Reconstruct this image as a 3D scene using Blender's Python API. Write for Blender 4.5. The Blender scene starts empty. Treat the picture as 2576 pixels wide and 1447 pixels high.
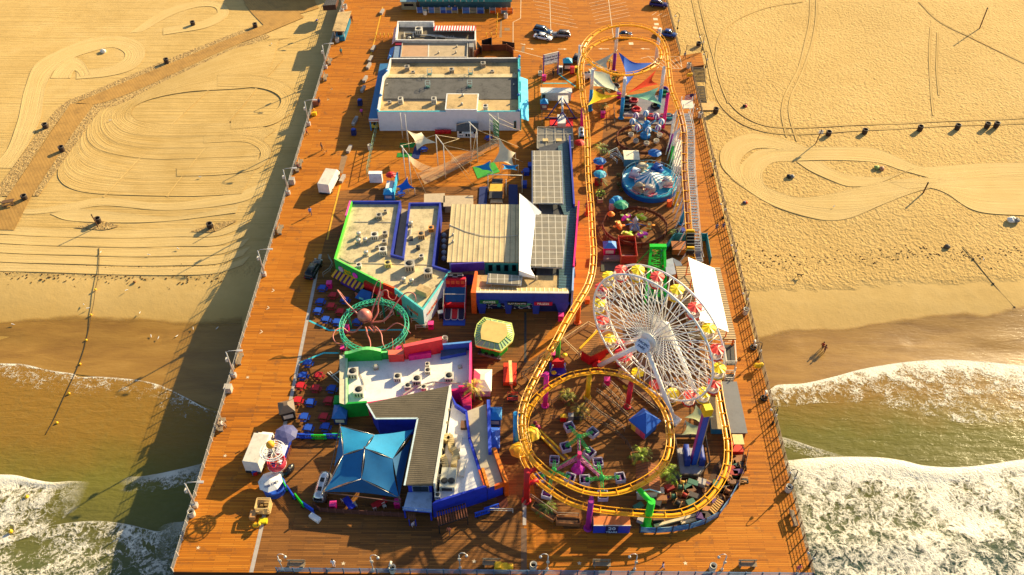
import bpy,math,random
from mathutils import Vector,Matrix
random.seed(7)
scene=bpy.context.scene
COL=scene.collection
PI=math.pi
# ------------------------------------------------------------------ camera and survey of the site
CAM_H=100.0
FOC=2200.0
PITCH=math.radians(45.5)
YAW=0.0105
FW=Vector((-math.sin(YAW)*math.cos(PITCH),math.cos(YAW)*math.cos(PITCH),-math.sin(PITCH)))
RT=Vector((math.cos(YAW),math.sin(YAW),0))
UP=RT.cross(FW)
WN=dict(a=(1300,0,.34938),b=(2000,0,.34938),c=(1200,400,.3882),d=(2100,400,.38693),e=(1000,780,.38693),f=(1700,780,.38693),g=(2300,900,.38693),h=(1000,1300,.3882),i=(1900,1300,.38695),j=(2200,1400,.38693),k=(700,1741,.3882),l=(1500,1741,.38703),m=(2000,1741,.3882),n=(0,0,.5439),o=(0,700,.46656),p=(0,1350,.65703),q=(2696,0,.5439),r=(2800,700,.50448),s=(2900,1350,.65714),D=(0,0,1.59006))
def P(w,x,y,z=0.0):
 """site survey: point at height z seen at (x, y) of survey sheet w"""
 a,b,s=WN[w]
 X=(a+x*s)/1.59006;Y=(b+y*s)/1.59006
 d=RT*((X-1288)/FOC)-UP*((Y-723.5)/FOC)+FW
 t=(z-CAM_H)/d.z
 return Vector((d.x*t,d.y*t,z))
def PL(w,pts,z=0.0):
 return[P(w,q[0],q[1],q[2]if len(q)>2 else z)for q in pts]
def terrain(y):
 T=[(-3000,-12),(55,-8.6),(68,-7.9),(76,-7.18),(91,-7.1),(96,-6.6),(100,-5.9),(104,-5.2),(108,-4.9),(116,-4.4),(123,-3.8),(143,-3.0),(170,-2.7),(3000,-2.5)]
 for(a,za),(b,zb)in zip(T,T[1:]):
  if y<=b:
   t=(y-a)/(b-a);return za+(zb-za)*t
 return-2.5
def G(w,x,y):
 """point of the beach seen at (x, y)"""
 z=-4.0
 for _ in range(12):
  q=P(w,x,y,z);z=terrain(q.y)
 return P(w,x,y,z)
SEA=-7.04
# ------------------------------------------------------------------ materials
def lin(c):
 def f(u):
  u/=255.0
  return u/12.92 if u<=.04045 else((u+.055)/1.055)**2.4
 return(f(c[0]),f(c[1]),f(c[2]),1)
_M={}
class NT:
 def __init__(s,name):
  s.m=bpy.data.materials.new(name);s.m.use_nodes=True
  s.t=s.m.node_tree;s.b=s.t.nodes['Principled BSDF'];s.out=s.t.nodes['Material Output']
 def n(s,typ,**kw):
  x=s.t.nodes.new(typ)
  for k,v in kw.items():
   if k in x.inputs.keys():x.inputs[k].default_value=v
   else:setattr(x,k,v)
  return x
 def l(s,a,b):s.t.links.new(a,b)
 def math(s,op,a,b=None,clamp=False):
  x=s.t.nodes.new('ShaderNodeMath');x.operation=op;x.use_clamp=clamp
  for i,v in enumerate((a,b)):
   if v is None:continue
   if isinstance(v,(int,float)):x.inputs[i].default_value=v
   else:s.l(v,x.inputs[i])
  return x.outputs[0]
 def mix(s,fac,a,b,blend='MIX'):
  x=s.t.nodes.new('ShaderNodeMix');x.data_type='RGBA';x.blend_type=blend
  for i,v in((0,fac),(6,a),(7,b)):
   if isinstance(v,(int,float,tuple)):x.inputs[i].default_value=v
   else:s.l(v,x.inputs[i])
  return x.outputs[2]
 def ramp(s,fac,stops):
  x=s.t.nodes.new('ShaderNodeValToRGB');e=x.color_ramp.elements
  while len(e)<len(stops):e.new(.5)
  for el,(p,c)in zip(e,stops):
   el.position=p;el.color=c if len(c)==4 else(*c,1)
  s.l(fac,x.inputs[0]);return x.outputs[0]
 def coord(s,kind='Object',scale=(1,1,1),loc=(0,0,0),rot=(0,0,0)):
  c=s.n('ShaderNodeTexCoord');mp=s.n('ShaderNodeMapping')
  mp.inputs['Scale'].default_value=scale;mp.inputs['Location'].default_value=loc;mp.inputs['Rotation'].default_value=rot
  s.l(c.outputs[kind],mp.inputs[0]);return mp.outputs[0]
 def noise(s,vec,scale,detail=4,rough=.6,dist=0):
  x=s.n('ShaderNodeTexNoise');x.inputs['Scale'].default_value=scale;x.inputs['Detail'].default_value=detail
  x.inputs['Roughness'].default_value=rough;x.inputs['Distortion'].default_value=dist
  s.l(vec,x.inputs[0]);return x.outputs[0]
 def bump(s,h,dist,strength=1.0):
  x=s.n('ShaderNodeBump');x.inputs['Strength'].default_value=strength;x.inputs['Distance'].default_value=dist
  s.l(h,x.inputs['Height']);s.l(x.outputs[0],s.b.inputs['Normal']);return x
def sc(c,k):return(min(1,c[0]*k),min(1,c[1]*k),min(1,c[2]*k),1)
def pm(c,rough=.55,metal=0.0,var=.22,scale=1.3,bump=0.0):
 """painted / plain surface: colour in display values, uneven with weather"""
 key=(tuple(c),rough,metal,var,scale,bump)
 if key in _M:return _M[key]
 t=NT('paint_%02x%02x%02x'%tuple(int(v)for v in c));L=lin(c)
 v=t.coord('Object')
 n1=t.noise(v,scale,5,.65);n2=t.noise(v,scale*7,3,.6)
 s=t.math('ADD',t.math('MULTIPLY',n1,.7),t.math('MULTIPLY',n2,.3))
 col=t.ramp(s,[(.32,sc(L,1-var*1.5)),(.5,L),(.68,sc(L,1+var*.55))])
 t.l(col,t.b.inputs['Base Color']);t.b.inputs['Roughness'].default_value=rough;t.b.inputs['Metallic'].default_value=metal
 if bump:t.bump(n2,bump)
 _M[key]=t.m;return t.m
def lined(name,c,c2,period,axis=0,width=.12,rough=.5,metal=0.,bump=.05,var=.18,rot=0):
 """surface with regular seams / ribs across one axis"""
 key=('lined',name,tuple(c),period,axis,rot)
 if key in _M:return _M[key]
 t=NT(name);L=lin(c)
 v=t.coord('Object',rot=(0,0,rot));sep=t.n('ShaderNodeSeparateXYZ');t.l(v,sep.inputs[0])
 fr=t.math('FRACT',t.math('DIVIDE',sep.outputs[axis],period))
 seam=t.math('LESS_THAN',fr,width)
 n1=t.noise(v,.5,5,.65);n2=t.noise(v,5,3)
 s=t.math('ADD',t.math('MULTIPLY',n1,.65),t.math('MULTIPLY',n2,.35))
 base=t.ramp(s,[(.3,sc(L,1-var*1.6)),(.52,L),(.7,sc(L,1+var*.5))])
 col=t.mix(seam,base,lin(c2))
 t.l(col,t.b.inputs['Base Color']);t.b.inputs['Roughness'].default_value=rough;t.b.inputs['Metallic'].default_value=metal
 if bump:
  w=t.math('ABSOLUTE',t.math('SUBTRACT',fr,.5));t.bump(t.math('POWER',t.math('MULTIPLY',w,2),4),bump)
 _M[key]=t.m;return t.m
# ------------------------------------------------------------------ mesh building
def catmull(pts,per=6,closed=False):
 n=len(pts);out=[]
 if n<3:return list(pts)
 rng=range(n if closed else n-1)
 for i in rng:
  p0=pts[(i-1)%n]if(closed or i>0)else pts[0]*2-pts[1]
  p1=pts[i];p2=pts[(i+1)%n]
  p3=pts[(i+2)%n]if(closed or i+2<n)else pts[-1]*2-pts[-2]
  for k in range(per):
   t=k/per;t2=t*t;t3=t2*t
   out.append(.5*((2*p1)+(p2-p0)*t+(2*p0-5*p1+4*p2-p3)*t2+(3*p1-p0-3*p2+p3)*t3))
 if not closed:out.append(pts[-1].copy())
 return out
def resample(pts,n):
 d=[0]
 for a,b in zip(pts,pts[1:]):d.append(d[-1]+(b-a).length)
 out=[];j=0
 for k in range(n):
  s=d[-1]*k/(n-1)
  while j<len(d)-2 and d[j+1]<s:j+=1
  t=(s-d[j])/max(1e-9,d[j+1]-d[j]);out.append(pts[j].lerp(pts[j+1],min(1,t)))
 return out
def V(*a):return Vector(a)
class MB:
 def __init__(s):s.v=[];s.f=[];s.mi=[];s.uv={};s.sm=[]
 def face(s,idx,m=0,smooth=False):s.f.append(tuple(idx));s.mi.append(m);s.sm.append(smooth)
 def poly(s,pts,m=0):
  b=len(s.v);s.v+=[Vector(p)for p in pts];s.face(range(b,b+len(pts)),m);return s
 def box(s,c,size,rz=0,m=0,mt=None):
  """box standing on c (centre of its base)"""
  x,y,z=size[0]/2,size[1]/2,size[2];b=len(s.v);ca,sa=math.cos(rz),math.sin(rz)
  for dz in(0,z):
   for dx,dy in((-x,-y),(x,-y),(x,y),(-x,y)):
    s.v.append(Vector((c[0]+dx*ca-dy*sa,c[1]+dx*sa+dy*ca,c[2]+dz)))
  for q in((3,2,1,0),(0,1,5,4),(1,2,6,5),(2,3,7,6),(3,0,4,7)):s.face([b+i for i in q],m)
  s.face([b+i for i in(4,5,6,7)],m if mt is None else mt);return s
 def beam(s,a,b_,w,h=None,m=0,up=None):
  """rectangular bar from a to b"""
  a=Vector(a);b_=Vector(b_);h=h or w;d=(b_-a).normalized()
  u=Vector(up)if up else(Vector((0,0,1))if abs(d.z)<.95 else Vector((0,1,0)))
  sd=d.cross(u).normalized();u=sd.cross(d).normalized();b=len(s.v)
  for p in(a,b_):
   for i,j in((-1,-1),(1,-1),(1,1),(-1,1)):s.v.append(p+sd*(i*w/2)+u*(j*h/2))
  for q in((0,1,2,3),(7,6,5,4),(0,4,5,1),(1,5,6,2),(2,6,7,3),(3,7,4,0)):s.face([b+i for i in q],m)
  return s
 def prism(s,poly,z0,z1,m=0,mt=None,bottom=True):
  """vertical prism over a plan polygon; z1 may be a list (sloping top)"""
  n=len(poly);area=sum(poly[i][0]*poly[(i+1)%n][1]-poly[(i+1)%n][0]*poly[i][1]for i in range(n))
  zs=list(z1)if isinstance(z1,(list,tuple))else[z1]*n
  if area<0:poly=list(reversed(poly));zs.reverse()
  b=len(s.v)
  for p in poly:s.v.append(Vector((p[0],p[1],z0)))
  for p,z in zip(poly,zs):s.v.append(Vector((p[0],p[1],z)))
  for i in range(n):
   j=(i+1)%n;s.face((b+i,b+j,b+n+j,b+n+i),m)
  s.face([b+n+i for i in range(n)],m if mt is None else mt)
  if bottom:s.face([b+i for i in reversed(range(n))],m)
  return s
 def tube(s,pts,r,n=6,m=0,closed=False,smooth=True,r1=None):
  pts=[Vector(p)for p in pts];k=len(pts);b=len(s.v);prev=None
  for i,p in enumerate(pts):
   if closed:d=pts[(i+1)%k]-pts[i-1]
   else:d=pts[min(i+1,k-1)]-pts[max(i-1,0)]
   d=d.normalized()if d.length>1e-9 else Vector((0,0,1))
   if prev is None:
    u=Vector((0,0,1))if abs(d.z)<.9 else Vector((1,0,0))
   else:u=prev
   sd=d.cross(u).normalized();u=sd.cross(d).normalized();prev=u
   rr=r if r1 is None else r+(r1-r)*i/max(1,k-1)
   for j in range(n):
    a=2*PI*j/n;s.v.append(p+sd*(math.cos(a)*rr)+u*(math.sin(a)*rr))
  for i in range(k if closed else k-1):
   i2=(i+1)%k
   for j in range(n):
    j2=(j+1)%n;s.face((b+i*n+j,b+i*n+j2,b+i2*n+j2,b+i2*n+j),m,smooth)
  if not closed:
   s.face([b+j for j in reversed(range(n))],m);s.face([b+(k-1)*n+j for j in range(n)],m)
  return s
 def lathe(s,prof,c=(0,0,0),n=12,m=0,smooth=True,cap=True):
  """profile of (radius, height) spun about the vertical through c"""
  b=len(s.v);k=len(prof)
  for r,z in prof:
   for j in range(n):
    a=2*PI*j/n;s.v.append(Vector((c[0]+math.cos(a)*r,c[1]+math.sin(a)*r,c[2]+z)))
  for i in range(k-1):
   for j in range(n):
    j2=(j+1)%n;s.face((b+i*n+j,b+i*n+j2,b+(i+1)*n+j2,b+(i+1)*n+j),m if not isinstance(m,(list,tuple))else m[j%len(m)],smooth)
  if cap:
   mm=m if not isinstance(m,(list,tuple))else m[0]
   if prof[0][0]>1e-4:s.face([b+j for j in reversed(range(n))],mm)
   if prof[-1][0]>1e-4:s.face([b+(k-1)*n+j for j in range(n)],mm)
  return s
 def ball(s,c,r,n=10,k=6,m=0,sz=1.0):
  return s.lathe([(max(1e-5,r*math.sin(PI*i/k)),-r*sz*math.cos(PI*i/k))for i in range(k+1)],c,n,m,True,False)
 def grid(s,fn,nu,nv,m=0,smooth=True,uv=None):
  b=len(s.v)
  for i in range(nu+1):
   for j in range(nv+1):
    s.v.append(Vector(fn(i/nu,j/nv)))
    if uv:s.uv[b+i*(nv+1)+j]=uv(i/nu,j/nv)
  for i in range(nu):
   for j in range(nv):
    a=b+i*(nv+1)+j;s.face((a,a+nv+1,a+nv+2,a+1),m,smooth)
  return s
 def build(s,name,mats,parent=None,local=False):
  if not isinstance(mats,(list,tuple)):mats=[mats]
  me=bpy.data.meshes.new(name)
  vs=s.v
  if parent is not None and not local:
   r=parent
   while r.parent:r=r.parent
   inv=(Matrix.Translation(r.location)@Matrix.Rotation(r.rotation_euler.z,4,'Z')).inverted()
   vs=[inv@p for p in vs]
  me.from_pydata([tuple(p)for p in vs],[],s.f)
  for m in mats:me.materials.append(m)
  for p,i,sm in zip(me.polygons,s.mi,s.sm):p.material_index=i;p.use_smooth=sm
  if s.uv:
   ul=me.uv_layers.new(name='UVMap')
   for lp in me.loops:ul.data[lp.index].uv=s.uv.get(lp.vertex_index,(0,0))
  me.update()
  o=bpy.data.objects.new(name,me);COL.objects.link(o)
  if parent is not None:o.parent=parent
  return o
def tag(o,label,cat,group=None,kind=None):
 if label:o['label']=label
 if cat:o['category']=cat
 if group:o['group']=group
 if kind:o['kind']=kind
 return o
def thing(name,label,cat,loc=(0,0,0),rz=0,group=None):
 o=bpy.data.objects.new(name,None);COL.objects.link(o);o.empty_display_size=.3
 o.location=loc;o.rotation_euler=(0,0,rz);return tag(o,label,cat,group)
def struct(mb,name,mat):return tag(mb.build(name,mat),None,None,None,'structure')
KIDS={}
def dup(root,loc,rz=0,label=None,group=None,scale=None):
 def cp(o,par):
  c=o.copy();COL.objects.link(c)
  if par is not None:c.parent=par
  for ch in o.children:cp(ch,c)
  return c
 r=cp(root,None);r.location=loc;r.rotation_euler=(0,0,rz)
 if label:r['label']=label
 if group:r['group']=group
 if scale:r.scale=(scale,)*3 if not isinstance(scale,tuple)else scale
 return r
def recolor(root,table):
 """same thing in other paint: table maps part name -> materials"""
 for ch in root.children_recursive:
  k=ch.name.split('.')[0]
  if k in table:
   ch.data=ch.data.copy()
   for i,m in enumerate(table[k]):ch.data.materials[i]=m
 return root
def text(s,size,origin,xd,yd,mat,parent,name='lettering',depth=.02,align='CENTER'):
 cu=bpy.data.curves.new('t','FONT');cu.body=s;cu.size=size;cu.extrude=depth;cu.align_x=align;cu.align_y='CENTER';cu.resolution_u=2
 cu.offset=size*.012
 to=bpy.data.objects.new('t',cu);COL.objects.link(to)
 me=bpy.data.meshes.new_from_object(to);bpy.data.objects.remove(to);me.name=name
 xd=Vector(xd).normalized();yd=Vector(yd).normalized();zd=xd.cross(yd)
 mb=MB();o3=Vector(origin)
 mb.v=[o3+xd*p.co.x+yd*p.co.y+zd*p.co.z for p in me.vertices]
 for p in me.polygons:mb.face(p.vertices)
 bpy.data.meshes.remove(me)
 return mb.build(name,mat,parent)
def rect(w,a,b,c,d,z=0):return[P(w,*q,z)for q in(a,b,c,d)]
def yawof(a,b):return math.atan2(b[1]-a[1],b[0]-a[0])
WHITE=pm((232,230,226));OFFW=pm((214,206,190));METAL=pm((190,190,190),.35,.9,.1);DARK=pm((28,26,26),.6)
GALV=pm((176,176,172),.4,.6,.15);BLUE=pm((20,60,175));DKBLUE=pm((18,36,95));CYAN=pm((20,150,205));RED=pm((205,16,26));YELL=pm((245,190,10));GREEN=pm((10,175,50))
MAGENTA=pm((225,10,125));PURPLE=pm((130,25,140));ORANGE=pm((235,95,15));PINK=pm((230,90,170));TEAL=pm((30,160,150));BROWNW=pm((92,52,28),.7);WOOD=pm((165,120,70),.7,0,.3,3)
GREY=pm((120,120,118));DKGREY=pm((62,60,60),.7);GLASS=pm((22,28,34),.08,0,.3);RUBBER=pm((20,20,22),.8)
# ------------------------------------------------------------------ light, air, camera
SUN_AZ=math.radians(42.5);SUN_EL=math.radians(24.5)
w=bpy.data.worlds.new('World');scene.world=w;w.use_nodes=True
wt=w.node_tree;sky=wt.nodes.new('ShaderNodeTexSky');sky.sky_type='NISHITA';sky.sun_disc=False
sky.sun_elevation=SUN_EL;sky.sun_rotation=PI/2-SUN_AZ;sky.air_density=1.0;sky.dust_density=1.0;sky.altitude=10
bg=wt.nodes['Background'];bg.inputs[1].default_value=.08;wt.links.new(sky.outputs[0],bg.inputs[0])
sl=bpy.data.lights.new('sun','SUN');sl.energy=5.0;sl.angle=math.radians(.55);sl.color=(1.0,.80,.45)
so=bpy.data.objects.new('sun',sl);COL.objects.link(so)
sd=Vector((math.cos(SUN_AZ)*math.cos(SUN_EL),math.sin(SUN_AZ)*math.cos(SUN_EL),math.sin(SUN_EL)))
so.rotation_euler=sd.to_track_quat('Z','Y').to_euler();so.location=(60,150,80)
cam=bpy.data.cameras.new('camera');cam.sensor_width=36;cam.lens=36*FOC/2576;cam.clip_end=6000;cam.clip_start=1
co=bpy.data.objects.new('camera',cam);COL.objects.link(co);co.location=(0,0,CAM_H)
co.rotation_euler=Matrix((RT,UP,-FW)).transposed().to_euler();scene.camera=co
scene.view_settings.view_transform='Standard';scene.view_settings.look='None';scene.view_settings.exposure=1.0;scene.view_settings.gamma=1
scene.render.engine='CYCLES';scene.cycles.max_bounces=6
# ------------------------------------------------------------------ sand
def sand_mat():
 t=NT('sand');v=t.coord('Object');sp=t.n('ShaderNodeSeparateXYZ');t.l(v,sp.inputs[0]);X,Y=sp.outputs[0],sp.outputs[1]
 big=t.noise(v,.06,4,.6);med=t.noise(v,.35,5,.65);fine=t.noise(v,3.2,5,.7)
 ch=t.noise(t.coord('Object',(1.0,.8,1)),1.75,3,.55,.7);pits=t.n('ShaderNodeTexVoronoi');pits.inputs['Scale'].default_value=1.7
 t.l(v,pits.inputs[0]);churn=t.math('ADD',ch,t.math('MULTIPLY',pits.outputs[0],.35))
 rv=t.coord('Object',(.03,1.0,1));wob=t.noise(rv,.25,3,.5);rn=t.noise(t.coord('Object',(.012,1.15,1)),1.7,6,.72)
 rake=t.math('ADD',rn,t.math('MULTIPLY',wob,.4))
 left=t.math('LESS_THAN',X,0.0)
 edge=t.math('ADD',t.math('MULTIPLY',med,5.0),t.math('ADD',t.math('MULTIPLY',t.math('ABSOLUTE',t.math('ADD',X,-36)),.05),100.5))
 edgeL=t.math('ADD',t.math('MULTIPLY',med,2.5),103.6)
 ed=t.n('ShaderNodeMix');t.l(left,ed.inputs[0]);t.l(edge,ed.inputs[2]);t.l(edgeL,ed.inputs[3])
 dry=t.math('DIVIDE',t.math('SUBTRACT',Y,ed.outputs[0]),1.6,True)
 rakezone=t.math('MULTIPLY',left,t.math('DIVIDE',t.math('SUBTRACT',Y,108.2),.8,True))
 rough=t.math('MULTIPLY',dry,t.math('SUBTRACT',1.0,rakezone))
 h=t.math('ADD',t.math('MULTIPLY',churn,t.math('MULTIPLY',rough,.25)),t.math('MULTIPLY',rake,t.math('MULTIPLY',rakezone,.24)))
 h=t.math('ADD',h,t.math('MULTIPLY',fine,.03));h=t.math('ADD',h,t.math('MULTIPLY',med,.10))
 t.bump(h,1.0,.85)
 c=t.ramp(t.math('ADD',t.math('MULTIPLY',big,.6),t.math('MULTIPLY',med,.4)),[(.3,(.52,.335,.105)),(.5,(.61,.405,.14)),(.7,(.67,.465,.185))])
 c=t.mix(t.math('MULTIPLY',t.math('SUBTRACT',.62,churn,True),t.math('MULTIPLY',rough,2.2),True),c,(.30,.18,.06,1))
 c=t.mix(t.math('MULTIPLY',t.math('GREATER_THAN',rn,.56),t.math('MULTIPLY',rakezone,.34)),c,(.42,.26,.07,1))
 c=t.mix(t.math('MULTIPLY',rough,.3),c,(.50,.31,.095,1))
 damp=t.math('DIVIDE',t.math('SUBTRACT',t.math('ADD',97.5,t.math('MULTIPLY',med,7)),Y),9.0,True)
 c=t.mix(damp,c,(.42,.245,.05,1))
 t.l(c,t.b.inputs['Base Color']);r=t.math('SUBTRACT',.9,t.math('MULTIPLY',damp,.45));t.l(r,t.b.inputs['Roughness'])
 t.b.inputs['Specular IOR Level'].default_value=.3
 return t.m
xs=[-1500,-700,-350,-200]+[-150+6*i for i in range(51)]+[200,350,700,1500]
ys=[-1500,-600,-200,0,30]+[40+3*i for i in range(64)]+[260,340,500,900,1600]
mb=MB()
for y in ys:
 for x in xs:mb.v.append(V(x,y,terrain(y)+(0 if y<93 else.12*math.sin(x*.11+y*.05)+.08*math.sin(x*.31-y*.17))))
for j in range(len(ys)-1):
 for i in range(len(xs)-1):
  a=j*len(xs)+i;mb.face((a,a+1,a+1+len(xs),a+len(xs)),0,True)
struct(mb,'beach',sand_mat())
def gz(x,y):return terrain(y)+(0 if y<93 else.12*math.sin(x*.11+y*.05)+.08*math.sin(x*.31-y*.17))
def strip(mb,A,B,lift,n=60,nv=6,raw=False,zf=None,prof=None,fold=False):
 """sheet between two traced lines, u along (metres) and v across"""
 if not raw:A=catmull(A,8);B=catmull(B,8)
 A=resample(A,n+1);B=resample(B,n+1);L=sum((a-b).length for a,b in zip(A,A[1:]))
 W_=sum((a-b).length for a,b in zip(A,B))/len(A)
 def fn(u,v):
  i=round(u*n);p=A[i].lerp(B[i],v);z=zf(p.x,p.y)if zf else gz(p.x,p.y)
  return(p.x,p.y,z+lift+(prof(u,v)if prof else 0))
 return mb.grid(fn,n,nv,0,True,lambda u,v:((min(u,1-u)if fold else u)*L,v*W_))
def GL(w,pts):return[G(w,*q)for q in pts]
def rake_mat(name,c1,c2,freq,ridge,flip=False):
 t=NT(name);uv=t.n('ShaderNodeUVMap');sp=t.n('ShaderNodeSeparateXYZ');t.l(uv.outputs[0],sp.inputs[0]);U,W_=sp.outputs[0],sp.outputs[1]
 cv=t.n('ShaderNodeCombineXYZ');t.l(t.math('MULTIPLY',U,.02),cv.inputs[0]);t.l(W_,cv.inputs[1])
 n1=t.noise(cv.outputs[0],freq,6,.75);v=t.coord('Object');n2=t.noise(v,3,4,.6);n3=t.noise(v,.2,4)
 t.bump(t.math('ADD',t.math('MULTIPLY',n1,ridge),t.math('MULTIPLY',n2,.03)),1.0,.9)
 c=t.ramp(t.math('ADD',t.math('MULTIPLY',n1,.6),t.math('MULTIPLY',n3,.4)),[(.33,c1),(.66,c2)])
 t.l(c,t.b.inputs['Base Color']);t.b.inputs['Roughness'].default_value=.92;t.b.inputs['Specular IOR Level'].default_value=.2
 return t.m
RAKE=rake_mat('raked_sand',(.50,.315,.095),(.67,.465,.185),1.9,.24)
ROLLED=rake_mat('rolled_sand',(.60,.41,.15),(.70,.50,.215),1.1,.18)
def lip(u,v):return.022*math.exp(-((v-.0)/.05)**2)+.022*math.exp(-((v-1)/.05)**2)
O1=GL('n',[(2050,300),(1750,360),(1500,470),(1150,630),(900,770),(818,850),(850,920),(950,980),(1200,1000),(1600,1003),(1950,1020)])
I1=GL('n',[(1950,640),(1700,660),(1400,680),(1150,720),(1010,770),(965,825),(985,870),(1060,900),(1300,915),(1700,915),(2040,955)])
O2=GL('n',[(2080,290),(1750,345),(1480,455),(1100,620),(800,780),(740,880),(770,985),(900,1060),(1200,1085),(1600,1085),(1940,1075)])
O3=GL('n',[(2120,285),(1750,330),(1460,440),(1050,610),(720,800),(640,950),(670,1060),(800,1125),(1100,1165),(1500,1168),(1900,1150)])
O4=GL('n',[(2140,282),(1750,322),(1440,432),(1000,620),(680,810),(580,1000),(590,1130),(740,1215),(1100,1255),(1500,1268),(1880,1255)])
O5=GL('n',[(760,800),(640,880),(530,1020),(490,1130),(525,1245),(680,1310),(1000,1340),(1400,1345),(1830,1335)])
O4b=GL('n',[(740,830),(650,900),(600,1000),(580,1060),(600,1140),(740,1215),(1100,1255),(1500,1268),(1880,1255)])
O6=GL('n',[(620,900),(500,1060),(430,1240),(450,1340),(560,1400),(760,1425),(1100,1440),(1400,1442),(1780,1430)])
R1o=GL('n',[(1500,1003),(1800,1000),(1930,1035),(1995,1110),(1960,1200),(1850,1260),(1600,1290),(1300,1300)])
R1i=GL('n',[(1500,1060),(1780,1050),(1880,1080),(1920,1130),(1890,1190),(1780,1225),(1600,1235),(1300,1240)])
R2o=GL('n',[(1600,560),(1900,560),(2100,620),(2190,720),(2130,840),(1980,930),(1700,960)])
R2i=GL('n',[(1600,640),(1880,650),(2020,690),(2070,750),(2020,830),(1900,880),(1700,890)])
mb=MB();h=.05
for A_,B_ in((O4,O3),(O5,O4b),(O6,O5),(O3,O2),(O2,O1),(O1,I1),(R1o,R1i),(R2o,R2i)):
 strip(mb,A_,B_,h,90,14,prof=lip);h+=.012
mb2=MB()
strip(mb2,GL('n',[(-60,1240),(60,1100),(130,900),(160,750),(190,640),(260,480),(420,380),(640,290),(830,262),(980,285),(1060,350),(1060,430),(980,510),(800,560),(560,580)]),GL('n',[(90,1240),(220,1050),(300,880),(320,740),(340,640),(400,520),(530,430),(700,370),(820,345),(890,365),(920,400),(900,440),(830,480),(720,500),(560,515)]),.06,90,14,prof=lip)
strip(mb2,GL('n',[(950,240),(1200,80),(1450,10),(1600,20),(1680,70),(1660,140),(1500,215),(1200,260)]),GL('n',[(1050,230),(1250,120),(1430,60),(1560,55),(1600,85),(1580,120),(1450,170),(1200,205)]),.05,60,10,prof=lip)
strip(mb2,GL('n',[(370,575),(420,500),(530,425),(610,450),(660,530),(665,545)]),GL('n',[(520,572),(530,540),(545,520),(560,520),(580,540),(590,560)]),.075,40,6,prof=lip)
strip(mb2,GL('o',[(0,180),(200,300),(600,240),(900,190),(1400,240),(2000,160),(2290,60)]),GL('o',[(0,230),(200,340),(600,300),(900,260),(1400,300),(2000,250),(2250,170)]),.045,70,6)
strip(mb2,GL('o',[(430,330),(700,290),(1100,330),(1500,350),(2050,270)]),GL('o',[(440,340),(600,390),(1000,410),(1400,395),(2030,330)]),.06,70,10,prof=lip)
for k in range(5):
 y0=440+k*78
 strip(mb2,GL('o',[(-80,y0),(500,y0+25),(1000,y0+35),(1500,y0+10+k*8),(1900,y0+20),(2150,y0-60)]),GL('o',[(-80,y0+72),(500,y0+92),(1000,y0+100),(1500,y0+85+k*6),(1850,y0+90),(2080,y0+20)]),.05+.008*k,90,10)
s1=struct(mb,'raked_sand',RAKE);s2=struct(mb2,'swept_sand_track',ROLLED)
mb=MB()
strip(mb,GL('q',[(2700,1200),(2300,1195),(2000,1220),(1800,1225),(1500,1100),(1200,1088),(900,1088),(640,1100),(510,1190),(480,1260),(520,1370),(620,1450)]),GL('q',[(2700,1295),(2400,1295),(2000,1330),(1700,1265),(1500,1200),(1200,1185),(900,1185),(740,1190),(670,1240),(650,1290),(670,1360),(720,1430)]),.05,100,12,prof=lip)
strip(mb,GL('q',[(980,1090),(860,1040),(700,1000),(560,985),(420,1030),(345,1110),(350,1220),(430,1310),(520,1375)]),GL('q',[(760,1100),(720,1090),(620,1090),(560,1110),(510,1150),(485,1200),(490,1250),(505,1300),(530,1360)]),.065,70,12,prof=lip)
strip(mb,GL('q',[(900,1190),(1000,1260),(1150,1330),(1300,1375),(1500,1350),(1750,1250)]),GL('q',[(1075,1190),(1160,1250),(1280,1290),(1420,1305),(1580,1300),(1760,1245)]),.06,60,12,prof=lip)
strip(mb,GL('r',[(500,20),(520,80),(640,140),(800,180),(1050,150),(1500,50),(2000,20),(2650,-10)]),GL('r',[(240,20),(350,100),(600,250),(900,345),(1120,355),(1350,280),(1500,190),(1750,105)]),.055,90,14,prof=lip)
strip(mb,GL('r',[(1500,60),(1800,70),(2100,20),(2400,5),(2650,5)]),GL('r',[(1640,120),(1800,108),(1950,150),(2200,290),(2650,330)]),.07,60,14,prof=lip)
struct(mb,'rolled_sand_track',ROLLED)
mb=MB()
TR=[('q',[(1005,-20),(1000,150),(970,300),(920,500),(860,620),(810,730),(795,850),(830,1010)],0),('q',[(1050,-20),(1045,150),(1015,320),(965,480),(915,600),(860,720),(850,850),(905,1040)],0),('q',[(180,-20),(230,200),(290,420),(340,600),(400,740),(520,860),(700,930),(1000,940),(1500,915),(2000,890),(2600,868)],0),('q',[(130,-20),(180,200),(240,420),(290,640),(360,790),(500,910),(700,975),(1000,988),(1500,955),(2000,925),(2600,906)],0),('q',[(950,10),(700,50),(480,140),(350,250),(310,400),(330,560),(400,760)],0),('q',[(1890,200),(1880,400),(1895,700),(1910,850)],0),('q',[(1940,240),(1935,500),(1950,700)],0),('q',[(1800,20),(1950,160),(2200,290),(2600,480)],0),('n',[(2000,420),(1750,520),(1500,700),(1200,980),(900,1300),(760,1447)],0),('n',[(2080,440),(1900,640),(1650,940),(1400,1230),(1230,1447)],0)]
for w_,pts,_ in TR:
 c=catmull(GL(w_,pts),8);d=[(b-a).normalized()for a,b in zip(c,c[1:])];d.append(d[-1])
 sd_=[V(-q.y,q.x,0)*.22 for q in d]
 strip(mb,[p+o for p,o in zip(c,sd_)],[p-o for p,o in zip(c,sd_)],.085,120,4,True,prof=lambda u,v:.018*math.cos(v*2*PI))
struct(mb,'tyre_tracks',RAKE)
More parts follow.
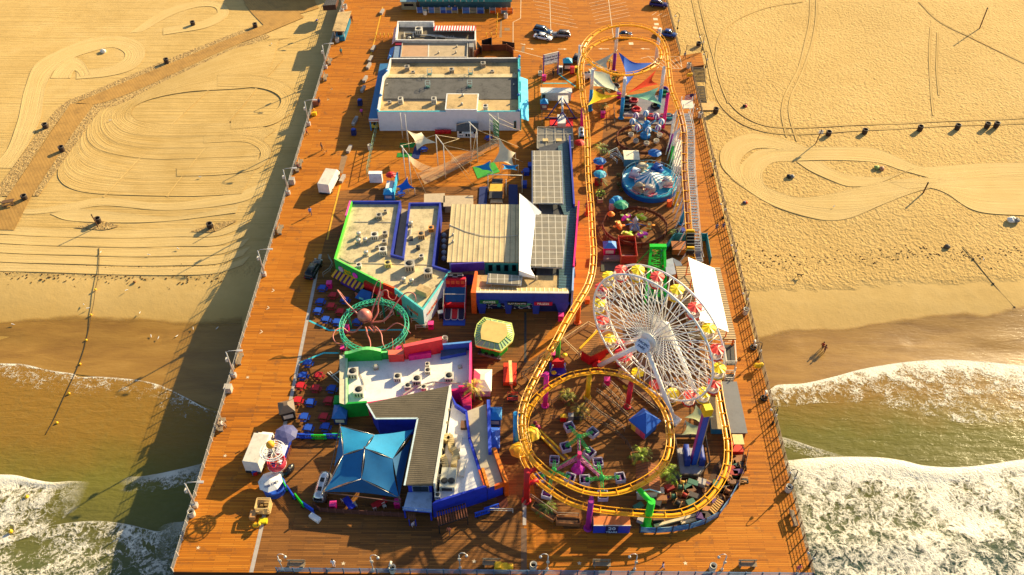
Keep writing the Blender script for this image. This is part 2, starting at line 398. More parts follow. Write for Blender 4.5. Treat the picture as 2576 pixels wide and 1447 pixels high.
# ------------------------------------------------------------------ boardwalk mat laid over the left beach
PLANKS=lined('path_boards',(182,138,68),(160,118,54),.55,0,.16,.8,0,.012,.3,math.radians(-35))
mb=MB()
strip(mb,GL('n',[(2180,90),(1880,215),(1600,325),(1300,450),(1000,570),(700,700),(560,760)]),GL('n',[(2240,130),(1950,255),(1650,375),(1350,510),(1060,640),(800,740),(690,770)]),.14,40,2)
strip(mb,GL('n',[(520,768),(360,1000),(200,1240),(60,1447),(-100,1700)]),GL('n',[(690,768),(520,1000),(370,1240),(240,1447),(110,1700)]),.13,30,2)
strip(mb,GL('n',[(1780,-30),(1820,60),(1940,190)]),GL('n',[(2300,-30),(2330,40),(2350,60)]),.12,12,4)
struct(mb,'beach_path',PLANKS)
def churn_mat():
 t=NT('churned_sand');v=t.coord('Object');n1=t.noise(v,2.2,3,.6,.6);n2=t.noise(v,.3,3)
 t.bump(n1,.42,.9);c=t.ramp(n1,[(.35,(.27,.165,.06)),(.5,(.46,.29,.1)),(.7,(.60,.41,.16))]);t.l(c,t.b.inputs['Base Color']);t.b.inputs['Roughness'].default_value=.95
 return t.m
mb=MB()
for A_,B_ in(([(1880,215),(1300,450),(700,700),(540,770),(380,960),(60,1447)],[(1860,195),(1270,425),(660,680),(460,770),(270,1000),(-60,1447)]),([(1950,255),(1350,510),(800,740),(690,770),(520,1000),(240,1447)],[(1990,275),(1390,545),(850,775),(740,810),(570,1040),(290,1447)])):
 strip(mb,GL('n',A_),GL('n',B_),.10,60,3)
for c_ in((('o',[(640,450),(800,410),(870,395),(1020,440)]),('o',[(640,452),(800,470),(900,475),(1020,442)])),(('o',[(1630,485),(1750,450),(1850,420),(2040,395)]),('o',[(1630,487),(1750,495),(1850,490),(2040,397)]))):
 strip(mb,GL(*c_[0]),GL(*c_[1]),.13,24,4)
for pts in([(700,1190),(900,1200),(1100,1310),(1250,1380),(1050,1440),(850,1447),(700,1360),(665,1280)],):pass
struct(mb,'churned_sand',churn_mat())
def wet_mat():
 t=NT('wet_sand');uv=t.n('ShaderNodeUVMap');sp=t.n('ShaderNodeSeparateXYZ');t.l(uv.outputs[0],sp.inputs[0]);v=t.coord('Object')
 n=t.noise(t.coord('Object',(.25,1,1)),.5,5,.6,.4);n2=t.noise(t.coord('Object',(.5,2,1)),1.4,5,.65,.5)
 c=t.ramp(n,[(.3,(.25,.125,.021)),(.55,(.33,.175,.031)),(.75,(.39,.215,.045))]);t.l(c,t.b.inputs['Base Color']);t.b.inputs['Roughness'].default_value=.28;t.bump(t.math('ADD',n2,n),.06,.6)
 a=t.math('MULTIPLY',t.math('SUBTRACT',t.math('ADD',sp.outputs[1],t.math('MULTIPLY',t.math('SUBTRACT',n,.5),2.5)),.4),.9,True);t.l(a,t.b.inputs['Alpha']);return t.m
WETM=wet_mat();mb=MB()
strip(mb,GL('r',[(400,1290),(560,1235),(700,1195),(900,1195),(1150,1200),(1400,1145),(1700,1115),(1900,1085),(2100,1065),(2250,1085),(2569,1020),(3300,960)]),GL('s',[(240,330),(320,292),(480,282),(660,242),(850,192),(1100,152),(1350,137),(1600,152),(1820,172),(2600,200)]),.10,70,10)
strip(mb,GL('o',[(-500,1270),(0,1250),(400,1210),(800,1190),(1200,1200),(1600,1230),(2080,1190)]),GL('p',[(-500,150),(0,160),(150,167),(300,202),(450,224),(600,242),(800,257),(940,282),(1040,322),(1150,377),(1400,470)]),.08,70,10)
struct(mb,'wet_sand',WETM)
mb=MB()
for k in range(520):
 if k%2:q=G('o',random.uniform(0,1900),random.gauss(860,38))
 else:q=G('r',random.uniform(300,2560),0);q=G('r',300+(k/520)*2260,random.gauss(690-(k/520)*90,38))
 s_=random.uniform(.04,.2);mb.ball((q.x,q.y,gz(q.x,q.y)+.02),s_,6,3,0,random.uniform(.25,.5))
tag(mb.build('seaweed',pm((104,74,32),.9)),'dark clumps of dried seaweed scattered along the tide line','seaweed',None,'stuff')
# ------------------------------------------------------------------ sea
def sea_mat():
 t=NT('sea_water');v=t.coord('Object');sp=t.n('ShaderNodeSeparateXYZ');t.l(v,sp.inputs[0]);X,Y=sp.outputs[0],sp.outputs[1]
 n1=t.noise(v,.11,4,.6,.4);n2=t.noise(v,1.1,5,.65);rip=t.noise(t.coord('Object',(.45,1.3,1)),.8,5,.6,.3)
 d=t.math('SUBTRACT',88.0,Y);d=t.math('ADD',d,t.math('MULTIPLY',n1,7));d=t.math('DIVIDE',d,45.0);d=t.math('ADD',d,t.math('MULTIPLY',t.math('GREATER_THAN',X,0),.2),True)
 c=t.ramp(d,[(.06,(.29,.145,.021)),(.40,(.25,.14,.021)),(.56,(.15,.135,.021)),(.72,(.135,.125,.03)),(.88,(.085,.10,.035)),(1,(.02,.055,.045))])
 c=t.mix(t.math('MULTIPLY',t.math('SUBTRACT',n2,.46,True),.6,True),c,(.26,.22,.07,1))
 t.l(c,t.b.inputs['Base Color']);t.b.inputs['Roughness'].default_value=.22;t.b.inputs['IOR'].default_value=1.33
 t.bump(t.math('ADD',t.math('MULTIPLY',rip,.22),t.math('MULTIPLY',n2,.05)),1.0,.7)
 return t.m
def wave(x,y):
 d=max(0,min(1,(80-y)/30));return SEA+d*(.25*math.sin(y*.55+x*.03)+.12*math.sin(y*1.1-x*.11)+.08*math.sin(x*.4+y*.3))
fl=GL('p',[(-700,120),(-300,150),(0,158),(150,165),(300,200),(450,222),(470,240),(600,240),(800,255),(940,280),(1040,320),(1150,375),(1250,430),(1330,460)])
fr=GL('s',[(255,325),(320,290),(480,280),(660,240),(850,190),(1100,150),(1350,135),(1600,150),(1820,170),(2300,190),(3000,230)])
front=[V(-1500,fl[0].y+6,0)]+catmull(fl,4)+[V(-20,80,0),V(20,81,0)]+catmull(fr,4)+[V(1500,fr[-1].y,0)]
front=[V(p.x,p.y,SEA)for p in front]
mb=MB();N=len(front);rows=[0,.6,1.5,3]+[5+2.2*k for k in range(26)]+[75,110,170,300,600,1500]
for r_ in rows:
 for p in front:
  y=p.y-r_;mb.v.append(V(p.x,y,wave(p.x,y)+(-.04 if r_==0 else.03 if r_<2 else 0)))
for j in range(len(rows)-1):
 for i in range(N-1):
  a=j*N+i;mb.face((a,a+N,a+N+1,a+1),0,True)
struct(mb,'sea',sea_mat())
def foam_mat(name,dens,scale,fade,lead,warm=(.84,.78,.64,1)):
 """lacy foam: v runs back from the breaking edge in metres"""
 t=NT(name);uv=t.n('ShaderNodeUVMap');sp=t.n('ShaderNodeSeparateXYZ');t.l(uv.outputs[0],sp.inputs[0]);W_=sp.outputs[1]
 v=t.coord('Object');dn=t.n('ShaderNodeTexNoise');dn.inputs['Scale'].default_value=scale*.8;dn.inputs['Detail'].default_value=3;t.l(v,dn.inputs[0])
 av=t.n('ShaderNodeVectorMath');av.operation='MULTIPLY_ADD';t.l(dn.outputs[1],av.inputs[0]);av.inputs[1].default_value=(.8/scale,)*3;t.l(v,av.inputs[2])
 def fil(sc_,k,p):return t.math('POWER',t.math('SUBTRACT',1,t.math('MULTIPLY',t.math('ABSOLUTE',t.math('SUBTRACT',t.noise(av.outputs[0],sc_,3,.55,.6),.5)),k,True),True),p)
 e1=fil(scale*.75,7,1.6);e2=fil(scale*1.9,6,1.5)
 n=t.noise(v,scale*.22,5,.65,.5);n2=t.noise(v,scale*4,5,.75)
 lace=t.math('ADD',t.math('MULTIPLY',e1,.6),t.math('MULTIPLY',e2,.42))
 lace=t.math('ADD',lace,t.math('ADD',t.math('MULTIPLY',t.math('SUBTRACT',n,.5),2.9),t.math('MULTIPLY',t.math('SUBTRACT',n2,.5),.6)))
 f=t.math('POWER',t.math('SUBTRACT',1,t.math('DIVIDE',W_,fade,True),True),.7)
 ld=t.math('SUBTRACT',1,t.math('DIVIDE',W_,lead,True),True)
 a=t.math('ADD',t.math('ADD',lace,t.math('MULTIPLY',t.math('POWER',ld,1.5),.9)),t.math('MULTIPLY',t.math('SUBTRACT',f,1),1.0));a=t.math('ADD',a,dens-1)
 a=t.math('MULTIPLY',t.math('SUBTRACT',a,.08),1.25,True)
 a=t.math('MULTIPLY',a,t.math('MULTIPLY',t.math('SUBTRACT',fade,W_),.3,True))
 ue=t.math('MULTIPLY',t.math('MULTIPLY',sp.outputs[0],.14,True),t.math('MULTIPLY',t.math('ADD',W_,.05),5,True))
 a=t.math('MULTIPLY',a,ue)
 t.b.inputs['Base Color'].default_value=warm;t.b.inputs['Roughness'].default_value=.6;t.l(a,t.b.inputs['Alpha'])
 t.bump(t.math('ADD',lace,n2),.12,.6);return t.m
def foam(name,A,B,mat,lift=.06,n=120,nv=24,crest=0,lab=''):
 mb=MB();pr=lambda u,v:crest*math.exp(-((v-.06)/.06)**2)*math.sin(PI*min(1,max(0,u)))**.5
 strip(mb,A,B,lift,n,nv,zf=wave,prof=pr,fold=True)
 return tag(mb.build(name,mat),lab,'foam',None,'stuff')
def SL(w_,pts):return PL(w_,pts,SEA)
FA=foam_mat('foam_thin',.8,1.6,26,1.0);FB=foam_mat('foam_heavy',1.16,.95,75,4.5);FD=foam_mat('foam_wave',.95,1.5,8,1.4)
foam('foam',SL('s',[(60,360),(255,325),(320,290),(480,280),(660,240),(850,190),(1100,150),(1350,135),(1600,150),(1820,170),(2300,190)]),SL('s',[(90,420),(290,420),(400,420),(560,400),(760,400),(950,420),(1200,470),(1450,520),(1650,520),(1820,520),(2300,540)]),foam_mat('foam_right',1.0,1.7,12,3.0),.07,lab='white foam fringe of the wave running up the right beach')
foam('foam',SL('s',[(180,756),(375,752),(500,740),(650,732),(800,730),(950,735),(1080,755),(1200,785),(1350,797),(1500,790),(1650,770),(1820,745),(2300,700)]),SL('s',[(330,1500),(520,1500),(700,1520),(850,1530),(1000,1540),(1150,1560),(1300,1560),(1450,1560),(1600,1560),(1750,1560),(1900,1560),(2000,1560),(2400,1560)]),FB,.12,150,40,.35,lab='broad field of churning white foam beside the right rail')
foam('foam',SL('s',[(200,575),(335,605),(420,630),(520,665),(640,700),(760,735)]),SL('s',[(200,630),(350,660),(430,700),(520,730),(640,745),(760,760)]),FA,.1,40,10,.2,lab='thin foam line angling away from the right rail')
foam('foam',SL('p',[(-300,150),(0,158),(150,165),(300,200),(450,222),(475,242),(600,240),(800,255),(940,280),(1040,320),(1150,375),(1250,430),(1330,460),(1480,520)]),SL('p',[(-300,300),(0,300),(150,310),(300,330),(440,340),(500,350),(600,360),(800,380),(920,400),(1000,440),(1100,480),(1220,520),(1310,540),(1480,600)]),foam_mat('foam_left_edge',.62,1.8,8,.5),.06,lab='thin foam edge of the wash on the left beach')
foam('foam',SL('p',[(-300,860),(-100,840),(0,838),(100,842),(200,865),(320,885),(440,878),(555,884)]),SL('p',[(-300,1280),(-100,1290),(0,1290),(100,1240),(200,1200),(320,1130),(430,1080),(500,1020)]),foam_mat('foam_left_wave',1.15,1.2,22,2.6),.13,110,30,.3,lab='bright breaking wave of white foam at the left frame edge')
foam('foam',SL('p',[(722,885),(780,850),(860,845),(960,830),(1060,810),(1150,790),(1225,770),(1380,730)]),SL('p',[(730,960),(800,960),(880,950),(960,940),(1060,920),(1130,900),(1200,880),(1350,850)]),FD,.1,60,14,.25,lab='small foaming wave in the shadow beside the left rail')
foam('foam',SL('p',[(-300,1250),(0,1230),(200,1170),(400,1130),(600,1120),(780,1140),(960,1180),(1040,1150),(1110,1130),(1250,1100)]),SL('p',[(-300,1750),(0,1750),(200,1750),(400,1740),(600,1700),(780,1680),(900,1660),(1000,1640),(1040,1620),(1200,1600)]),foam_mat('foam_back',.74,1.1,60,.2),.09,110,30,0,lab='lacy foam trailing behind the waves near the left rail')
foam('foam',SL('p',[(960,1170),(1000,1145),(1060,1132),(1112,1128),(1250,1110)]),SL('p',[(940,1330),(980,1340),(1040,1350),(1080,1340),(1200,1330)]),foam_mat('foam_pile',1.05,1.4,12,1.6),.14,30,14,.3,lab='heap of blue shaded foam against the left pier edge')
# ------------------------------------------------------------------ pier deck
def deck_mat(k,nm):
 t=NT(nm);v=t.coord('Object');br=t.n('ShaderNodeTexBrick');br.offset=.43;br.offset_frequency=2
 br.inputs['Scale'].default_value=1.0
 br.inputs['Brick Width'].default_value=4.4;br.inputs['Row Height'].default_value=.24;br.inputs['Mortar Size'].default_value=.016;br.inputs['Mortar Smooth'].default_value=.3
 br.inputs['Color1'].default_value=(0,0,0,1);br.inputs['Color2'].default_value=(1,1,1,1);br.inputs['Mortar'].default_value=(.4,.4,.4,1)
 t.l(v,br.inputs[0])
 gr=t.noise(t.coord('Object',(.12,2.6,1)),1.6,6,.7);big=t.noise(t.coord('Object',(.35,1,1)),.10,5,.65);st=t.noise(v,.55,5,.7)
 f=t.math('ADD',t.math('MULTIPLY',br.outputs[0],.24),t.math('ADD',t.math('MULTIPLY',gr,.38),t.math('MULTIPLY',big,.44)))
 c=t.ramp(f,k)
 c=t.mix(t.math('MULTIPLY',t.math('SUBTRACT',st,.56,True),3.6,True),c,(.10,.06,.035,1))
 c=t.mix(t.math('MULTIPLY',br.outputs[1],.75),c,(.035,.018,.008,1))
 t.l(c,t.b.inputs['Base Color']);t.b.inputs['Roughness'].default_value=.7;t.b.inputs['Specular IOR Level'].default_value=.18
 t.bump(t.math('SUBTRACT',t.math('ADD',t.math('MULTIPLY',gr,.5),t.math('MULTIPLY',br.outputs[0],.35)),t.math('MULTIPLY',br.outputs[1],.8)),.05,.8)
 return t.m
DECK=deck_mat([(.27,(.17,.055,.008)),(.40,(.34,.108,.010)),(.53,(.49,.158,.011)),(.70,(.57,.21,.020)),(.9,(.60,.28,.05))],'deck_planks');DECKP=deck_mat([(.27,(.07,.032,.013)),(.40,(.15,.062,.018)),(.53,(.24,.095,.022)),(.70,(.32,.135,.032)),(.9,(.38,.20,.07))],'worn_shade_toned_planks')  # second set: darker weathered boards, with the park's shade put into the colour
XL=-41.8;YB=49.4
rk=[P('b',1880,-60),P('b',1895,0),P('b',2060,640),P('q',200,385),P('q',222,478),P('q',122,492),P('q',330,1447),P('s',520,1440)]
rk[-1]=V(35.9,YB,0)
outl=[V(XL,YB,0)]+[V(p.x,p.y,0)for p in reversed(rk)]+[V(rk[0].x,225,0),V(XL,225,0)]
mb=MB();mb.prism([(p.x,p.y)for p in outl],-.9,0,1,0)
struct(mb,'pier_deck',[DECK,BROWNW])
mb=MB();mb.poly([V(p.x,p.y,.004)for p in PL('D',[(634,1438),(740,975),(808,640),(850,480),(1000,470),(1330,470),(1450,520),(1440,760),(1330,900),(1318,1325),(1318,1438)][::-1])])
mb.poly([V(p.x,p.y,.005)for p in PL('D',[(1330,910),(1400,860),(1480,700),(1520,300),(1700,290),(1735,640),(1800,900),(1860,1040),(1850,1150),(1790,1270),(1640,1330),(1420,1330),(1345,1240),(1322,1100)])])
mb.build('shade_toned_park_deck',DECKP)['kind']='structure'
mb=MB()
for x in[XL+2+8.1*k for k in range(10)]:
 for y in range(52,215,9):mb.tube([V(x,y,-.9),V(x,y,min(-3.0,terrain(y))-1.5)],.3,8)
tag(mb.build('pier_piles',pm((60,44,30),.9)),'round timber piles under the pier deck','piles',None,'stuff')
CONC=pm((176,166,158),.8,0,.2)
def line(mb,pts,w_,z=.012,m=0):
 for a,b in zip(pts,pts[1:]):
  d=(b-a).normalized();s_=V(-d.y,d.x,0)*w_/2
  mb.poly([a-s_+V(0,0,z),b-s_+V(0,0,z),b+s_+V(0,0,z),a+s_+V(0,0,z)],m)
mb=MB();line(mb,[P('D',632,1440),P('D',738,975),P('D',806,640)],.5)
line(mb,[P('l',1545,700),P('l',1545,930)],.45,.020)
struct(mb,'walkway_strip',CONC)
mb=MB();line(mb,[P('D',1318,1330),P('D',1318,1440)],.7,.016);struct(mb,'walkway_ramp_plate',pm((112,84,62),.8))
mb=MB();line(mb,[P('i',520,-130),P('i',520,390)],.35,.012);line(mb,[P('m',245,560),P('m',250,930)],.3,.012)
struct(mb,'dark_deck_joint',DKGREY)
mb=MB();YP=pm((225,165,20),.6);line(mb,[P('c',280,1440),P('c',345,1160),P('c',415,880)],.28)
line(mb,[P('a',520,640),P('a',580,420),P('a',660,80)],.25);struct(mb,'yellow_kerb_line',YP)
mb=MB();WP=pm((225,205,170),.7,0,.3,2)
for a,b in(((240,-20),(236,210)),((236,210),(150,255)),((150,255),(150,500)),((570,-20),(582,350)),((1240,-20),(1300,440)),((170,575),(490,660)),((1060,700),(1065,800)),((735,680),(740,760))):line(mb,[P('b',*a),P('b',*b)],.13)
for k in range(9):
 line(mb,[P('b',360-k*3+k*22,-35+k*45+0),P('b',360+k*22+400,50+k*45)],.08)if k<7 else None
for k in range(8):line(mb,[P('b',1020+k*12,80-40+k*38),P('b',1420+k*12,-10-40+k*38)],.08)if k<7 else None
for k in range(6):line(mb,[P('b',1690+k*62,640+k*6),P('b',1880+k*42,790-k*2)],.1)
line(mb,[P('b',1610,670),P('b',1700,650),P('b',2060,650)],.1);line(mb,[P('b',2060,650),P('b',2085,785),P('b',1950,785)],.1)
for k in range(3):line(mb,[P('b',1740+k*60,175+k*8),P('b',1790+k*65,140+k*15)],.1)
def arrow(pp,dx,dy,s_):
 c=P(*pp);d=V(dx,dy,0).normalized();n_=V(-d.y,d.x,0);z=V(0,0,.014)
 mb.poly([c-d*s_-n_*.1+z,c+d*s_*.3-n_*.1+z,c+d*s_*.3+n_*.1+z,c-d*s_+n_*.1+z]);mb.poly([c+d*s_*.3-n_*.35+z,c+d*s_+z,c+d*s_*.3+n_*.35+z])
arrow(('b',715,563),1,0,1.0);arrow(('b',1185,560),-1,0,1.2);arrow(('b',345,560),1,-.3,.9);arrow(('b',265,508),1,-.4,.6);arrow(('b',1660,560),-1,.1,1)
for w_,x,y in(('b',1780,220),('b',1792,278),('b',1780,320),('b',1500,500)):
 c=P(w_,x,y);mb.box((c.x,c.y,.006),(1.0,1.0,.006))
def star(c,r):
 mb.poly([V(c.x+math.sin(PI*i/5)*(r if i%2==0 else r*.42),c.y+math.cos(PI*i/5)*(r if i%2==0 else r*.42),.014)for i in range(10)][::-1])
for w_,x,y in(('k',517,212),('k',240,1160),('k',1735,1322),('l',1025,1305),('m',817,1320),('p',1508,243),('m',1910,1320)):star(P(w_,x,y),.3)
def chev(c,r):
 for s_ in(-1,1):line(mb,[c+V(-r*.5,s_*r*.9,0),c+V(r*.5,0,0)],.12,.014)
for w_,x,y in(('e',240,988),('e',188,1167),('e',118,1415),('n',2437,655),('n',2413,730),('n',2350,963),('a',38,1138),('a',75,1020),('c',200,320)):chev(P(w_,x,y),.38)
struct(mb,'painted_markings',WP)
mb=MB()
for q in(rect('c',(430,570),(490,575),(440,755),(390,755)),rect('b',(5,235),(22,235),(20,430),(-10,430)),rect('b',(50,320),(110,320),(112,352),(52,352)),rect('b',(250,530),(285,530),(280,600),(240,600))):mb.poly([p+V(0,0,.01)for p in q][::-1])
struct(mb,'deck_plate',pm((150,116,78),.6))
# ------------------------------------------------------------------ guard rails
def guard_rail(label,A,B,mat,n_rails,step,h=1.12,vert=0,r=.045):
 root=thing('guard_rail',label,'railing',A)
 d=(B-A);L=d.length;d.normalize();mb=MB()
 for k in range(n_rails):
  z=h*(k+1)/n_rails-.04;mb.beam(A+V(0,0,z),B+V(0,0,z),r*(1.7 if k==n_rails-1 else 1),r)
 if vert:
  m_=int(L/vert)
  for k in range(m_):q=A+d*(k*vert);mb.beam(q,q+V(0,0,h-.05),r*.7,r*.7)
 mb.build('rails',mat,root)
 pm_=MB().box((0,0,0),(.12,.12,h+.05));first=None
 n=int(L/step);st=max(1,math.ceil((n+1)/98))
 for k in range(0,n+1):
  q=d*(L*k/n)
  if first is None:first=pm_.build('post',mat,root,local=True);first.location=q
  else:c=first.copy();COL.objects.link(c);c.parent=root;c.location=q
 return root
RAILW=pm((196,190,180),.5,.2,.15);RAILD=pm((120,100,78),.5,.3,.2);RAILB=pm((120,150,180),.35,.6,.2)
guard_rail('long pale metal railing down the left edge of the pier',V(XL+.15,YB,0),V(XL+.15,222,0),RAILW,4,2.1,1.12,0,.03)
ra,rb=P('q',122,492),V(35.75,YB,0)
guard_rail('tall grid railing along the right edge from the beach stairs to the pier end',V(rb.x,rb.y,0),V(ra.x-.1,ra.y,0),RAILD,5,1.7,1.3,.85)
guard_rail('grid railing at the right edge of the upper car park',P('b',2058,635),P('b',1885,-40),RAILD,5,1.7,1.3,.85)
guard_rail('blue grey metal railing along the near end of the pier',V(-29,YB+.1,0),V(35.7,YB+.1,0),RAILB,5,2.0)
guard_rail('short railing round the stair landing',P('q',90,372),P('q',200,385),RAILD,5,1.7,1.3,.85)
# ------------------------------------------------------------------ lamps
LP=pm((205,200,195),.4,.3);LD=pm((48,42,40),.5,.3)
def big_lamp():
 r=thing('street_lamp','','street lamp',(0,0,0));mb=MB();mb.tube([V(0,0,.6),V(0,0,5.5)],.13,8,r1=.08)
 mb.build('pole',LP,r);MB().box((0,0,0),(.55,.55,.7)).build('base',LP,r)
 MB().tube([V(0,0,5.4),V(.5,0,5.75),V(1.6,0,5.85)],.05,6).build('arm',LP,r);h=MB().box((2.0,0,5.78),(.85,.34,.14));h.build('lamp_head',LP,r)
 MB().box((-.25,.0,3.6),(.3,.5,.5)).build('control_box',OFFW,r);return r
proto=big_lamp()
LAMPS=[('k',200,735,'beside the trash can at the near left rail'),('p',1415,238,'rising from the left rail just above the utility box'),('e',148,832,'beside the dark green pickup truck'),('n',2125,1428,'at the left rail beside a grey box'),('n',2275,922,'on the left rail near the person sitting on a yellow cart'),('n',2402,502,'on the left rail beside two benches'),('a',175,135,'behind the beach kiosk at the far left')]
for i,(w_,x,y,s_)in enumerate(LAMPS):
 q=P(w_,x,y);q.x=XL+.55;lab='tall pale street lamp '+s_
 if i==0:proto.location=q;proto['label']=lab;proto['group']='pale lamps along the left rail'
 else:dup(proto,q,0,lab,'pale lamps along the left rail')
def hook_lamp(mat,lab,grp):
 r=thing('hook_lamp',lab,'street lamp',(0,0,0),0,grp);MB().tube([V(0,0,0),V(0,0,3.4)],.07,6).build('pole',mat,r)
 MB().lathe([(.2,0),(.2,.25),(.1,.5)],(0,0,0),8).build('base',mat,r)
 MB().tube([V(0,0,3.4)]+[V(-.45+.45*math.cos(a),0,3.4+.55*math.sin(a))for a in(.4,.8,1.2,1.6,2.0,2.5,3.0)],.045,6).build('hook_arm',mat,r)
 MB().lathe([(.03,.28),(.16,.18),(.2,0)],(-.9,0,3.15),8).build('lamp_shade',LP,r);MB().box((0,-.1,1.9),(.36,.1,.42)).build('sign_plate',OFFW,r);return r
hk=hook_lamp(LD,'','dark hook lamps along the right rail');first=True
for w_,x,y,s_ in(('g',1640,360,'opposite the top of the white canopy roof'),('g',1757,858,'with a white bin at its foot'),('g',1887,1392,'opposite the grey roofed stair box'),('q',25,215,'at the far right rail beside the purple car'),('q',205,372,'by the stair landing and its dark barrel'),('q',232,500,'at the top of the dark beach stairs'),('q',185,905,'below the flag beside a bin'),('q',285,1292,'level with the figure of eight in the sand'),('r',182,345,'level with the orange bundle on the sand'),('s',290,525,'level with the surf beyond the tarpaulin'),('s',405,905,'above the bin near the long bench'),('s',515,1390,'at the near right corner of the pier')):
 q=P(w_,x,y);lab='dark hook lamp on the right rail '+s_
 if first:hk.location=q;hk['label']=lab;first=False
 else:dup(hk,q,0,lab,'dark hook lamps along the right rail')
hw=hook_lamp(LP,'','pale hook lamps on the near end of the pier');first=True
for w_,x,y,rz,s_ in(('k',1110,1385,PI,'beside the bench near the left corner'),('k',2045,1395,PI,'right of the person in white'),('l',880,1378,PI,'between the paint star and the stroller bench'),('m',488,1385,0,'right of the near bin, below the flower boxes'),('m',1385,1385,0,'between the dark bench and the walking woman'),('m',2285,1388,0,'beside the last bin toward the right corner')):
 q=P(w_,x,y);lab='pale hook lamp at the near railing '+s_
 if first:hw.location=q;hw.rotation_euler.z=rz;hw['label']=lab;first=False
 else:dup(hw,q,rz,lab,'pale hook lamps on the near end of the pier')
# ------------------------------------------------------------------ bins, benches
def bin_(body,lab,h=1.0,r=.42,grp=None):
 t_=thing('trash_can',lab,'trash can',(0,0,0),0,grp);MB().lathe([(r*.92,0),(r,h*.9),(r*.96,h),(r*.72,h),(r*.7,h*.55)],(0,0,0),12,0,True,False).build('can',body,t_)
 MB().lathe([(r*.71,h*.55),(.001,h*.55)],(0,0,0),12,0,True,False).build('liner',DARK,t_);MB().lathe([(r*1.02,h*.93),(r*1.04,h*1.0),(r*.9,h*1.01)],(0,0,0),12,0,True,False).build('rim',pm((90,84,80)),t_);return t_
wb=bin_(OFFW,'',1.05,.46);bb=bin_(pm((58,40,26),.8),'',1.15,.55);first=[True,True]
def place_bin(kind,q,lab,grp,sc_=None):
 p_=wb if kind==0 else bb
 if first[kind]:p_.location=q;p_['label']=lab;p_['group']=grp;first[kind]=False
 else:dup(p_,q,0,lab,grp,sc_)
for w_,x,y,s_ in(('k',180,825,'at the foot of the nearest left lamp'),('s',382,932,'at the right rail above the long bench'),('g',1758,915,'at the right rail beside the pale canopy'),('m',342,1372,'at the near railing next to the yellow ride'),('m',2185,1385,'at the near railing toward the right corner'),('k',2245,1400,'at the near railing with a parking meter behind'),('c',725,510,'inside the fence of the trapeze yard'),('a',142,478,'below the beach kiosk'),('a',235,100,'beyond the beach kiosk at the far end'),('a',2070,205,'by the yellow bollards'),('a',1147,165,'in front of the blue panelled stall'),('q',105,498,'at the head of the beach stairs'),('q',190,862,'near the flag at the right rail'),('h',2010,175,'dark stacked, beside the green octagon kiosk')):
 place_bin(0,P(w_,x,y),'round pale trash can '+s_,'pale trash cans on the pier')
for w_,x,y,s_ in(('n',1422,190,'alone high on the left beach'),('n',1880,205,'green topped, beside the boardwalk platform'),('n',1228,465,'on the upper side of the beach path'),('n',340,945,'left of the beach path'),('n',460,1112,'right of the beach path'),('o',218,215,'next to the picnic bench at the left frame edge'),('q',178,345,'by the stair landing'),('q',305,830,'on the sand at the foot of the beach stairs'),('q',1132,1000,'beside the sign post on the right beach'),('q',1398,985,'second from the left in the row on the right beach'),('q',1805,960,'pale topped, middle of the row on the right beach'),('q',2080,950,'fourth in the row on the right beach'),('q',2298,938,'with a blue white bag on top'),('q',2365,935,'last of the row at the right'),('o',848,410,'against the leaning post on the left beach'),('o',1805,455,'near the short post by the pier shadow')):
 place_bin(1,G(w_,x,y)+V(0,0,-.03),'brown barrel '+s_,'brown barrels on the sand')
def bench(mat,lab):
 t_=thing('bench',lab,'bench',(0,0,0),0,'wooden benches along the rails');s_=MB()
 for k in range(4):s_.box((0,-.22+k*.15,.45),(2.2,.12,.05))
 s_.build('seat',mat,t_);b_=MB()
 for k in range(3):b_.box((0,.34,.58+k*.16),(2.2,.05,.12))
 b_.build('backrest',mat,t_)
 for x in(-.85,.85):MB().box((x,0,0),(.1,.6,.45)).box((x,.3,.4),(.1,.1,.6)).build('leg',pm((150,140,125)),t_)
 return t_
bn=bench(pm((150,132,108),.75,0,.3),'');first_b=True
for w_,x,y,rz,s_ in(('k',1255,1350,0,'at the near railing close to the left corner'),('l',1205,1340,0,'at the near railing beside the yellow ride'),('m',1045,1345,0,'at the near railing right of the stars'),('m',2545,1350,0,'at the near railing at the right corner'),('s',415,1110,PI/2*1.05,'long and dark, against the right rail'),('e',322,375,PI/2,'at the left rail below the white truck'),('n',2430,462,PI/2,'at the left rail, upper of the two by the far lamp'),('n',2398,580,PI/2,'at the left rail, lower of the two by the far lamp'),('n',2195,1245,PI/2,'at the left rail with a person sitting on it'),('p',1465,140,PI/2,'at the left rail beside the long lamp shadow'),('p',1355,540,PI/2,'at the left rail holding a sitting person'),('c',10,670,PI/2,'at the left rail across from the cage fence')):
 q=P(w_,x,y);lab='wooden bench '+s_
 if first_b:bn.location=q;bn.rotation_euler.z=rz;bn['label']=lab;first_b=False
 else:dup(bn,q,rz,lab)
def crate(name,lab,cat,c,size,mat,rz=0,lid=None):
 t_=thing(name,lab,cat,c,rz);MB().box((0,0,0),size).build('body',mat,t_,local=True)
 MB().box((0,0,size[2]),(size[0]*1.06,size[1]*1.06,.07)).build('lid',lid or mat,t_,local=True);return t_
crate('utility_box','pale square utility box against the left rail below the long lamp','box',P('p',1395,325),(1.0,.9,1.0),pm((190,180,165)))
crate('utility_box','grey box beside the left rail lamp across from the white truck','box',P('n',2152,1350),(.9,.9,1.1),pm((170,160,150)))
crate('toll_box','brown cart standing at the left rail behind a walking person','cart',P('n',2325,770),(1.2,.9,1.0),pm((150,90,60)))
crate('kiosk_cart','small yellow cart by the left rail under a sitting person','cart',P('n',2312,845),(.9,.7,.6),YELL)
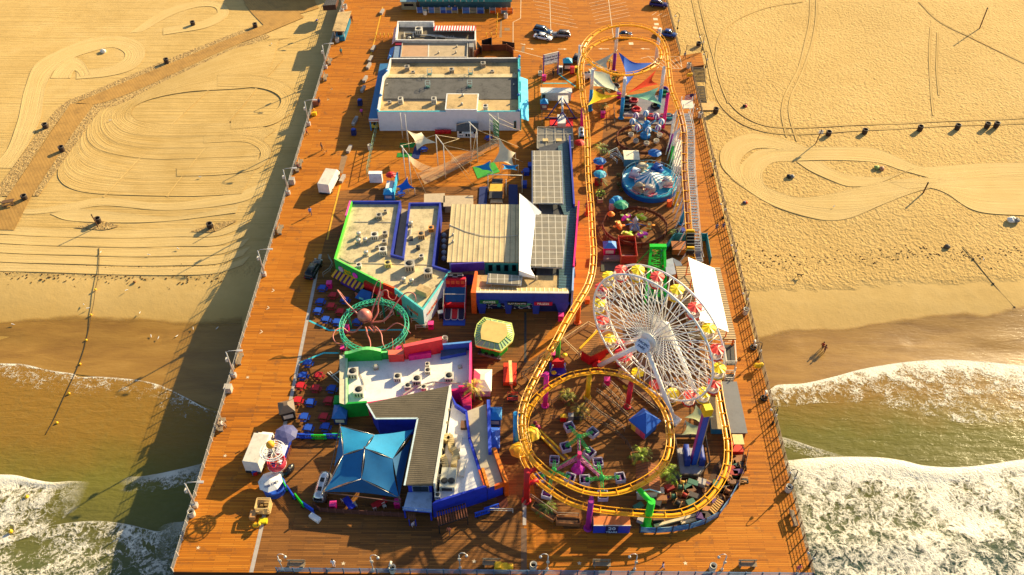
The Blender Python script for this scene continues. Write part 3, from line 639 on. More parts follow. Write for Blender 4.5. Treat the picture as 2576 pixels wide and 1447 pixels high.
# ------------------------------------------------------------------ barrier line of concrete benches and bins at the left walkway
sb=thing('stone_block','','stone block',(0,0,0),0,'grey stone blocks along the left walkway');MB().box((0,0,0),(.55,1.9,.5)).build('block',pm((150,140,132),.8),sb,local=True);MB().box((0,0,.5),(.62,2.0,.08)).build('cap',pm((170,160,150),.8),sb,local=True)
for i,(w_,x,y,s_)in enumerate((('c',510,520,'beside the shaded edge near the dog'),('c',440,825,'next to the cab of the white truck'),('a',555,570,'top of the row beside the blue awning'),('a',523,690,'second of the row by the blue porch'),('a',503,770,'third of the row by the blue porch'),('a',462,920,'under the round bin by the blue porch'),('a',438,1035,'fifth of the row by the blue porch'),('a',350,1390,'near the pink shirted walker'),('c',565,240,'long, lowest by the porch corner'),('a',655,150,'beside the far white sign'))):
 q=P(w_,x,y);lab='grey stone block seat '+s_
 if i==0:sb.location=q;sb.rotation_euler.z=-.2;sb['label']=lab
 else:dup(sb,q,-.2,lab)
bl=thing('recycling_bin','blue square recycling bin by the porch of the white arcade','recycling bin',P('a',405,1200));MB().box((0,0,0),(.9,.9,1.1)).build('body',DKBLUE,bl,local=True);MB().lathe([(.3,1.1),(.42,1.25),(.1,1.3)],(0,0,0),10).build('lid',BLUE,bl,local=True)
dup(bl,P('c',557,355),0,'blue square recycling bin at the end of the long grey block')
# ------------------------------------------------------------------ people
SKIN=pm((196,140,108),.6);HAIRC=pm((50,34,22),.8)
_body={}
def skinned(name,verts,edges,groups,mats):
 """one continuous body grown from a skeleton: (x, y, z, radius)"""
 me=bpy.data.meshes.new(name);me.from_pydata([v[:3]for v in verts],edges,[])
 o=bpy.data.objects.new(name,me);COL.objects.link(o)
 sk=o.modifiers.new('skin','SKIN');o.modifiers.new('sub','SUBSURF').levels=1
 if not me.skin_vertices:me.attributes.new('skin','FLOAT_VECTOR','POINT')
 for sv,v in zip(me.skin_vertices[0].data,verts):sv.radius=(v[3],v[3]);
 me.skin_vertices[0].data[0].use_root=True
 bpy.context.view_layer.update();dg=bpy.context.evaluated_depsgraph_get()
 m2=bpy.data.meshes.new_from_object(o.evaluated_get(dg));bpy.data.objects.remove(o);bpy.data.meshes.remove(me);m2.name=name
 m2.materials.clear()
 for m in mats:m2.materials.append(m)
 ve=[Vector(v[:3])for v in verts]
 for p in m2.polygons:
  c=p.center;k=min(range(len(ve)),key=lambda i:(ve[i]-c).length-verts[i][3]*.6);p.material_index=groups[k];p.use_smooth=True
 return m2
def skeleton(pose):
 st,ar=(.24,.2)if pose=='walk' else(.02,.03)
 if pose=='sit':
  v=[(0,0,.55,.15),(0,.0,.85,.15),(0,.02,1.12,.16),(0,.02,1.27,.06),(0,0,1.42,.105),(0,-.01,1.52,.09),(.19,.02,1.12,.065),(.24,-.12,.88,.05),(.18,-.34,.72,.04),(.17,-.42,.70,.035),(-.19,.02,1.12,.065),(-.24,-.12,.88,.05),(-.18,-.34,.72,.04),(-.17,-.42,.70,.035),(.1,-.02,.52,.1),(.13,-.46,.5,.075),(.13,-.48,.08,.05),(.13,-.62,.04,.045),(-.1,-.02,.52,.1),(-.13,-.46,.5,.075),(-.13,-.48,.08,.05),(-.13,-.62,.04,.045)]
 else:
  v=[(0,0,.92,.15),(0,0,1.15,.14),(0,0,1.38,.165),(0,0,1.5,.06),(0,-.02,1.64,.105),(0,-.02,1.74,.09),(.2,0,1.38,.065),(.26,ar*.4,1.12,.05),(.27,ar-.05,.88,.04),(.27,ar-.08,.80,.035),(-.2,0,1.38,.065),(-.26,-ar*.4,1.12,.05),(-.27,-ar-.05,.88,.04),(-.27,-ar-.08,.80,.035),(.1,0,.86,.1),(.11,-st*.6,.48,.075),(.11,-st*.9,.09,.05),(.11,-st*.9-.14,.04,.045),(-.1,0,.86,.1),(-.11,st*.4,.48,.075),(-.11,st*1.2,.12,.05),(-.11,st*1.2-.13,.04,.045)]
 e=[(0,1),(1,2),(2,3),(3,4),(4,5),(2,6),(6,7),(7,8),(8,9),(2,10),(10,11),(11,12),(12,13),(0,14),(14,15),(15,16),(16,17),(0,18),(18,19),(19,20),(20,21)]
 g=[1,1,1,0,0,0,1,1,0,0,1,1,0,0,2,2,2,3,2,2,2,3]
 return v,e,g
def person(pose,q,rz,shirt,pants,lab,hair=(50,34,22),hat=None):
 r=thing('person',lab,'person',q,rz)
 if pose not in _body:v,e,g=skeleton(pose);_body[pose]=skinned('body',v,e,g,[SKIN]*4)
 me=_body[pose].copy();
 for i,m in enumerate((SKIN,pm(shirt,.8),pm(pants,.8),DARK)):me.materials[i]=m
 o=bpy.data.objects.new('body',me);COL.objects.link(o);o.parent=r
 hz=1.46 if pose=='sit' else 1.68
 mb=MB();mb.lathe([(.115,-.03),(.125,.05),(.09,.13),(.001,.155)],(0,.01,hz),10);mb.build('hair',pm(hat or hair,.9),r,local=True)
 mb=MB();mb.ball((0,-.125,hz-.05),.022,6,4);mb.build('nose',SKIN,r,local=True)
 return r
PEOPLE=[('walk','a',190,632,.3,(20,160,160),(35,35,40),'person in a teal shirt walking on the far left walkway'),('walk','a',425,1322,.1,(230,80,190),(25,25,30),'person in a pink top by the porch of the white arcade'),('walk','a',310,252,.6,(120,70,40),(60,40,30),'person in brown beside the beach kiosk'),('walk','c',230,520,2.2,(120,92,70),(70,60,50),'person in brown clothes walking a tan dog'),('walk','c',75,362,1.6,(150,60,50),(60,55,60),'person in a red shirt leaning at the left rail'),('walk','c',112,1185,.4,(110,150,220),(60,66,90),'person in a light blue shirt in the shadow of the white truck'),('stand','k',1640,1352,0,(235,230,235),(215,210,220),'person all in white beside a paint star near the end railing'),('walk','l',400,962,.8,(190,180,190),(70,66,70),'person in a pale shirt walking below the blue balcony'),('walk','l',770,1018,2.8,(200,110,80),(90,80,80),'person in an orange top below the slatted pergola'),('walk','m',1670,1380,1.2,(200,180,200),(120,100,120),'walking woman with red hair near the end railing'),('walk','g',1456,62,.2,(120,120,150),(80,80,100),'left walker of a pair on the right walkway'),('walk','g',1526,52,.2,(110,96,130),(60,60,90),'right walker of a pair on the right walkway'),('walk','q',76,432,.5,(70,80,120),(50,50,70),'person in dark blue by the stair landing'),('stand','b',610,880,.5,(30,30,36),(26,26,30),'person in black behind the white sign board'),('walk','a',1425,135,0,(90,130,190),(70,80,110),'person in a blue shirt before the panelled stall'),('walk','a',1490,138,0,(96,96,106),(60,60,70),'person in grey before the panelled stall'),('stand','n',2352,775,0,(60,70,110),(50,50,66),'person in navy standing behind the brown cart'),('sit','n',2312,835,PI/2,(220,150,30),(60,40,40),'person in yellow sitting on the small yellow cart'),('sit','n',2195,1245,PI/2,(110,50,50),(60,46,46),'person in dark red sitting on the bench at the left rail'),('sit','p',1355,545,PI/2,(215,205,195),(160,140,120),'person in pale clothes sitting on a bench at the left rail'),('stand','s',440,1425,0,(230,110,120),(150,120,110),'person in pink at the near right corner')]
for pose,w_,x,y,rz,sh_,pa,lab in PEOPLE:person(pose,P(w_,x,y),rz,sh_,pa,lab,(120,50,30)if 'red hair' in lab else(50,34,22))
person('walk',G('s',588,72),2.4,(160,50,40),(70,46,40),'person in red wading at the edge of the surf, left of a pair')
person('walk',G('s',602,90),2.4,(150,96,80),(120,80,66),'person in pink wading at the edge of the surf, right of a pair')
def dog(q,rz,col,lab):
 r=thing('dog',lab,'dog',q,rz)
 v=[(0,.0,.42,.1),(0,-.3,.44,.13),(0,-.42,.56,.075),(0,-.5,.66,.08),(0,-.64,.62,.045),(0,.28,.42,.105),(0,.42,.5,.03),(0,.6,.62,.022),(.09,-.32,.3,.05),(.09,-.30,.16,.03),(.09,-.33,.02,.032),(-.09,-.32,.3,.05),(-.09,-.36,.16,.03),(-.09,-.42,.03,.032),(.09,.28,.32,.06),(.09,.36,.17,.032),(.09,.31,.02,.032),(-.09,.28,.32,.06),(-.09,.34,.17,.032),(-.09,.26,.02,.032)]
 e=[(0,1),(1,2),(2,3),(3,4),(0,5),(5,6),(6,7),(1,8),(8,9),(9,10),(1,11),(11,12),(12,13),(5,14),(14,15),(15,16),(5,17),(17,18),(18,19)]
 me=skinned('body',v,e,[0]*20,[pm(col,.9)]);o=bpy.data.objects.new('body',me);COL.objects.link(o);o.parent=r
 for s_ in(-1,1):MB().poly([V(s_*.03,-.47,.72),V(s_*.1,-.49,.66),V(s_*.05,-.52,.80)]).build('ear',pm(col,.9),r,local=True)
dog(P('c',265,552),2.4,(205,140,70),'tan dog on a lead beside the person in brown')
dog(G('r',785,805),1.2,(60,44,36),'dark dog on the smooth wet sand of the right beach')
def gull():
 r=thing('seagull','','bird',(0,0,0));
 v=[(0,.0,.2,.07),(0,-.14,.24,.06),(0,-.2,.32,.04),(0,-.25,.34,.035),(0,.18,.2,.04),(0,.3,.19,.015)]
 me=skinned('body',v,[(0,1),(1,2),(2,3),(0,4),(4,5)],[0]*6,[WHITE]);o=bpy.data.objects.new('body',me);COL.objects.link(o);o.parent=r
 for s_ in(-1,1):
  MB().grid(lambda u,v_:(s_*(.07+.01*math.sin(PI*u)),-.1+.38*u,.21+.06*math.sin(PI*v_)*(1-u)),4,3).build('wing',GREY,r,local=True);MB().tube([V(s_*.03,0,.16),V(s_*.03,0,0)],.008,4).build('leg',YELL,r,local=True)
 MB().tube([V(0,-.27,.34),V(0,-.33,.33)],.014,5,r1=.004).build('beak',YELL,r,local=True);return r
gl=gull();fg=True
for w_,x,y,s_ in(('o',868,672,'on the raked sand by the buoy rope'),('o',1278,688,'alone on the raked sand'),('o',1530,640,'on a sand ridge left of the pier'),('o',1088,995,'on the dry sand right of the rope'),('o',722,1118,'upper of two left of the buoy rope'),('o',757,1150,'lower of two left of the buoy rope'),('o',1203,1192,'alone on the damp sand'),('o',122,1298,'near the left frame edge'),('o',1298,1388,'left of three on the wet sand'),('o',1363,1408,'middle of three on the wet sand'),('o',1517,1386,'right of three on the wet sand'),('o',1658,1322,'at the edge of the pier shadow'),('o',1865,1322,'inside the pier shadow'),('o',1720,28,'between two footprint trails'),('n',812,890,'at the left end of the curved sand ridge'),('n',2000,335,'on the sand below the path near the pier'),('r',1058,260,'on the rolled sand track of the right beach'),('r',2240,682,'beside the rope on the right beach')):
 q=G(w_,x,y);q.z=gz(q.x,q.y)+.1;lab='white seagull standing '+s_
 if fg:gl.location=q;gl['label']=lab;gl['group']='seagulls on the sand';gl.scale=(1.1,)*3;fg=False
 else:dup(gl,q,random.uniform(0,6),lab,'seagulls on the sand',1.1)
def rope(name,lab,pts,floats,w_,col):
 r=thing(name,lab,'buoy rope',G(w_,*pts[0]));c=[G(w_,*q)+V(0,0,.14)for q in pts];c=[V(q.x,q.y,max(q.z,SEA+.12))for q in catmull(c,5)]
 MB().tube(c,.05,5).build('rope',pm((70,52,30),.9),r)
 for x,y in floats:q=G(w_,x,y);MB().ball((q.x,q.y,max(q.z,SEA)+.16),.2,10,6).build('float',col,r)
rope('buoy_rope','dark rope with yellow floats running from the left beach into the surf',[(850,630),(852,730),(848,820),(838,900),(820,985),(805,1100),(783,1205),(765,1320),(740,1425),(715,1530),(660,1680),(560,1900),(470,2100),(400,2240)],[(820,988),(783,1205),(742,1422),(690,1630),(598,1883),(495,2135)],'o',YELL)
rope('buoy_rope','thin rope with dark floats on the right beach',[(2080,570),(2165,672),(2322,868),(2490,1055),(2600,1180)],[(2165,672),(2322,868),(2490,1055)],'r',pm((80,66,40)))
fl_=MB();
for w_,x,y,s_ in(('p',168,978,'upper'),('p',70,1188,'lower')):
 q=P(w_,x,y,SEA);o=thing('float',s_+' yellow float bobbing in the white surf at left','buoy',q+V(0,0,.2));MB().ball((0,0,.1),.3,10,6).build('ball',YELL,o,local=True);MB().lathe([(.08,.3),(.05,.5)],(0,0,0),6).build('eye',DARK,o,local=True)
def post(w_,b,t_,lab,r=.13,sign=None):
 q=G(w_,*b);z=gz(q.x,q.y);best=min([.2*k for k in range(1,60)],key=lambda h:(P(w_,t_[0],t_[1],z+h)-V(q.x,q.y,z+h)).length)
 top=P(w_,t_[0],t_[1],z+best);o=thing('beach_post',lab,'post',V(q.x,q.y,z-.2));MB().tube([V(q.x,q.y,z-.3),V(top.x,top.y,z+best)],r,8).build('pole',pm((96,60,34),.9),o)
 MB().lathe([(r*1.25,0),(r*1.25,.12),(r*.4,.25)],(top.x,top.y,z+best-.02),8).build('cap',DARK,o)
 if sign:MB().box((top.x,top.y,z+best-.7),(.9,.06,.7)).build('sign_board',WHITE,o)
post('q',(2245,215),(2305,62),'tall dark post standing on the upper right beach');post('q',(1040,1060),(1085,960),'post with a small white sign among the right beach barrels',.1,True);post('r',(1765,150),(1808,65),'leaning wooden post beside the rolled track on the right beach');post('o',(843,445),(785,345),'leaning rusty pole beside a barrel on the left beach',.1);post('o',(1838,488),(1825,430),'short post beside a barrel near the pier shadow',.08)
def bundle(w_,x,y,mats,lab,s_=.6):
 q=G(w_,x,y);o=thing('bundle',lab,'bundle',V(q.x,q.y,gz(q.x,q.y)))
 for k,m in enumerate(mats):
  b_=MB();b_.ball((random.uniform(-.3,.3)*s_+k*.35*s_,random.uniform(-.2,.2)*s_,.25*s_),.55*s_,9,5,0,.7)
  for p in b_.v:p+=V(random.uniform(-.09,.09),random.uniform(-.09,.09),random.uniform(-.05,.08))*s_
  b_.build('blanket' if k==0 else 'bag',m,o,local=True)
bundle('n',757,380,[WHITE,OFFW],'white cloth heap inside the curved track on the left beach',1.1);bundle('r',352,215,[pm((60,66,110)),ORANGE],'dark and orange bundle on the sand near the right rail');bundle('r',2468,370,[WHITE,OFFW,GREY],'white sheet covered heap at the right frame edge',1.2);bundle('q',510,785,[DARK,pm((180,40,60))],'dark bundle with red cloth on the right beach',.7);bundle('q',852,1305,[DARK,GREY],'black bag inside the loop of the rolled track',.9);bundle('q',1500,1245,[pm((150,170,90)),pm((170,120,90))],'sleeper under a pale green cloth between the rolled tracks',1.0);bundle('o',1155,920,[pm((130,84,30))],'brown clump lying on the dry sand',.5);bundle('r',1945,575,[pm((90,76,60))],'grey brown rock in the wrack of the right beach',.9);bundle('n',2330,148,[BLUE],'small blue cooler on the shaded platform',.5)
q=G('o',80,258);o=thing('beach_bench','small wooden picnic bench at the left frame edge','bench',V(q.x,q.y,gz(q.x,q.y)),.3)
MB().box((0,0,.7),(2.0,.8,.07)).build('tabletop',pm((110,80,50)),o,local=True)
for s_ in(-1,1):MB().box((0,s_*.75,.42),(2.0,.3,.06)).build('seat',pm((110,80,50)),o,local=True);MB().beam(V(s_*.7,-.7,0),V(s_*.7,.3,.7),.08).beam(V(s_*.7,.7,0),V(s_*.7,-.3,.7),.08).build('leg',BROWNW,o,local=True)
# ------------------------------------------------------------------ cars
def loft(mb,secs,m=0,smooth=True):
 """closed body through cross-sections: list of rings (same count)"""
 b=len(mb.v);n=len(secs[0])
 for s_ in secs:mb.v+=[Vector(p)for p in s_]
 for i in range(len(secs)-1):
  for j in range(n):j2=(j+1)%n;mb.face((b+i*n+j,b+(i+1)*n+j,b+(i+1)*n+j2,b+i*n+j2),m,smooth)
 mb.face([b+j for j in range(n)],m);mb.face([b+(len(secs)-1)*n+j for j in reversed(range(n))],m);return mb
def ring(x,w_,z0,z1,c=.16):
 return[(x,-w_/2+c,z0),(x,w_/2-c,z0),(x,w_/2,z0+c),(x,w_/2,z1-c),(x,w_/2-c,z1),(x,-w_/2+c,z1),(x,-w_/2,z1-c),(x,-w_/2,z0+c)]
def car(kind,q,rz,col,lab,L=4.0,cat='car'):
 H_={'sedan':1.25,'suv':1.5,'pickup':1.5}[kind];W_=1.62;r=thing('parked_car' if kind!='pickup' else 'pickup_truck',lab,cat,q,rz,'vehicles parked on the pier')
 paint=pm(col,.22,.25,.06);B=.72 if kind=='sedan' else.84;h2=L/2;mb=MB()
 loft(mb,[ring(-h2,W_*.8,.3,B*.86,.1),ring(-h2+.18,W_*.96,.22,B,.14),ring(-L*.2,W_,.2,B+.03,.15),ring(L*.18,W_,.2,B+.02,.15),ring(h2-.35,W_*.95,.22,B*.92,.16),ring(h2,W_*.76,.3,B*.72,.12)]);mb.build('body',paint,r,local=True)
 cab={'sedan':(-1.45,-.85,.35,1.05),'suv':(-1.85,-1.65,.35,.95),'pickup':(-.5,-.35,.75,1.15)}[kind];k=L/4.0;a,b_,c,d=[v*k for v in cab]
 mb=MB();loft(mb,[ring(a,W_*.88,B-.04,B+.05,.03),ring(b_,W_*.74,B-.04,H_-.03,.1),ring(c,W_*.74,B-.04,H_-.03,.1),ring(d,W_*.88,B-.04,B+.05,.03)]);gl_=mb.build('windows',GLASS,r,local=True)
 mb=MB();loft(mb,[ring(b_+.02,W_*.7,H_-.06,H_+.0,.05),ring(c-.02,W_*.7,H_-.06,H_+.0,.05)]);mb.build('roof',paint,r,local=True)
 for x in(a*.4+b_*.6,(b_+c)/2,c*.7+d*.3):
  mb=MB()
  for s_ in(-1,1):mb.beam(V(x,s_*W_*.435,B),V(x*.9,s_*W_*.365,H_-.02),.07,.05)
  mb.build('pillar',paint,r,local=True)
 for x in(-L*.31,L*.31):
  for s_ in(-1,1):
   w2=MB().tube([V(x,s_*(W_/2-.17),.32),V(x,s_*(W_/2+.03),.32)],.33,14,0,False,False).build('wheel',RUBBER,r,local=True);MB().tube([V(x,s_*(W_/2+.0),.32),V(x,s_*(W_/2+.045),.32)],.19,10,0,False,False).build('rim',METAL,w2,local=True)
 for s_ in(-1,1):
  MB().box((h2-.1,s_*.52,.5),(.16,.32,.16)).build('headlight',pm((235,235,225),.1),r,local=True);MB().box((-h2+.03,s_*.58,.56),(.12,.24,.18)).build('tail_light',pm((170,10,10),.2),r,local=True)
  MB().box((d-.12,s_*(W_/2+.06),B-.02),(.14,.16,.12)).build('mirror',paint,r,local=True)
 if kind=='pickup':MB().box((-L*.28,0,B+.005),(L*.36,W_*.8,.03)).build('load_bed',DARK,r,local=True)
 if kind=='suv':
  for s_ in(-1,1):MB().beam(V(b_+.1,s_*.45,H_+.05),V(c-.1,s_*.45,H_+.05),.05).build('roof_rack',DARK,r,local=True)
 return r
def cm(w_,a,b_):p=(P(w_,*a)+P(w_,*b_))/2;return V(p.x,p.y,0)
CR=math.radians(-22)
car('sedan',P('b',492,445),CR,(240,240,240),'white sedan parked below the dark blue van',4.3);car('suv',P('b',490,375),CR,(70,96,130),'dark blue van parked behind the white sedan',4.4,'van');car('suv',P('b',700,420),math.radians(174),(150,140,138),'silver grey suv parked nose to the left of the others',4.2)
car('sedan',P('b',1430,420),math.radians(8),(34,44,84),'dark blue car seen through the coaster loop',3.2);car('pickup',P('b',1905,410),math.radians(-18),(50,80,150),'blue pickup truck beside the right railing',4.6,'pickup truck');car('suv',P('b',1815,70),math.radians(-12),(52,44,110),'purple blue suv at the top right of the car park',4.4);car('suv',P('b',885,690),math.radians(70),(110,100,96),'grey car half hidden behind the coaster track',3.0)
car('suv',P('e',662,790),math.radians(78),(28,38,44),'dark green black suv parked in the building shadow on the left walkway',4.6)
def box_truck(q,rz,lab,L=5.4,W_=2.0,Hh=2.6,col=(236,232,224)):
 r=thing('box_truck',lab,'truck',q,rz);M_=pm(col,.45,0,.1)
 MB().box((-L*.1,0,.55),(L*.74,W_,Hh-.55)).build('cargo_box',M_,r,local=True);rf=MB().box((-L*.1,0,Hh),(L*.72,W_*.97,.05)).build('roof_panel',OFFW,r,local=True)
 mb=MB();loft(mb,[ring(L*.28,W_*.9,.45,1.9,.12),ring(L*.38,W_*.9,.45,1.88,.15),ring(L*.44,W_*.86,.45,1.15,.12),ring(L*.5,W_*.78,.45,1.0,.12)]);cab=mb.build('cab',M_,r,local=True)
 MB().poly([V(L*.385,-W_*.36,1.75),V(L*.445,-W_*.36,1.2),V(L*.445,W_*.36,1.2),V(L*.385,W_*.36,1.75)][::-1]).build('windscreen',GLASS,cab,local=True)
 for x in(-L*.3,L*.36):
  for s_ in(-1,1):w2=MB().tube([V(x,s_*(W_/2-.28),.4),V(x,s_*(W_/2),.4)],.4,14,0,False,False).build('wheel',RUBBER,r,local=True);MB().tube([V(x,s_*(W_/2),.4),V(x,s_*(W_/2+.02),.4)],.22,10,0,False,False).build('rim',METAL,w2,local=True)
 MB().box((-L*.49,0,.45),(.2,W_*.9,.2)).build('bumper',DARK,r,local=True)
 MB().box((-L*.1,0,.4),(L*.75,.8,.15)).build('chassis',DARK,r,local=True)
 for s_ in(-1,1):MB().box((L*.5,s_*.6,.7),(.08,.3,.2)).build('headlight',WHITE,r,local=True);MB().box((L*.42,s_*(W_/2+.1),1.4),(.1,.16,.3)).build('mirror',DARK,r,local=True)
 return r
box_truck((P('c',290,985)+P('c',335,780))/2,math.radians(80),'white box truck parked on the left walkway beside a yellow line',6.2,2.1,2.5)
box_truck(P('h',120,1345),math.radians(83),'white box truck open at the back beside the tall water toy tower',6.2,2.15,2.7)
# ------------------------------------------------------------------ building helpers
def inset(poly,d):
 n=len(poly);area=sum(poly[i][0]*poly[(i+1)%n][1]-poly[(i+1)%n][0]*poly[i][1]for i in range(n));s_=1 if area>0 else-1;out=[]
 for i in range(n):
  p0,p1,p2=Vector(poly[i-1][:2]),Vector(poly[i][:2]),Vector(poly[(i+1)%n][:2])
  a=(p1-p0).normalized();b=(p2-p1).normalized();na=Vector((-a.y,a.x))*s_;nb=Vector((-b.y,b.x))*s_
  m_=na+nb;k=d/max(.25,m_.dot(na));out.append((p1+m_*min(k,d*2.5)).to_3d())
 return out
def block(name,label,cat,poly,h,walls,roof,par=.45,th=.28,cap=None,z0=0.0,loc=None):
 """building shell: mitred walls with a parapet, roof slab between them"""
 c=sum((Vector((p[0],p[1],0))for p in poly),Vector())/len(poly)
 r=thing(name,label,cat,loc or c);q=inset(poly,th);n=len(poly)
 hs=h if isinstance(h,(list,tuple))else[h]*n
 for i in range(n):
  j=(i+1)%n;m_=walls[i%len(walls)]
  if m_ is None:continue
  mb=MB();mb.prism([poly[i],poly[j],q[j],q[i]],z0,hs[i]);w_=mb.build('wall',m_,r)
  if cap:MB().prism([poly[i],poly[j],q[j],q[i]],hs[i]+.003,hs[i]+.06).build('coping',cap if not isinstance(cap,(list,tuple))else cap[i%len(cap)],w_)
 if roof:MB().prism(inset(poly,th-.02),min(hs)-par-.15,min(hs)-par).build('roof',roof,r)
 return r
def roofpoly(root,w_,pts,z,t_,mat,name='roof_panel',mt=None):
 mb=MB();mb.prism([(p.x,p.y)for p in PL(w_,pts,z)],z-t_,z,0,1 if mt else None);return mb.build(name,[mat,mt]if mt else mat,root)
ACB=pm((188,178,160),.5,.2,.2,3);ACD=pm((40,38,36),.6);VENT=pm((196,188,172),.4,.4)
def ac(root,w_,x,y,z,s_=1.0,rz=-.1,mat=None,hgt=.85):
 c=P(w_,x,y,z);o=MB().box((c.x,c.y,z),(s_,s_,hgt*s_),rz).box((c.x,c.y,z+hgt*s_),(s_*1.04,s_*1.04,.05),rz).build('air_conditioner',mat or ACB,root)
 MB().lathe([(s_*.36,.052),(s_*.38,.08),(s_*.1,.06)],(c.x,c.y,z+hgt*s_),12).build('fan',ACD,o)
 mb=MB();ca,sa=math.cos(rz),math.sin(rz)
 for k in(-.28,0,.28):a=V(c.x+k*s_*ca+.515*s_*sa,c.y+k*s_*sa-.515*s_*ca,z+hgt*s_*.2);mb.beam(a,a+V(0,0,hgt*s_*.6),.14*s_,.02)
 mb.build('grille',ACD,o)
def vent(root,w_,x,y,z,r_=.3,h=.7):
 c=P(w_,x,y,z);o=MB().lathe([(r_*.8,0),(r_*.8,h*.55),(r_*1.15,h*.6),(r_*1.15,h*.8),(r_*.7,h)],(c.x,c.y,z),10).build('roof_vent',VENT,root)
 MB().box((c.x,c.y,z),(r_*2.2,r_*2.2,.12),.2).build('curb',ACB,o)
def duct(root,w_,pts,z,r_=.12,mat=None):MB().tube([P(w_,x,y,z)+V(0,0,.25)for x,y in pts],r_,6,0,False,False).build('roof_pipe',mat or VENT,root)
ROOFT=pm((192,162,112),.9,0,.42,.45);ROOFC=pm((205,186,144),.9,0,.40,.45);ROOFG=pm((92,90,88),.9,0,.36,.5);ROOFW=pm((236,232,228),.6,0,.14,.6);BLDGW=pm((226,226,232),.7,0,.06)
def wallpanel(root,a,b,z0,z1,mat,off=.03,name='wall_panel',t_=.05):
 """thin panel standing off the wall from a to b (plan), facing right of a->b"""
 a=V(a[0],a[1],0);b=V(b[0],b[1],0);d=(b-a).normalized();n_=V(d.y,-d.x,0);return MB().prism([(a+n_*off),(b+n_*off),(b+n_*(off+t_)),(a+n_*(off+t_))],z0,z1).build(name,mat,root)
def lerp2(a,b,t):return Vector((a[0]+(b[0]-a[0])*t,a[1]+(b[1]-a[1])*t,0))
def windows(root,a,b,n,z0,z1,wd,off=.03,mat=None):
 L=(Vector(b[:2])-Vector(a[:2])).length
 for k in range(n):
  t=(k+.5)/n;h2=wd/2/L;p,q=lerp2(a,b,t-h2),lerp2(a,b,t+h2);d=(q-p).normalized();n_=V(d.y,-d.x,0)
  o=MB().prism([p+n_*off,q+n_*off,q+n_*(off+.06),p+n_*(off+.06)],z0-.08,z1+.08).build('window',mat or WHITE,root)
  MB().prism([p+d*.07+n_*(off+.061),q-d*.07+n_*(off+.061),q-d*.07+n_*(off+.075),p+d*.07+n_*(off+.075)],z0,z1).build('pane',GLASS,o)
def awning(root,a,b,z1,z0,out,mats,n,name='awning'):
 """striped sloping awning on the wall a->b, dropping from z1 to z0 over 'out' metres to the right of a->b"""
 a=V(a[0],a[1],0);b=V(b[0],b[1],0);d=(b-a);n_=V(d.y,-d.x,0).normalized();mb=MB()
 for k in range(n):
  p,q=a+d*(k/n),a+d*((k+1)/n);mb.poly([p+V(0,0,z1),p+n_*out+V(0,0,z0),q+n_*out+V(0,0,z0),q+V(0,0,z1)],k%len(mats));mb.poly([p+n_*out+V(0,0,z0),p+n_*out+V(0,0,z0-.25),q+n_*out+V(0,0,z0-.25),q+n_*out+V(0,0,z0)],k%len(mats))
  mb.poly([p+V(0,0,z1-.04),q+V(0,0,z1-.04),q+n_*(out-.02)+V(0,0,z0-.04),p+n_*(out-.02)+V(0,0,z0-.04)],k%len(mats))
 return mb.build(name,mats,root)
# ------------------------------------------------------------------ white arcade hall
H1=4.7
FL,FR=P('c',822,318),P('c',2266,315)
BL,BR=P('a',745,668,H1),P('a',2225,662,H1);ML=P('a',705,830,H1);ML2=P('a',660,880,H1)
poly=[FL,FR,BR,BL,ML,ML2];poly=[Vector((p.x,p.y,0))for p in poly]
TQ=pm((70,190,200));
r1=block('arcade_hall','large white arcade hall with a three banded flat roof and blue porch','building',poly,[H1-.35,H1,H1,H1,H1,H1],[BLDGW,pm((120,210,215)),pm((120,116,112)),OFFW,OFFW,OFFW],None,.6,.3,[TQ,TQ,WHITE,WHITE,WHITE,WHITE])
zr=H1-.95
MB().prism(inset(poly,.28),zr-.2,zr).build('roof',ROOFT,r1)
roofpoly(r1,'a',[(690,890),(2205,885),(2205,1135),(668,1130)],zr+.12,.2,ROOFG,'dark_roof');roofpoly(r1,'a',[(690,848),(2195,845),(2195,884),(690,888)],zr+.28,.3,ROOFC,'roof_kerb')
roofpoly(r1,'a',[(668,1132),(1390,1136),(1390,1160),(668,1160)],zr+.03,.2,DKGREY,'roof_gutter')
q=PL('a',[(1398,1070),(1755,1072),(1738,1250),(1380,1248)],H1+.45);fy=FL.y
pb=[V(q[3].x,fy-.0,0),V(q[2].x,fy-.0,0),V(q[1].x,q[1].y,0),V(q[0].x,q[0].y,0)];pb[0].y=pb[1].y=fy-.004
MB().prism([(p.x,p.y)for p in pb],0,H1+.3,0,1).build('stair_head',[BLDGW,ROOFT],r1);MB().prism([(p.x,p.y)for p in inset(pb,-.05)],H1+.303,H1+.36).build('coping',WHITE,r1);MB().prism([(p.x,p.y)for p in inset(pb,.12)],H1+.361,H1+.38).build('roof_panel',ROOFT,r1)
for x,y in((943,800),(1452,830),(1812,760)):ac(r1,'a',x,y,zr,.95,.1)
for x,y in((870,1180),(1250,1180),(1840,1265)):ac(r1,'a',x,y,zr,.9,0,OFFW,1.2)
for x,y in((740,1185),(1010,840),(1915,830)):ac(r1,'a',x,y,zr,.7,.3,ACB,.5)
for x,y in((1577,1100),(1568,1200)):vent(r1,'a',x,y,H1+.38,.2,.45)
for x,y in((1200,860),(1668,855),(1178,1000),(1657,995)):
 c=P('a',x,y,zr+.1);mb=MB()
 for sx in(-.45,.45):
  for sy in(-.45,.45):mb.beam(c+V(sx,sy,0),c+V(sx,sy,1.25),.06)
 for s_ in(-.45,.45):
  for z in(.7,1.25):mb.beam(c+V(-.45,s_,z),c+V(.45,s_,z),.05).beam(c+V(s_,-.45,z),c+V(s_,.45,z),.05)
 o=mb.build('hatch_guard',pm((160,180,180)),r1);MB().box(c,(.7,.7,.3)).build('hatch',pm((80,120,110)),o)
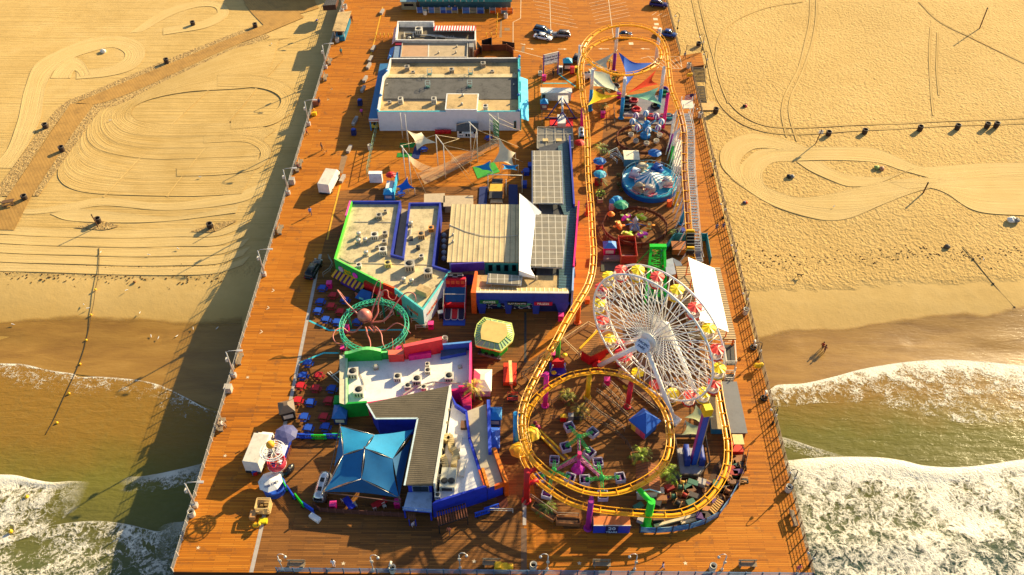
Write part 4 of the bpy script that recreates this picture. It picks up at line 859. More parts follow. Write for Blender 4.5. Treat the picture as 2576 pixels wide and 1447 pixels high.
for x,y in((2168,860),(2162,985),(712,980),(1690,850)):vent(r1,'a',x,y,zr,.12,.5)
for(x,y)in((600,1272),(640,1100),(705,820),(740,655),(2225,655),(2222,815),(2218,1095),(2218,1275)):
 c=P('a',x,y,H1);MB().lathe([(.3,0),(.3,.25),(.001,.55)],(c.x,c.y,H1+.06),4).build('parapet_finial',pm((40,130,200)),r1)
q=[P('a',630,730,2.9),P('a',720,725,2.9),P('a',640,1090,2.9),P('a',600,1290,2.9),P('a',605,1355,2.9),P('a',500,1355,2.9)]
qq=[V(P('a',655,725,2.9).x,164,0),V(FL.x-.1,164,0),V(FL.x-.1,FL.y+.1,0),V(P('a',500,1355,2.9).x,FL.y+.1,0)]
PB=pm((45,110,160),.6,0,.15)
MB().prism([(p.x,p.y)for p in(q[0],q[1],q[2],q[3],q[4],q[5])],2.72,2.9).build('porch_roof',PB,r1)
for t in(0,.33,.66,1):p=q[5].lerp(q[0],t);MB().box((p.x+.15,p.y+.15,0),(.22,.22,2.7)).build('porch_column',pm((40,140,200)),r1)
a=V(q[5].x,q[5].y-.02,0);b=V(q[4].x,q[4].y-.02,0);wallpanel(r1,a,b,2.15,2.85,WHITE,.0,'sign_board');text('PLAYLAND',.42,V((a.x+b.x)/2,a.y-.09,2.5),(1,0,0),(0,0,1),pm((190,40,40)),r1)
aR,bR=V(FR.x+.0,FR.y,0),V(BR.x,BR.y,0);L=(bR-aR)
awning(r1,aR+L*.0,aR+L*.78,2.9,2.2,1.7,[pm((45,185,225),.6,0,.12),pm((60,195,235),.6,0,.12)],14)
for t in(.02,.3,.52,.8,.98):p=aR+L*t;MB().box((p.x+.06,p.y,0),(.35,.5,H1+.1)).build('pilaster',TQ,r1)
windows(r1,lerp2(FL,FR,.93),lerp2(FL,FR,1.0),1,.5,2.2,.5,.02,TQ)
# ------------------------------------------------------------------ shed, barriers, toy car beside it
def gable_shed(name,lab,cat,c,sx,sy,h,rise,wm,rm,rz=0):
 r=thing(name,lab,cat,c,rz);MB().box((0,0,0),(sx,sy,h)).build('wall',wm,r,local=True)
 mb=MB();x,y=sx/2+.15,sy/2+.2
 mb.poly([(-x,-y,h+.02),(x,-y,h+.02),(x,0,h+rise),(-x,0,h+rise)]);mb.poly([(x,y,h+.02),(-x,y,h+.02),(-x,0,h+rise),(x,0,h+rise)]);mb.poly([(-x,-y,h-.04),(-x,0,h+rise-.06),(x,0,h+rise-.06),(x,-y,h-.04)]);mb.poly([(-x,y,h-.04),(x,y,h-.04),(x,0,h+rise-.06),(-x,0,h+rise-.06)])
 mb.poly([(-x,-y,h-.04),(-x,-y,h+.02),(-x,0,h+rise),(-x,0,h+rise-.06)]);mb.poly([(x,-y,h-.04),(x,0,h+rise-.06),(x,0,h+rise),(x,-y,h+.02)]);mb.poly([(-x,-y,h-.04),(x,-y,h-.04),(x,-y,h+.02),(-x,-y,h+.02)])
 mb.poly([(-sx/2,-sy/2,h),(-sx/2,sy/2,h),(-sx/2,0,h+rise-.07)]);mb.poly([(sx/2,-sy/2,h),(sx/2,0,h+rise-.07),(sx/2,sy/2,h)]);mb.build('roof',rm,r,local=True);return r
c=(P('c',1615,393)+P('c',1838,390))/2;sh=gable_shed('office_shed','small white shed with grey shingle roof against the white hall','shed',c+V(0,1.2,0),3.9,2.2,1.65,.8,WHITE,ROOFG)
for x in(-1.35,1.3):o=MB().box((x,-1.13,.95),(.6,.05,.55)).build('window',GREY,sh,local=True);MB().box((x,-1.165,1.0),(.48,.04,.42)).build('pane',GLASS,o,local=True)
o=MB().box((.05,-1.13,.0),(1.1,.05,1.35)).build('door',pm((210,210,205)),sh,local=True)
for x in(-.2,.3):MB().box((x,-1.16,.3),(.34,.03,.85)).build('pane',GLASS,o,local=True)
MB().box((.1,-1.5,1.45),(2.2,.9,.06)).build('porch_roof',OFFW,sh,local=True);MB().box((-1.2,-1.13,.35),(.7,.03,.16)).build('arrow_mark',DARK,sh,local=True)
def barrier(mat):
 r=thing('water_barrier','','barrier',(0,0,0),0,'red barriers stacked by the white hall');mb=MB();loft(mb,[ring(-.62,.5,0,.8,.08),ring(0,.42,.0,.85,.08),ring(.62,.5,0,.8,.08)]);mb.build('body',mat,r,local=True);MB().lathe([(.09,.85),(.09,.93)],(0,0,0),8).build('cap',DARK,r,local=True);return r
wbp=barrier(RED);k=0
for j,y in enumerate((275,318)):
 for x in(1425,1475,1525):
  q=P('c',x,y+28);lab='red plastic water barrier in the %s row against the white hall, %s'%(('back','front')[j],{1425:'left end',1475:'middle',1525:'right end'}[x])
  if k==0:wbp.location=q;wbp['label']=lab
  else:dup(wbp,q,0,lab)
  k+=1
q=P('c',775,285);o=thing('toy_car','yellow rounded toy ride parked under the blue porch','ride',q,.2)
mb=MB();loft(mb,[ring(-.7,.9,.15,.6,.2),ring(-.3,1.1,.1,.75,.25),ring(.3,1.1,.1,.8,.25),ring(.75,.8,.2,.5,.18)]);mb.build('body',YELL,o,local=True);MB().ball((.0,0,.78),.34,10,6).build('seat',DARK,o,local=True)
for sx in(-.4,.45):
 for sy in(-.5,.5):MB().tube([V(sx,sy*.8,.18),V(sx,sy*1.1,.18)],.18,10).build('wheel',RUBBER,o,local=True)
# ------------------------------------------------------------------ diner with striped awnings, and the beige roofed shop
H2=3.4
p_=[Vector((q.x,q.y,0))for q in(P('a',805,462,2.9),P('a',1725,465,2.9),P('a',1728,320,2.9),P('a',1255,318,2.9),P('a',1250,245,H2),P('a',830,245,H2))]
r2=block('diner','white walled diner with an open roof full of ducts and red striped awnings','building',p_,[2.9,2.9,2.9,2.9,H2,H2],[OFFW,OFFW,OFFW,OFFW,WHITE,WHITE],None,.8,.25,WHITE)
MB().prism(inset(p_,.23),1.9,2.1).build('roof',pm((110,100,84),.9,0,.4,.4),r2)
awning(r2,p_[3]+V(0,-2.4,0),p_[2]+V(0,-2.4,0),3.6,3.1,-2.9,[RED,WHITE],31,'striped_awning')
awning(r2,p_[5],p_[0],2.6,1.7,.9,[RED,WHITE],19,'striped_awning')
ac(r2,'a',1078,385,2.1,1.5,0,OFFW,.8);ac(r2,'a',1395,440,2.1,.7,0,OFFW,.5);ac(r2,'a',1458,440,2.1,.7,0,OFFW,.5);vent(r2,'a',968,455,2.1,.3,.7)
for pts in([(910,440),(910,385),(1010,385),(1012,440)],[(1012,385),(1085,380),(1100,415),(1330,420),(1420,450),(1620,460)],[(1270,425),(1275,455)],[(1220,425),(1500,450)]):duct(r2,'a',pts,2.15,.16)
p3=[Vector((q.x,q.y,0))for q in(P('a',862,662,2.4),P('a',1632,660,2.4),P('a',1640,478,2.4),P('a',885,478,2.4))]
r3=block('souvenir_shop','beige flat roofed shop between the striped diner and the white hall','building',p3,2.5,[pm((150,140,120))],pm((186,164,132),.9,0,.15,.6),.25,.2,pm((176,170,160)))
for x,y in((1508,540),(1300,612),(1500,608)):vent(r3,'a',x,y,2.26,.16,.5)
roofpoly(r3,'a',[(1180,505),(1195,505),(1190,655),(1175,655)],2.3,.04,OFFW,'roof_seam');roofpoly(r3,'a',[(890,490),(1180,508),(1172,655),(865,655)],2.265,.01,pm((190,150,115),.9,0,.12,.6),'roof_panel')
awning(r3,P('a',800,530,2.3),P('a',765,655,2.3),2.3,1.8,1.0,[pm((30,100,175))],4);roofpoly(r3,'a',[(800,530),(880,520),(862,660),(780,660)],2.3,.1,pm((120,140,165)),'side_roof');roofpoly(r3,'a',[(808,475),(888,475),(880,512),(805,512)],2.5,.3,pm((170,15,45)),'sign_box')
r3b=thing('stair_cabinet','grey upright cabinet at the end of the beige shop roof','cabinet',P('a',1680,600));c=P('a',1680,640);MB().box((c.x,c.y,0),(1.0,1.6,2.6)).build('body',pm((150,146,140)),r3b);MB().box((c.x,c.y-.82,.3),(.5,.04,1.9)).build('door',pm((70,66,64)),r3b)
yd=thing('yard_fence','brown timber yard fence with dark folded gates behind the white hall','fence',P('a',1920,655));pts=PL('a',[(1715,655),(1800,585),(2080,578),(2155,625),(2155,655)],0)
for a,b in zip(pts,pts[1:]):MB().beam(a+V(0,0,.75),b+V(0,0,.75),.1,1.5,up=(0,0,1)).build('fence_panel',pm((120,60,30),.8),yd)
for p in pts:MB().box((p.x,p.y,0),(.16,.16,1.65)).build('post',pm((170,110,70)),yd)
for(a,b)in(((1740,500),(1795,575)),((1795,490),(1910,460)),((2030,500),(2170,520)),((1910,460),(1912,555))):
 A_,B_=P('a',a[0],a[1]+55),P('a',b[0],b[1]+55);MB().beam(A_+V(0,0,.95),B_+V(0,0,.95),.08,1.7,up=(0,0,1)).build('gate',pm((44,42,40)),yd)
a0,b0=P('a',1055,150),P('a',2150,140);y0=a0.y
SH_=3.6;st=thing('beach_stall','long dark roofed stall fronted by blue, green and orange panels','building',V((a0.x+b0.x)/2,y0+4,0))
MB().box(((a0.x+b0.x)/2,y0+5,0),(b0.x-a0.x-1,6,SH_)).build('wall',pm((60,96,100)),st);MB().box(((a0.x+b0.x)/2,y0+5,SH_),(b0.x-a0.x-.5,6.6,.25)).build('roof',pm((70,66,60),.9,0,.4,.5),st)
PC=[(40,80,160),(120,112,90),(70,100,170),(110,106,96),(60,110,180),(120,120,100),(30,70,160)];L=b0.x-a0.x
for t0,t1,n,cols in((0,.425,7,PC),(.475,.70,3,PC[2:]),(.76,1.0,4,[(96,110,130),(235,110,20),(205,80,15),(240,120,20)])):
 for k in range(n):
  x0=a0.x+L*(t0+(t1-t0)*k/n);x1=a0.x+L*(t0+(t1-t0)*(k+1)/n)
  for z,j in((0,2),(.72,0)):MB().box(((x0+x1)/2,y0,z+.03),(x1-x0-.08,.08,.66)).build('counter_panel',pm(cols[(k+j)%len(cols)]),st)
 for k in range(n+1):x0=a0.x+L*(t0+(t1-t0)*k/n);MB().box((x0,y0,0),(.09,.12,1.55)).build('panel_post',OFFW,st)
MB().beam(V(a0.x+.2,y0+1.6,2.3),V(b0.x-.2,y0+1.6,2.3),.08,.5,up=(0,0,1)).build('fascia',pm((40,140,140)),st)
for k in range(11):c=V(a0.x+2+k*1.35,y0+1.52,2.3);MB().tube([c,c+V(0,-.05,0)],.13,8).build('round_mark',OFFW,st)
kb=thing('corner_booth','grey green booth at the left end of the panelled stall','booth',P('a',965,110));c=P('a',965,105);MB().box((c.x,c.y+1,0),(3.4,2.6,2.0)).build('wall',pm((130,126,100)),kb);MB().box((c.x,c.y+1,2.0),(3.9,3.1,.15)).build('roof',pm((120,150,160)),kb);MB().box((c.x,c.y-.33,.9),(2.2,.06,.6)).build('counter_window',GLASS,kb)
c=P('a',180,430);kk=thing('beach_kiosk','narrow teal kiosk with a flat beige roof at the left rail','kiosk',c,0);q=PL('a',[(85,355),(225,358),(302,125),(150,140)],2.6)
MB().prism([(p.x,p.y)for p in q],2.45,2.6).build('roof',ROOFT,kk);qq=inset([Vector((p.x,p.y,0))for p in q],.35);MB().prism(qq,0,1.1).build('counter',pm((20,120,150)),kk)
for p in qq:MB().box((p.x,p.y,1.1),(.14,.14,1.35)).build('post',OFFW,kk)
MB().prism(inset(qq,.5),1.1,2.2).build('shelves',DARK,kk)
# ------------------------------------------------------------------ burger and taco stand building
H3=4.0
e3=PL('e',[(1045,62),(1560,62),(1470,612),(1575,640),(1642,82),(1975,78),(1900,728),(2078,785),(1790,1195),(1490,970),(1370,920),(868,662)],H3)
e3=[V(p.x,p.y,0)for p in e3];DB=pm((45,60,165));GR=pm((15,165,65));TL=pm((90,205,200));LG=pm((100,235,60))
r4=block('burger_stand','rambling flat roofed snack building with green, red and turquoise walls','building',e3,H3,[DB,DB,DB,DB,DB,DB,DB,pm((200,215,220)),TL,RED,GR,LG],ROOFC,.5,.28,[DB,DB,DB,DB,DB,DB,DB,TL,TL,ORANGE,pm((110,225,90)),LG])
z=H3-.5
cor=[e3[1]+V(.05,-.3,0),e3[4]+V(-.05,-.3,0),e3[3]+V(0,.3,0),e3[2]+V(.1,.3,0)]
MB().prism([(p.x,p.y)for p in cor],0,2.6,0,1).build('passage_roof',[DB,pm((170,150,120),.9,0,.2)],r4)
pk0,pk1=e3[11].lerp(e3[0],.73),e3[0];wallpanel(r4,pk0,pk1,.02,H3+.07,PINK,-.29,'pink_wall',.34)
for x,y,s_,m_ in((1340,240,.9,None),(1403,185,.55,None),(1293,450,1.1,OFFW),(1400,420,.8,None),(1393,505,.75,None),(1380,605,1.15,OFFW),(1875,370,.85,pm((230,150,60))),(1775,440,1.05,pm((200,160,110))),(1130,750,.75,OFFW),(1430,735,.95,pm((230,210,120))),(1655,765,1.5,None),(1845,835,1.3,None),(1740,555,.6,DKGREY),(1320,555,.5,None),(1775,655,.7,OFFW)):ac(r4,'e',x,y,z,s_,.08,m_)
for x,y in((1128,430),(1125,500),(1195,490),(1203,625),(1590,900),(1672,915),(1665,320)):vent(r4,'e',x,y,z,.34,1.0)
c=P('e',1795,1015,z);MB().box((c.x,c.y,z),(2.0,1.3,1.0),-.5).build('roof_hood',ROOFT,r4);c=P('e',1660,455,z);MB().box((c.x,c.y,z),(.8,1.0,.15),.1).build('roof_hatch',DKGREY,r4)
duct(r4,'e',[(1080,290),(1470,295)],z-.18,.05);duct(r4,'e',[(930,660),(1040,715),(1900,735)],z-.18,.05);duct(r4,'e',[(1670,350),(1660,420),(1620,470)],z,.1)
ga,gb=e3[11],e3[10];gd=(gb-ga).normalized();gn=V(gd.y,-gd.x,0)
def gpt(t,z_,off=.06):p=ga+(gb-ga)*t+gn*off;return V(p.x,p.y,z_)
text('Beach',.85,gpt(.24,2.75),gd,(0,0,1),YELL,r4);text('Burger',.85,gpt(.31,2.05),gd,(0,0,1),YELL,r4)
for t_,z_,m_ in((.13,2.5,pm((190,170,190))),(.43,2.75,pm((235,60,190)))):c=gpt(t_,z_,.02);MB().tube([c,c+gn*.14],.52,16).build('round_sign',m_,r4);MB().tube([c,c+gn*.1],.58,16).build('round_sign',PURPLE,r4)
awning(r4,gpt(.0,0),gpt(.62,0),1.75,1.25,1.15,[pm((240,170,20)),pm((80,20,90))],15);wallpanel(r4,gpt(.15,0,.1),gpt(.66,0,.1),0,.85,pm((90,50,160)),.5,'counter',.3)
ra_,rb_=P('e',1180,985,0),P('e',1575,1165,0);q=[P('e',1170,890,2.9),P('e',1480,1000,2.9),P('e',1590,1075,2.9)]
rd=[V(*P('e',1172,900,2.8).xy,0),V(*P('e',1582,1085,2.8).xy,0)];d_=(rd[1]-rd[0]).normalized();n_=V(-d_.y,d_.x,0)
MB().prism([rd[0],rd[1],rd[1]+n_*2.2,rd[0]+n_*1.7],1.2,2.8,0,1).build('sign_box',[RED,pm((200,70,20))],r4)
q=PL('e',[(1330,940),(1400,905),(1500,965),(1470,1010)],3.0);MB().prism([(p.x,p.y)for p in q],2.4,3.0).build('sign_top',pm((245,110,30)),r4)
for t_ in(.36,.95):p=rd[0].lerp(rd[1],t_)+n_*.1;MB().box((p.x,p.y,0),(.2,.2,1.2)).build('post',WHITE,r4)
p=rd[0].lerp(rd[1],.5)-n_*.1;MB().ball((p.x-.3,p.y,2.2),.45,12,8).build('sign_bun',pm((230,200,170)),r4);MB().tube([V(p.x-.2,p.y-.1,1.9),V(p.x+1.2,p.y-.6,1.2)],.2,8,r1=.1).build('sign_sausage',pm((230,20,20)),r4)
ta,tb,tc=e3[9],e3[8],e3[7]
td=(tb-ta).normalized();tn=V(td.y*-1,td.x,0);tn=-tn if tn.y>0 else tn;c=ta.lerp(tb,.62)+tn*.1;xd=td if td.x>0 else-td;text('TACOS',.8,V(c.x,c.y,2.1),xd,(0,0,1),pm((235,110,30)),r4)
td2=(tc-tb).normalized();n2=V(td2.y,-td2.x,0);c=tb.lerp(tc,.28)+n2*.1;text('NACHOS',.8,V(c.x,c.y,2.2),td2,(0,0,1),pm((235,110,40)),r4)
bay=[V(*P('e',x,y,0).xy,0)for x,y in((1645,1235),(1700,1268),(1800,1275),(1880,1235),(1925,1160))];bay+=[tc.lerp(tb,.3),tb.lerp(ta,.45)]
MB().prism([(p.x,p.y)for p in bay],0,.75,0,1).build('bay_base',[pm((170,190,205)),pm((190,225,225))],r4);bi=inset(bay,.12);MB().prism([(p.x,p.y)for p in bi],.75,1.45).build('bay_window',GLASS,r4)
for a,b in zip(bay[:5],bay[1:5]):
 for k in range(4):p=a.lerp(b,k/4);MB().box((p.x,p.y,.75),(.08,.08,.7)).build('mullion',OFFW,r4)
MB().prism([(p.x,p.y)for p in inset(bay,.06)],1.45,1.62).build('bay_roof',TL,r4)
q=PL('e',[(1880,1130),(1945,1090),(1935,1110)],1.6)
def vending(lab,c,rz,mat,front,h=1.6,name='vending_machine',cat='vending machine'):
 t_=thing(name,lab,cat,c,rz);MB().box((0,0,0),(.8,.7,h)).build('body',mat,t_,local=True);MB().box((0,-.37,.35),(.62,.04,h-.55)).build('front_panel',front,t_,local=True);MB().box((.2,-.38,.12),(.25,.05,.15)).build('coin_slot',DARK,t_,local=True);return t_
vending('black drinks machine at the green corner of the snack building',P('e',1125,1060),-.5,DARK,pm((190,110,90)))
o=thing('ticket_hut','blue roofed ticket hut under the red sign of the snack building','hut',P('e',1200,1100),-.4);MB().box((0,0,0),(1.6,1.2,1.1)).build('body',pm((60,60,80)),o,local=True);mb=MB()
mb.poly([(-1.3,-1.0,1.2),(1.3,-1.0,1.2),(.9,.6,1.9),(-.9,.6,1.9)]).poly([(-1.3,-1.0,1.2),(-.9,.6,1.9),(-1.1,.9,1.2)]).poly([(1.3,-1,1.2),(1.1,.9,1.2),(.9,.6,1.9)]).poly([(-1.3,-1,1.18),(-1.1,.9,1.18),(1.1,.9,1.18),(1.3,-1,1.18)]).poly([(1.1,.9,1.2),(-1.1,.9,1.2),(-.9,.6,1.9),(.9,.6,1.9)]);mb.build('roof',pm((25,90,165)),o,local=True);MB().box((-.1,-1.0,1.35),(.8,.05,.4)).build('sign',pm((110,200,200)),o,local=True)
vending('pink and green game machine in front of the taco corner',P('e',1580,1250),.3,PINK,pm((140,190,150)));vending('green game machine left of the pink one at the taco corner',P('e',1540,1235),.3,GREEN,pm((120,110,140)))
vending('black vending machine against the white wall of the taco building',P('e',1972,1160),.3,DARK,DKGREY);vending('silver phone kiosk beside the basketball game',P('e',1975,1275),.3,METAL,DARK,1.5,'phone_kiosk','kiosk')
# ------------------------------------------------------------------ ribbed metal roof hall, white tent roof, long arcade with solar canopies
RIB=lined('ribbed_roof',(214,190,140),(120,100,70),.83,0,.09,.55,.1,.06,.22)
q5=[V(p.x,p.y,0)for p in PL('f',[(228,690),(968,692),(975,108),(272,105)],4.4)]
r5=block('carousel_hall','hall with a wide ribbed beige metal roof and white and mint walls','building',[q5[0]+V(.3,.3,0),q5[1]+V(-.1,.3,0),q5[2]+V(-.1,-.2,0),q5[3]+V(.3,-.2,0)],4.1,[pm((214,222,232)),OFFW,OFFW,OFFW],None,0,.25)
mb=MB();mb.prism([(p.x,p.y)for p in q5],4.15,[4.35,4.35,4.6,4.6]);mb.build('roof',RIB,r5)
fa,fb=q5[0]+V(.3,.3,0),q5[1]+V(-.1,.3,0);wallpanel(r5,fa.lerp(fb,.52),fb,0,4.05,pm((90,200,180)),.0,'mint_wall',.03);windows(r5,fa,fa.lerp(fb,.26),2,2.2,3.5,.75,.02,pm((140,190,230)));windows(r5,fa.lerp(fb,.54),fb,4,2.2,3.5,.75,.04,pm((60,170,160)));awning(r5,fa.lerp(fb,.19),fa.lerp(fb,.51),3.6,2.9,1.5,[pm((96,84,66),.9,0,.3,2)],3,'shingle_awning')
for x,y in((290,420),(290,490),(262,330)):vent(r5,'f',x,y,4.4,.16,.5)
duct(r5,'f',[(262,325),(420,390),(600,435),(780,445),(960,430)],4.3,.05)
for k in range(5):c=P('f',215,420+k*60,1.5);MB().ball((c.x-.3,c.y,1.6),.45,8,5).build('side_tank',pm((200,196,190)),r5)
r6=thing('tent_roof','tall bright white sloping tent roof between ribbed hall and solar panels','canopy',P('f',1050,500));t5=5.6
q6=PL('f',[(976,-12),(1045,38),(1112,88),(1203,160),(1152,214),(1092,740),(1138,818),(972,795)],t5)
mb=MB();zz=[t5+.1,t5,t5-.1,t5-.3,t5-.5,t5-.5,t5-.5,t5+.3];mb.prism([(p.x,p.y)for p in q6],4.7,zz);mb.build('roof_sheet',pm((244,243,240),.5,0,.04),r6)
for p in q6[::2]:MB().box((p.x+(.3 if p.x<q6[3].x-1 else-.3),p.y+(.4 if p.y<110 else-.6),0),(.2,.2,4.75)).build('post',OFFW,r6)
CORR=lined('corrugated_teal',(70,104,112),(44,72,80),.62,1,.35,.5,.2,.06,.3)
R_=[P('d',452,392,4.4),P('d',498,1100,4.4),P('f',1580,90,4.4),P('f',1527,760,4.4),P('f',1508,1150,4.4)]
lx=[P('d',370,480,4.2),P('d',395,1080,4.2),P('f',1468,205,4.2),P('f',1420,760,4.2),P('f',1412,1030,4.2)]
r7=thing('long_arcade','long arcade with teal corrugated roof edge and blue and magenta parapet','building',P('f',1450,500))
FYG=P('f',520,1215).y
for L_ in(R_,lx):L_[-1]=L_[-2].lerp(L_[-1],(L_[-2].y-FYG-.35)/(L_[-2].y-L_[-1].y))
mb=MB();mb.prism([(p.x-.35,p.y)for p in R_]+[(p.x-4.0,p.y)for p in reversed(lx)],0,3.9,0,1);mb.build('wall',[DKBLUE,pm((70,70,74))],r7)
mb=MB()
for k in range(4):mb.poly([lx[k]+V(-.5,0,0),R_[k]+V(-.1,0,-.35),R_[k+1]+V(-.1,0,-.35),lx[k+1]+V(-.5,0,0)][::-1])
mb.build('roof_edge',CORR,r7)
for k,(m_,h)in enumerate(((DB,4.9),(DB,4.7),(MAGENTA,5.0),(pm((150,180,225)),4.7))):
 a,b=R_[k],R_[k+1]
 if k==1:continue
 MB().prism([a,b,b+V(.28,0,0),a+V(.28,0,0)],0,h).build('parapet',m_,r7)
for x,y in((1582,270),(1565,395),(1557,680),(1550,800)):
 c=P('f',x,y,3.6);MB().box((c.x,c.y,2.9),(.12,1.3,.8)).build('wall_sign',pm((60,16,60)),r7);MB().box((c.x+.07,c.y,3.1),(.02,1.0,.35)).build('lettering',pm((230,90,160)),r7)
SOL=None
def solar_mat():
 t=NT('solar_cells');v=t.coord('Object');b1=t.n('ShaderNodeTexBrick');b1.offset=0;b1.inputs['Scale'].default_value=1;b1.inputs['Brick Width'].default_value=.155;b1.inputs['Row Height'].default_value=3.9;b1.inputs['Mortar Size'].default_value=.02
 t.l(v,b1.inputs[0]);b2=t.n('ShaderNodeTexBrick');b2.offset=0;b2.inputs['Scale'].default_value=1;b2.inputs['Brick Width'].default_value=1.1;b2.inputs['Row Height'].default_value=1.45;b2.inputs['Mortar Size'].default_value=.055;t.l(v,b2.inputs[0])
 n=t.noise(v,.7,5,.7);c=t.ramp(n,[(.35,(.16,.145,.11)),(.6,(.26,.22,.15)),(.75,(.42,.33,.19))]);c=t.mix(b1.outputs[1],c,(.42,.36,.26,1));c=t.mix(b2.outputs[1],c,(.66,.60,.48,1))
 t.l(c,t.b.inputs['Base Color']);t.b.inputs['Roughness'].default_value=.35;return t.m
SOL=solar_mat()
def canopy(lab,w_,pts,z,posts=True):
 q=PL(w_,pts,z);o=thing('solar_canopy',lab,'solar panels',V(sum(p.x for p in q)/4,sum(p.y for p in q)/4,0),0,'solar panel arrays');MB().prism([(p.x,p.y)for p in q],z-.12,z).build('panels',SOL,o);qi=inset([Vector((p.x,p.y,0))for p in q],-.06);MB().prism(qi,z-.22,z-.122).build('frame',METAL,o)
 if posts:
  for p in inset([Vector((p.x,p.y,0))for p in q],.5):MB().box((p.x,p.y,z-1.5),(.14,.14,1.28)).build('post',GALV,o)
 return o
canopy('upper solar panel canopy with curved track shadows on it','d',[(78,525),(375,525),(392,1068),(80,1062)],5.2);canopy('lower solar panel canopy beside the magenta parapet','f',[(1148,195),(1470,208),(1420,750),(1092,735)],5.2);canopy('small pair of solar panels on the games building roof','f',[(660,812),(1000,835),(985,925),(645,905)],4.9,False)
r8=thing('skylight_shed','low shed with a see-through grid roof above the upper solar canopy','shed',P('d',310,400));q=PL('d',[(128,283),(492,283),(500,495),(125,498)],3.2);MB().prism([(p.x,p.y)for p in q],0,3.05,0,1).build('wall',[pm((90,84,80)),pm((130,124,110),.3,0,.3)],r8)
mb=MB()
for k in range(5):a,b=q[0].lerp(q[1],k/4),q[3].lerp(q[2],k/4);mb.beam(a,b,.07)
for k in range(4):a,b=q[0].lerp(q[3],k/3),q[1].lerp(q[2],k/3);mb.beam(a+V(0,0,.08),b+V(0,0,.08),.07)
mb.build('roof_grid',pm((200,190,170)),r8)
for x in(210,350):c=P('d',x,425,3.05);MB().box(c,(1.0,.8,.3)).build('roof_unit',pm((220,190,130)),r8)
# ------------------------------------------------------------------ games building
H5=4.6
g={k:P('f',*v)for k,v in dict(a=(495,1228,0),b=(1480,1255,0),c=(1505,1030,H5),d=(528,1035,H5),e=(685,790,4.0),f_=(1420,835,4.0),l=(520,792,H5)).items()}
fy=P('f',520,1215).y-.2;x0=P('f',520,1215).x;x1=P('f',1470,1250).x
r9=thing('games_building','blue fronted games building with sea mural, orange side wall and GAMES sign','building',V((x0+x1)/2,fy+4,0));by=P('f',1400,835,4.0).y
MB().box(((x0+x1)/2,(fy+1.2+by)/2,0),(x1-x0-.3,by-fy-1.2,3.9)).build('wall',pm((18,26,80)),r9)
MB().box(((x0+x1)/2,(fy+1.2+by)/2,3.9),(x1-x0-.3,by-fy-1.2,.12)).build('roof',ROOFT,r9)
fxL,fxR=P('f',518,1035,H5).x,P('f',1487,1030,H5).x
MB().prism([(fxL,fy),(fxR,fy),(fxR,fy+.35),(fxL,fy+.35)],2.35,H5).build('fascia',pm((40,62,160)),r9);MB().prism([(fxL,fy-.03),(fxR,fy-.03),(fxR,fy+.38),(fxL,fy+.38)],H5+.003,H5+.08).build('coping',OFFW,r9)
mb=MB();mb.prism([(fxL,fy+.36),(fxR,fy+.36),(fxR,fy+1.7),(fxL,fy+1.7)],3.95,[H5-.1,H5-.1,4.1,4.1]);mb.build('fascia_back',lined('fascia_ribs',(205,176,120),(240,220,180),.7,0,.12,.8),r9)
for t_,w1,w0 in((.075,1.5,.9),(.36,1.3,.7),(.66,1.2,.9),(.94,2.2,.8)):
 xc=x0+(x1-x0)*t_;mb=MB();mb.v=[V(xc-w0/2,fy-.02,0),V(xc+w0/2,fy-.02,0),V(xc+w1/2,fy-.02,2.4),V(xc-w1/2,fy-.02,2.4),V(xc-w0/2,fy+.33,0),V(xc+w0/2,fy+.33,0),V(xc+w1/2,fy+.33,2.4),V(xc-w1/2,fy+.33,2.4)]
 for f in((0,1,2,3),(5,4,7,6),(1,5,6,2),(4,0,3,7),(3,2,6,7)):mb.face(f)
 mb.build('pillar',pm((44,66,168)),r9)
def mural_mat():
 t=NT('sea_mural');v=t.coord('Object');n=t.n('ShaderNodeTexWave');n.wave_type='RINGS';n.inputs['Scale'].default_value=1.2;n.inputs['Distortion'].default_value=9;n.inputs['Detail'].default_value=2;n.inputs['Detail Scale'].default_value=.9;t.l(v,n.inputs[0])
 sp=t.n('ShaderNodeSeparateXYZ');t.l(v,sp.inputs[0]);lo=t.math('LESS_THAN',sp.outputs[2],1.0);c=t.mix(t.math('MULTIPLY',t.math('GREATER_THAN',n.outputs[1],.86),lo),(.012,.018,.09,1),(.62,.66,.72,1));t.l(c,t.b.inputs['Base Color']);return t.m
MB().box(((x0+x1)/2,fy+1.1,0),(x1-x0-.3,.1,2.4)).build('mural',mural_mat(),r9)
def blob(pts,mat,y,nm,th_=.04):mb=MB();n=len(pts);mb.poly([V(px,y,pz)for px,pz in pts]);return mb.build(nm,mat,r9)
def sea_thing(c,pts,mat,s_=1.0):return blob([(c[0]+a*s_,c[1]+b*s_)for a,b in pts],mat,fy+1.03,'mural_animal')
W_=x1-x0;FISH=[(-.6,0),(-.2,-.35),(.3,-.2),(.6,-.35),(.5,0),(.6,.35),(.3,.2),(-.1,.35)]
sea_thing((x0+W_*.16,1.75),FISH,pm((235,120,40)),1.2);sea_thing((x0+W_*.76,.55),FISH,pm((235,90,40)),.7);sea_thing((x0+W_*.26,1.05),[(-.3,-.6),(.1,-.7),(.3,-.3),(.1,0),(.35,.4),(-.1,.7),(-.4,.45),(-.1,.3),(-.3,-.1)],pm((40,170,190)),1.0)
sea_thing((x0+W_*.51,1.15),[(-1.4,-.2),(-.8,-.5),(.4,-.6),(1.2,-.3),(1.5,.3),(.9,.1),(.2,.5),(-.6,.4)],pm((100,200,150)),1.0);sea_thing((x0+W_*.5,1.35),[(-.7,-.2),(0,-.3),(.6,0),(.1,.35),(-.5,.25)],pm((130,190,60)),1.1)
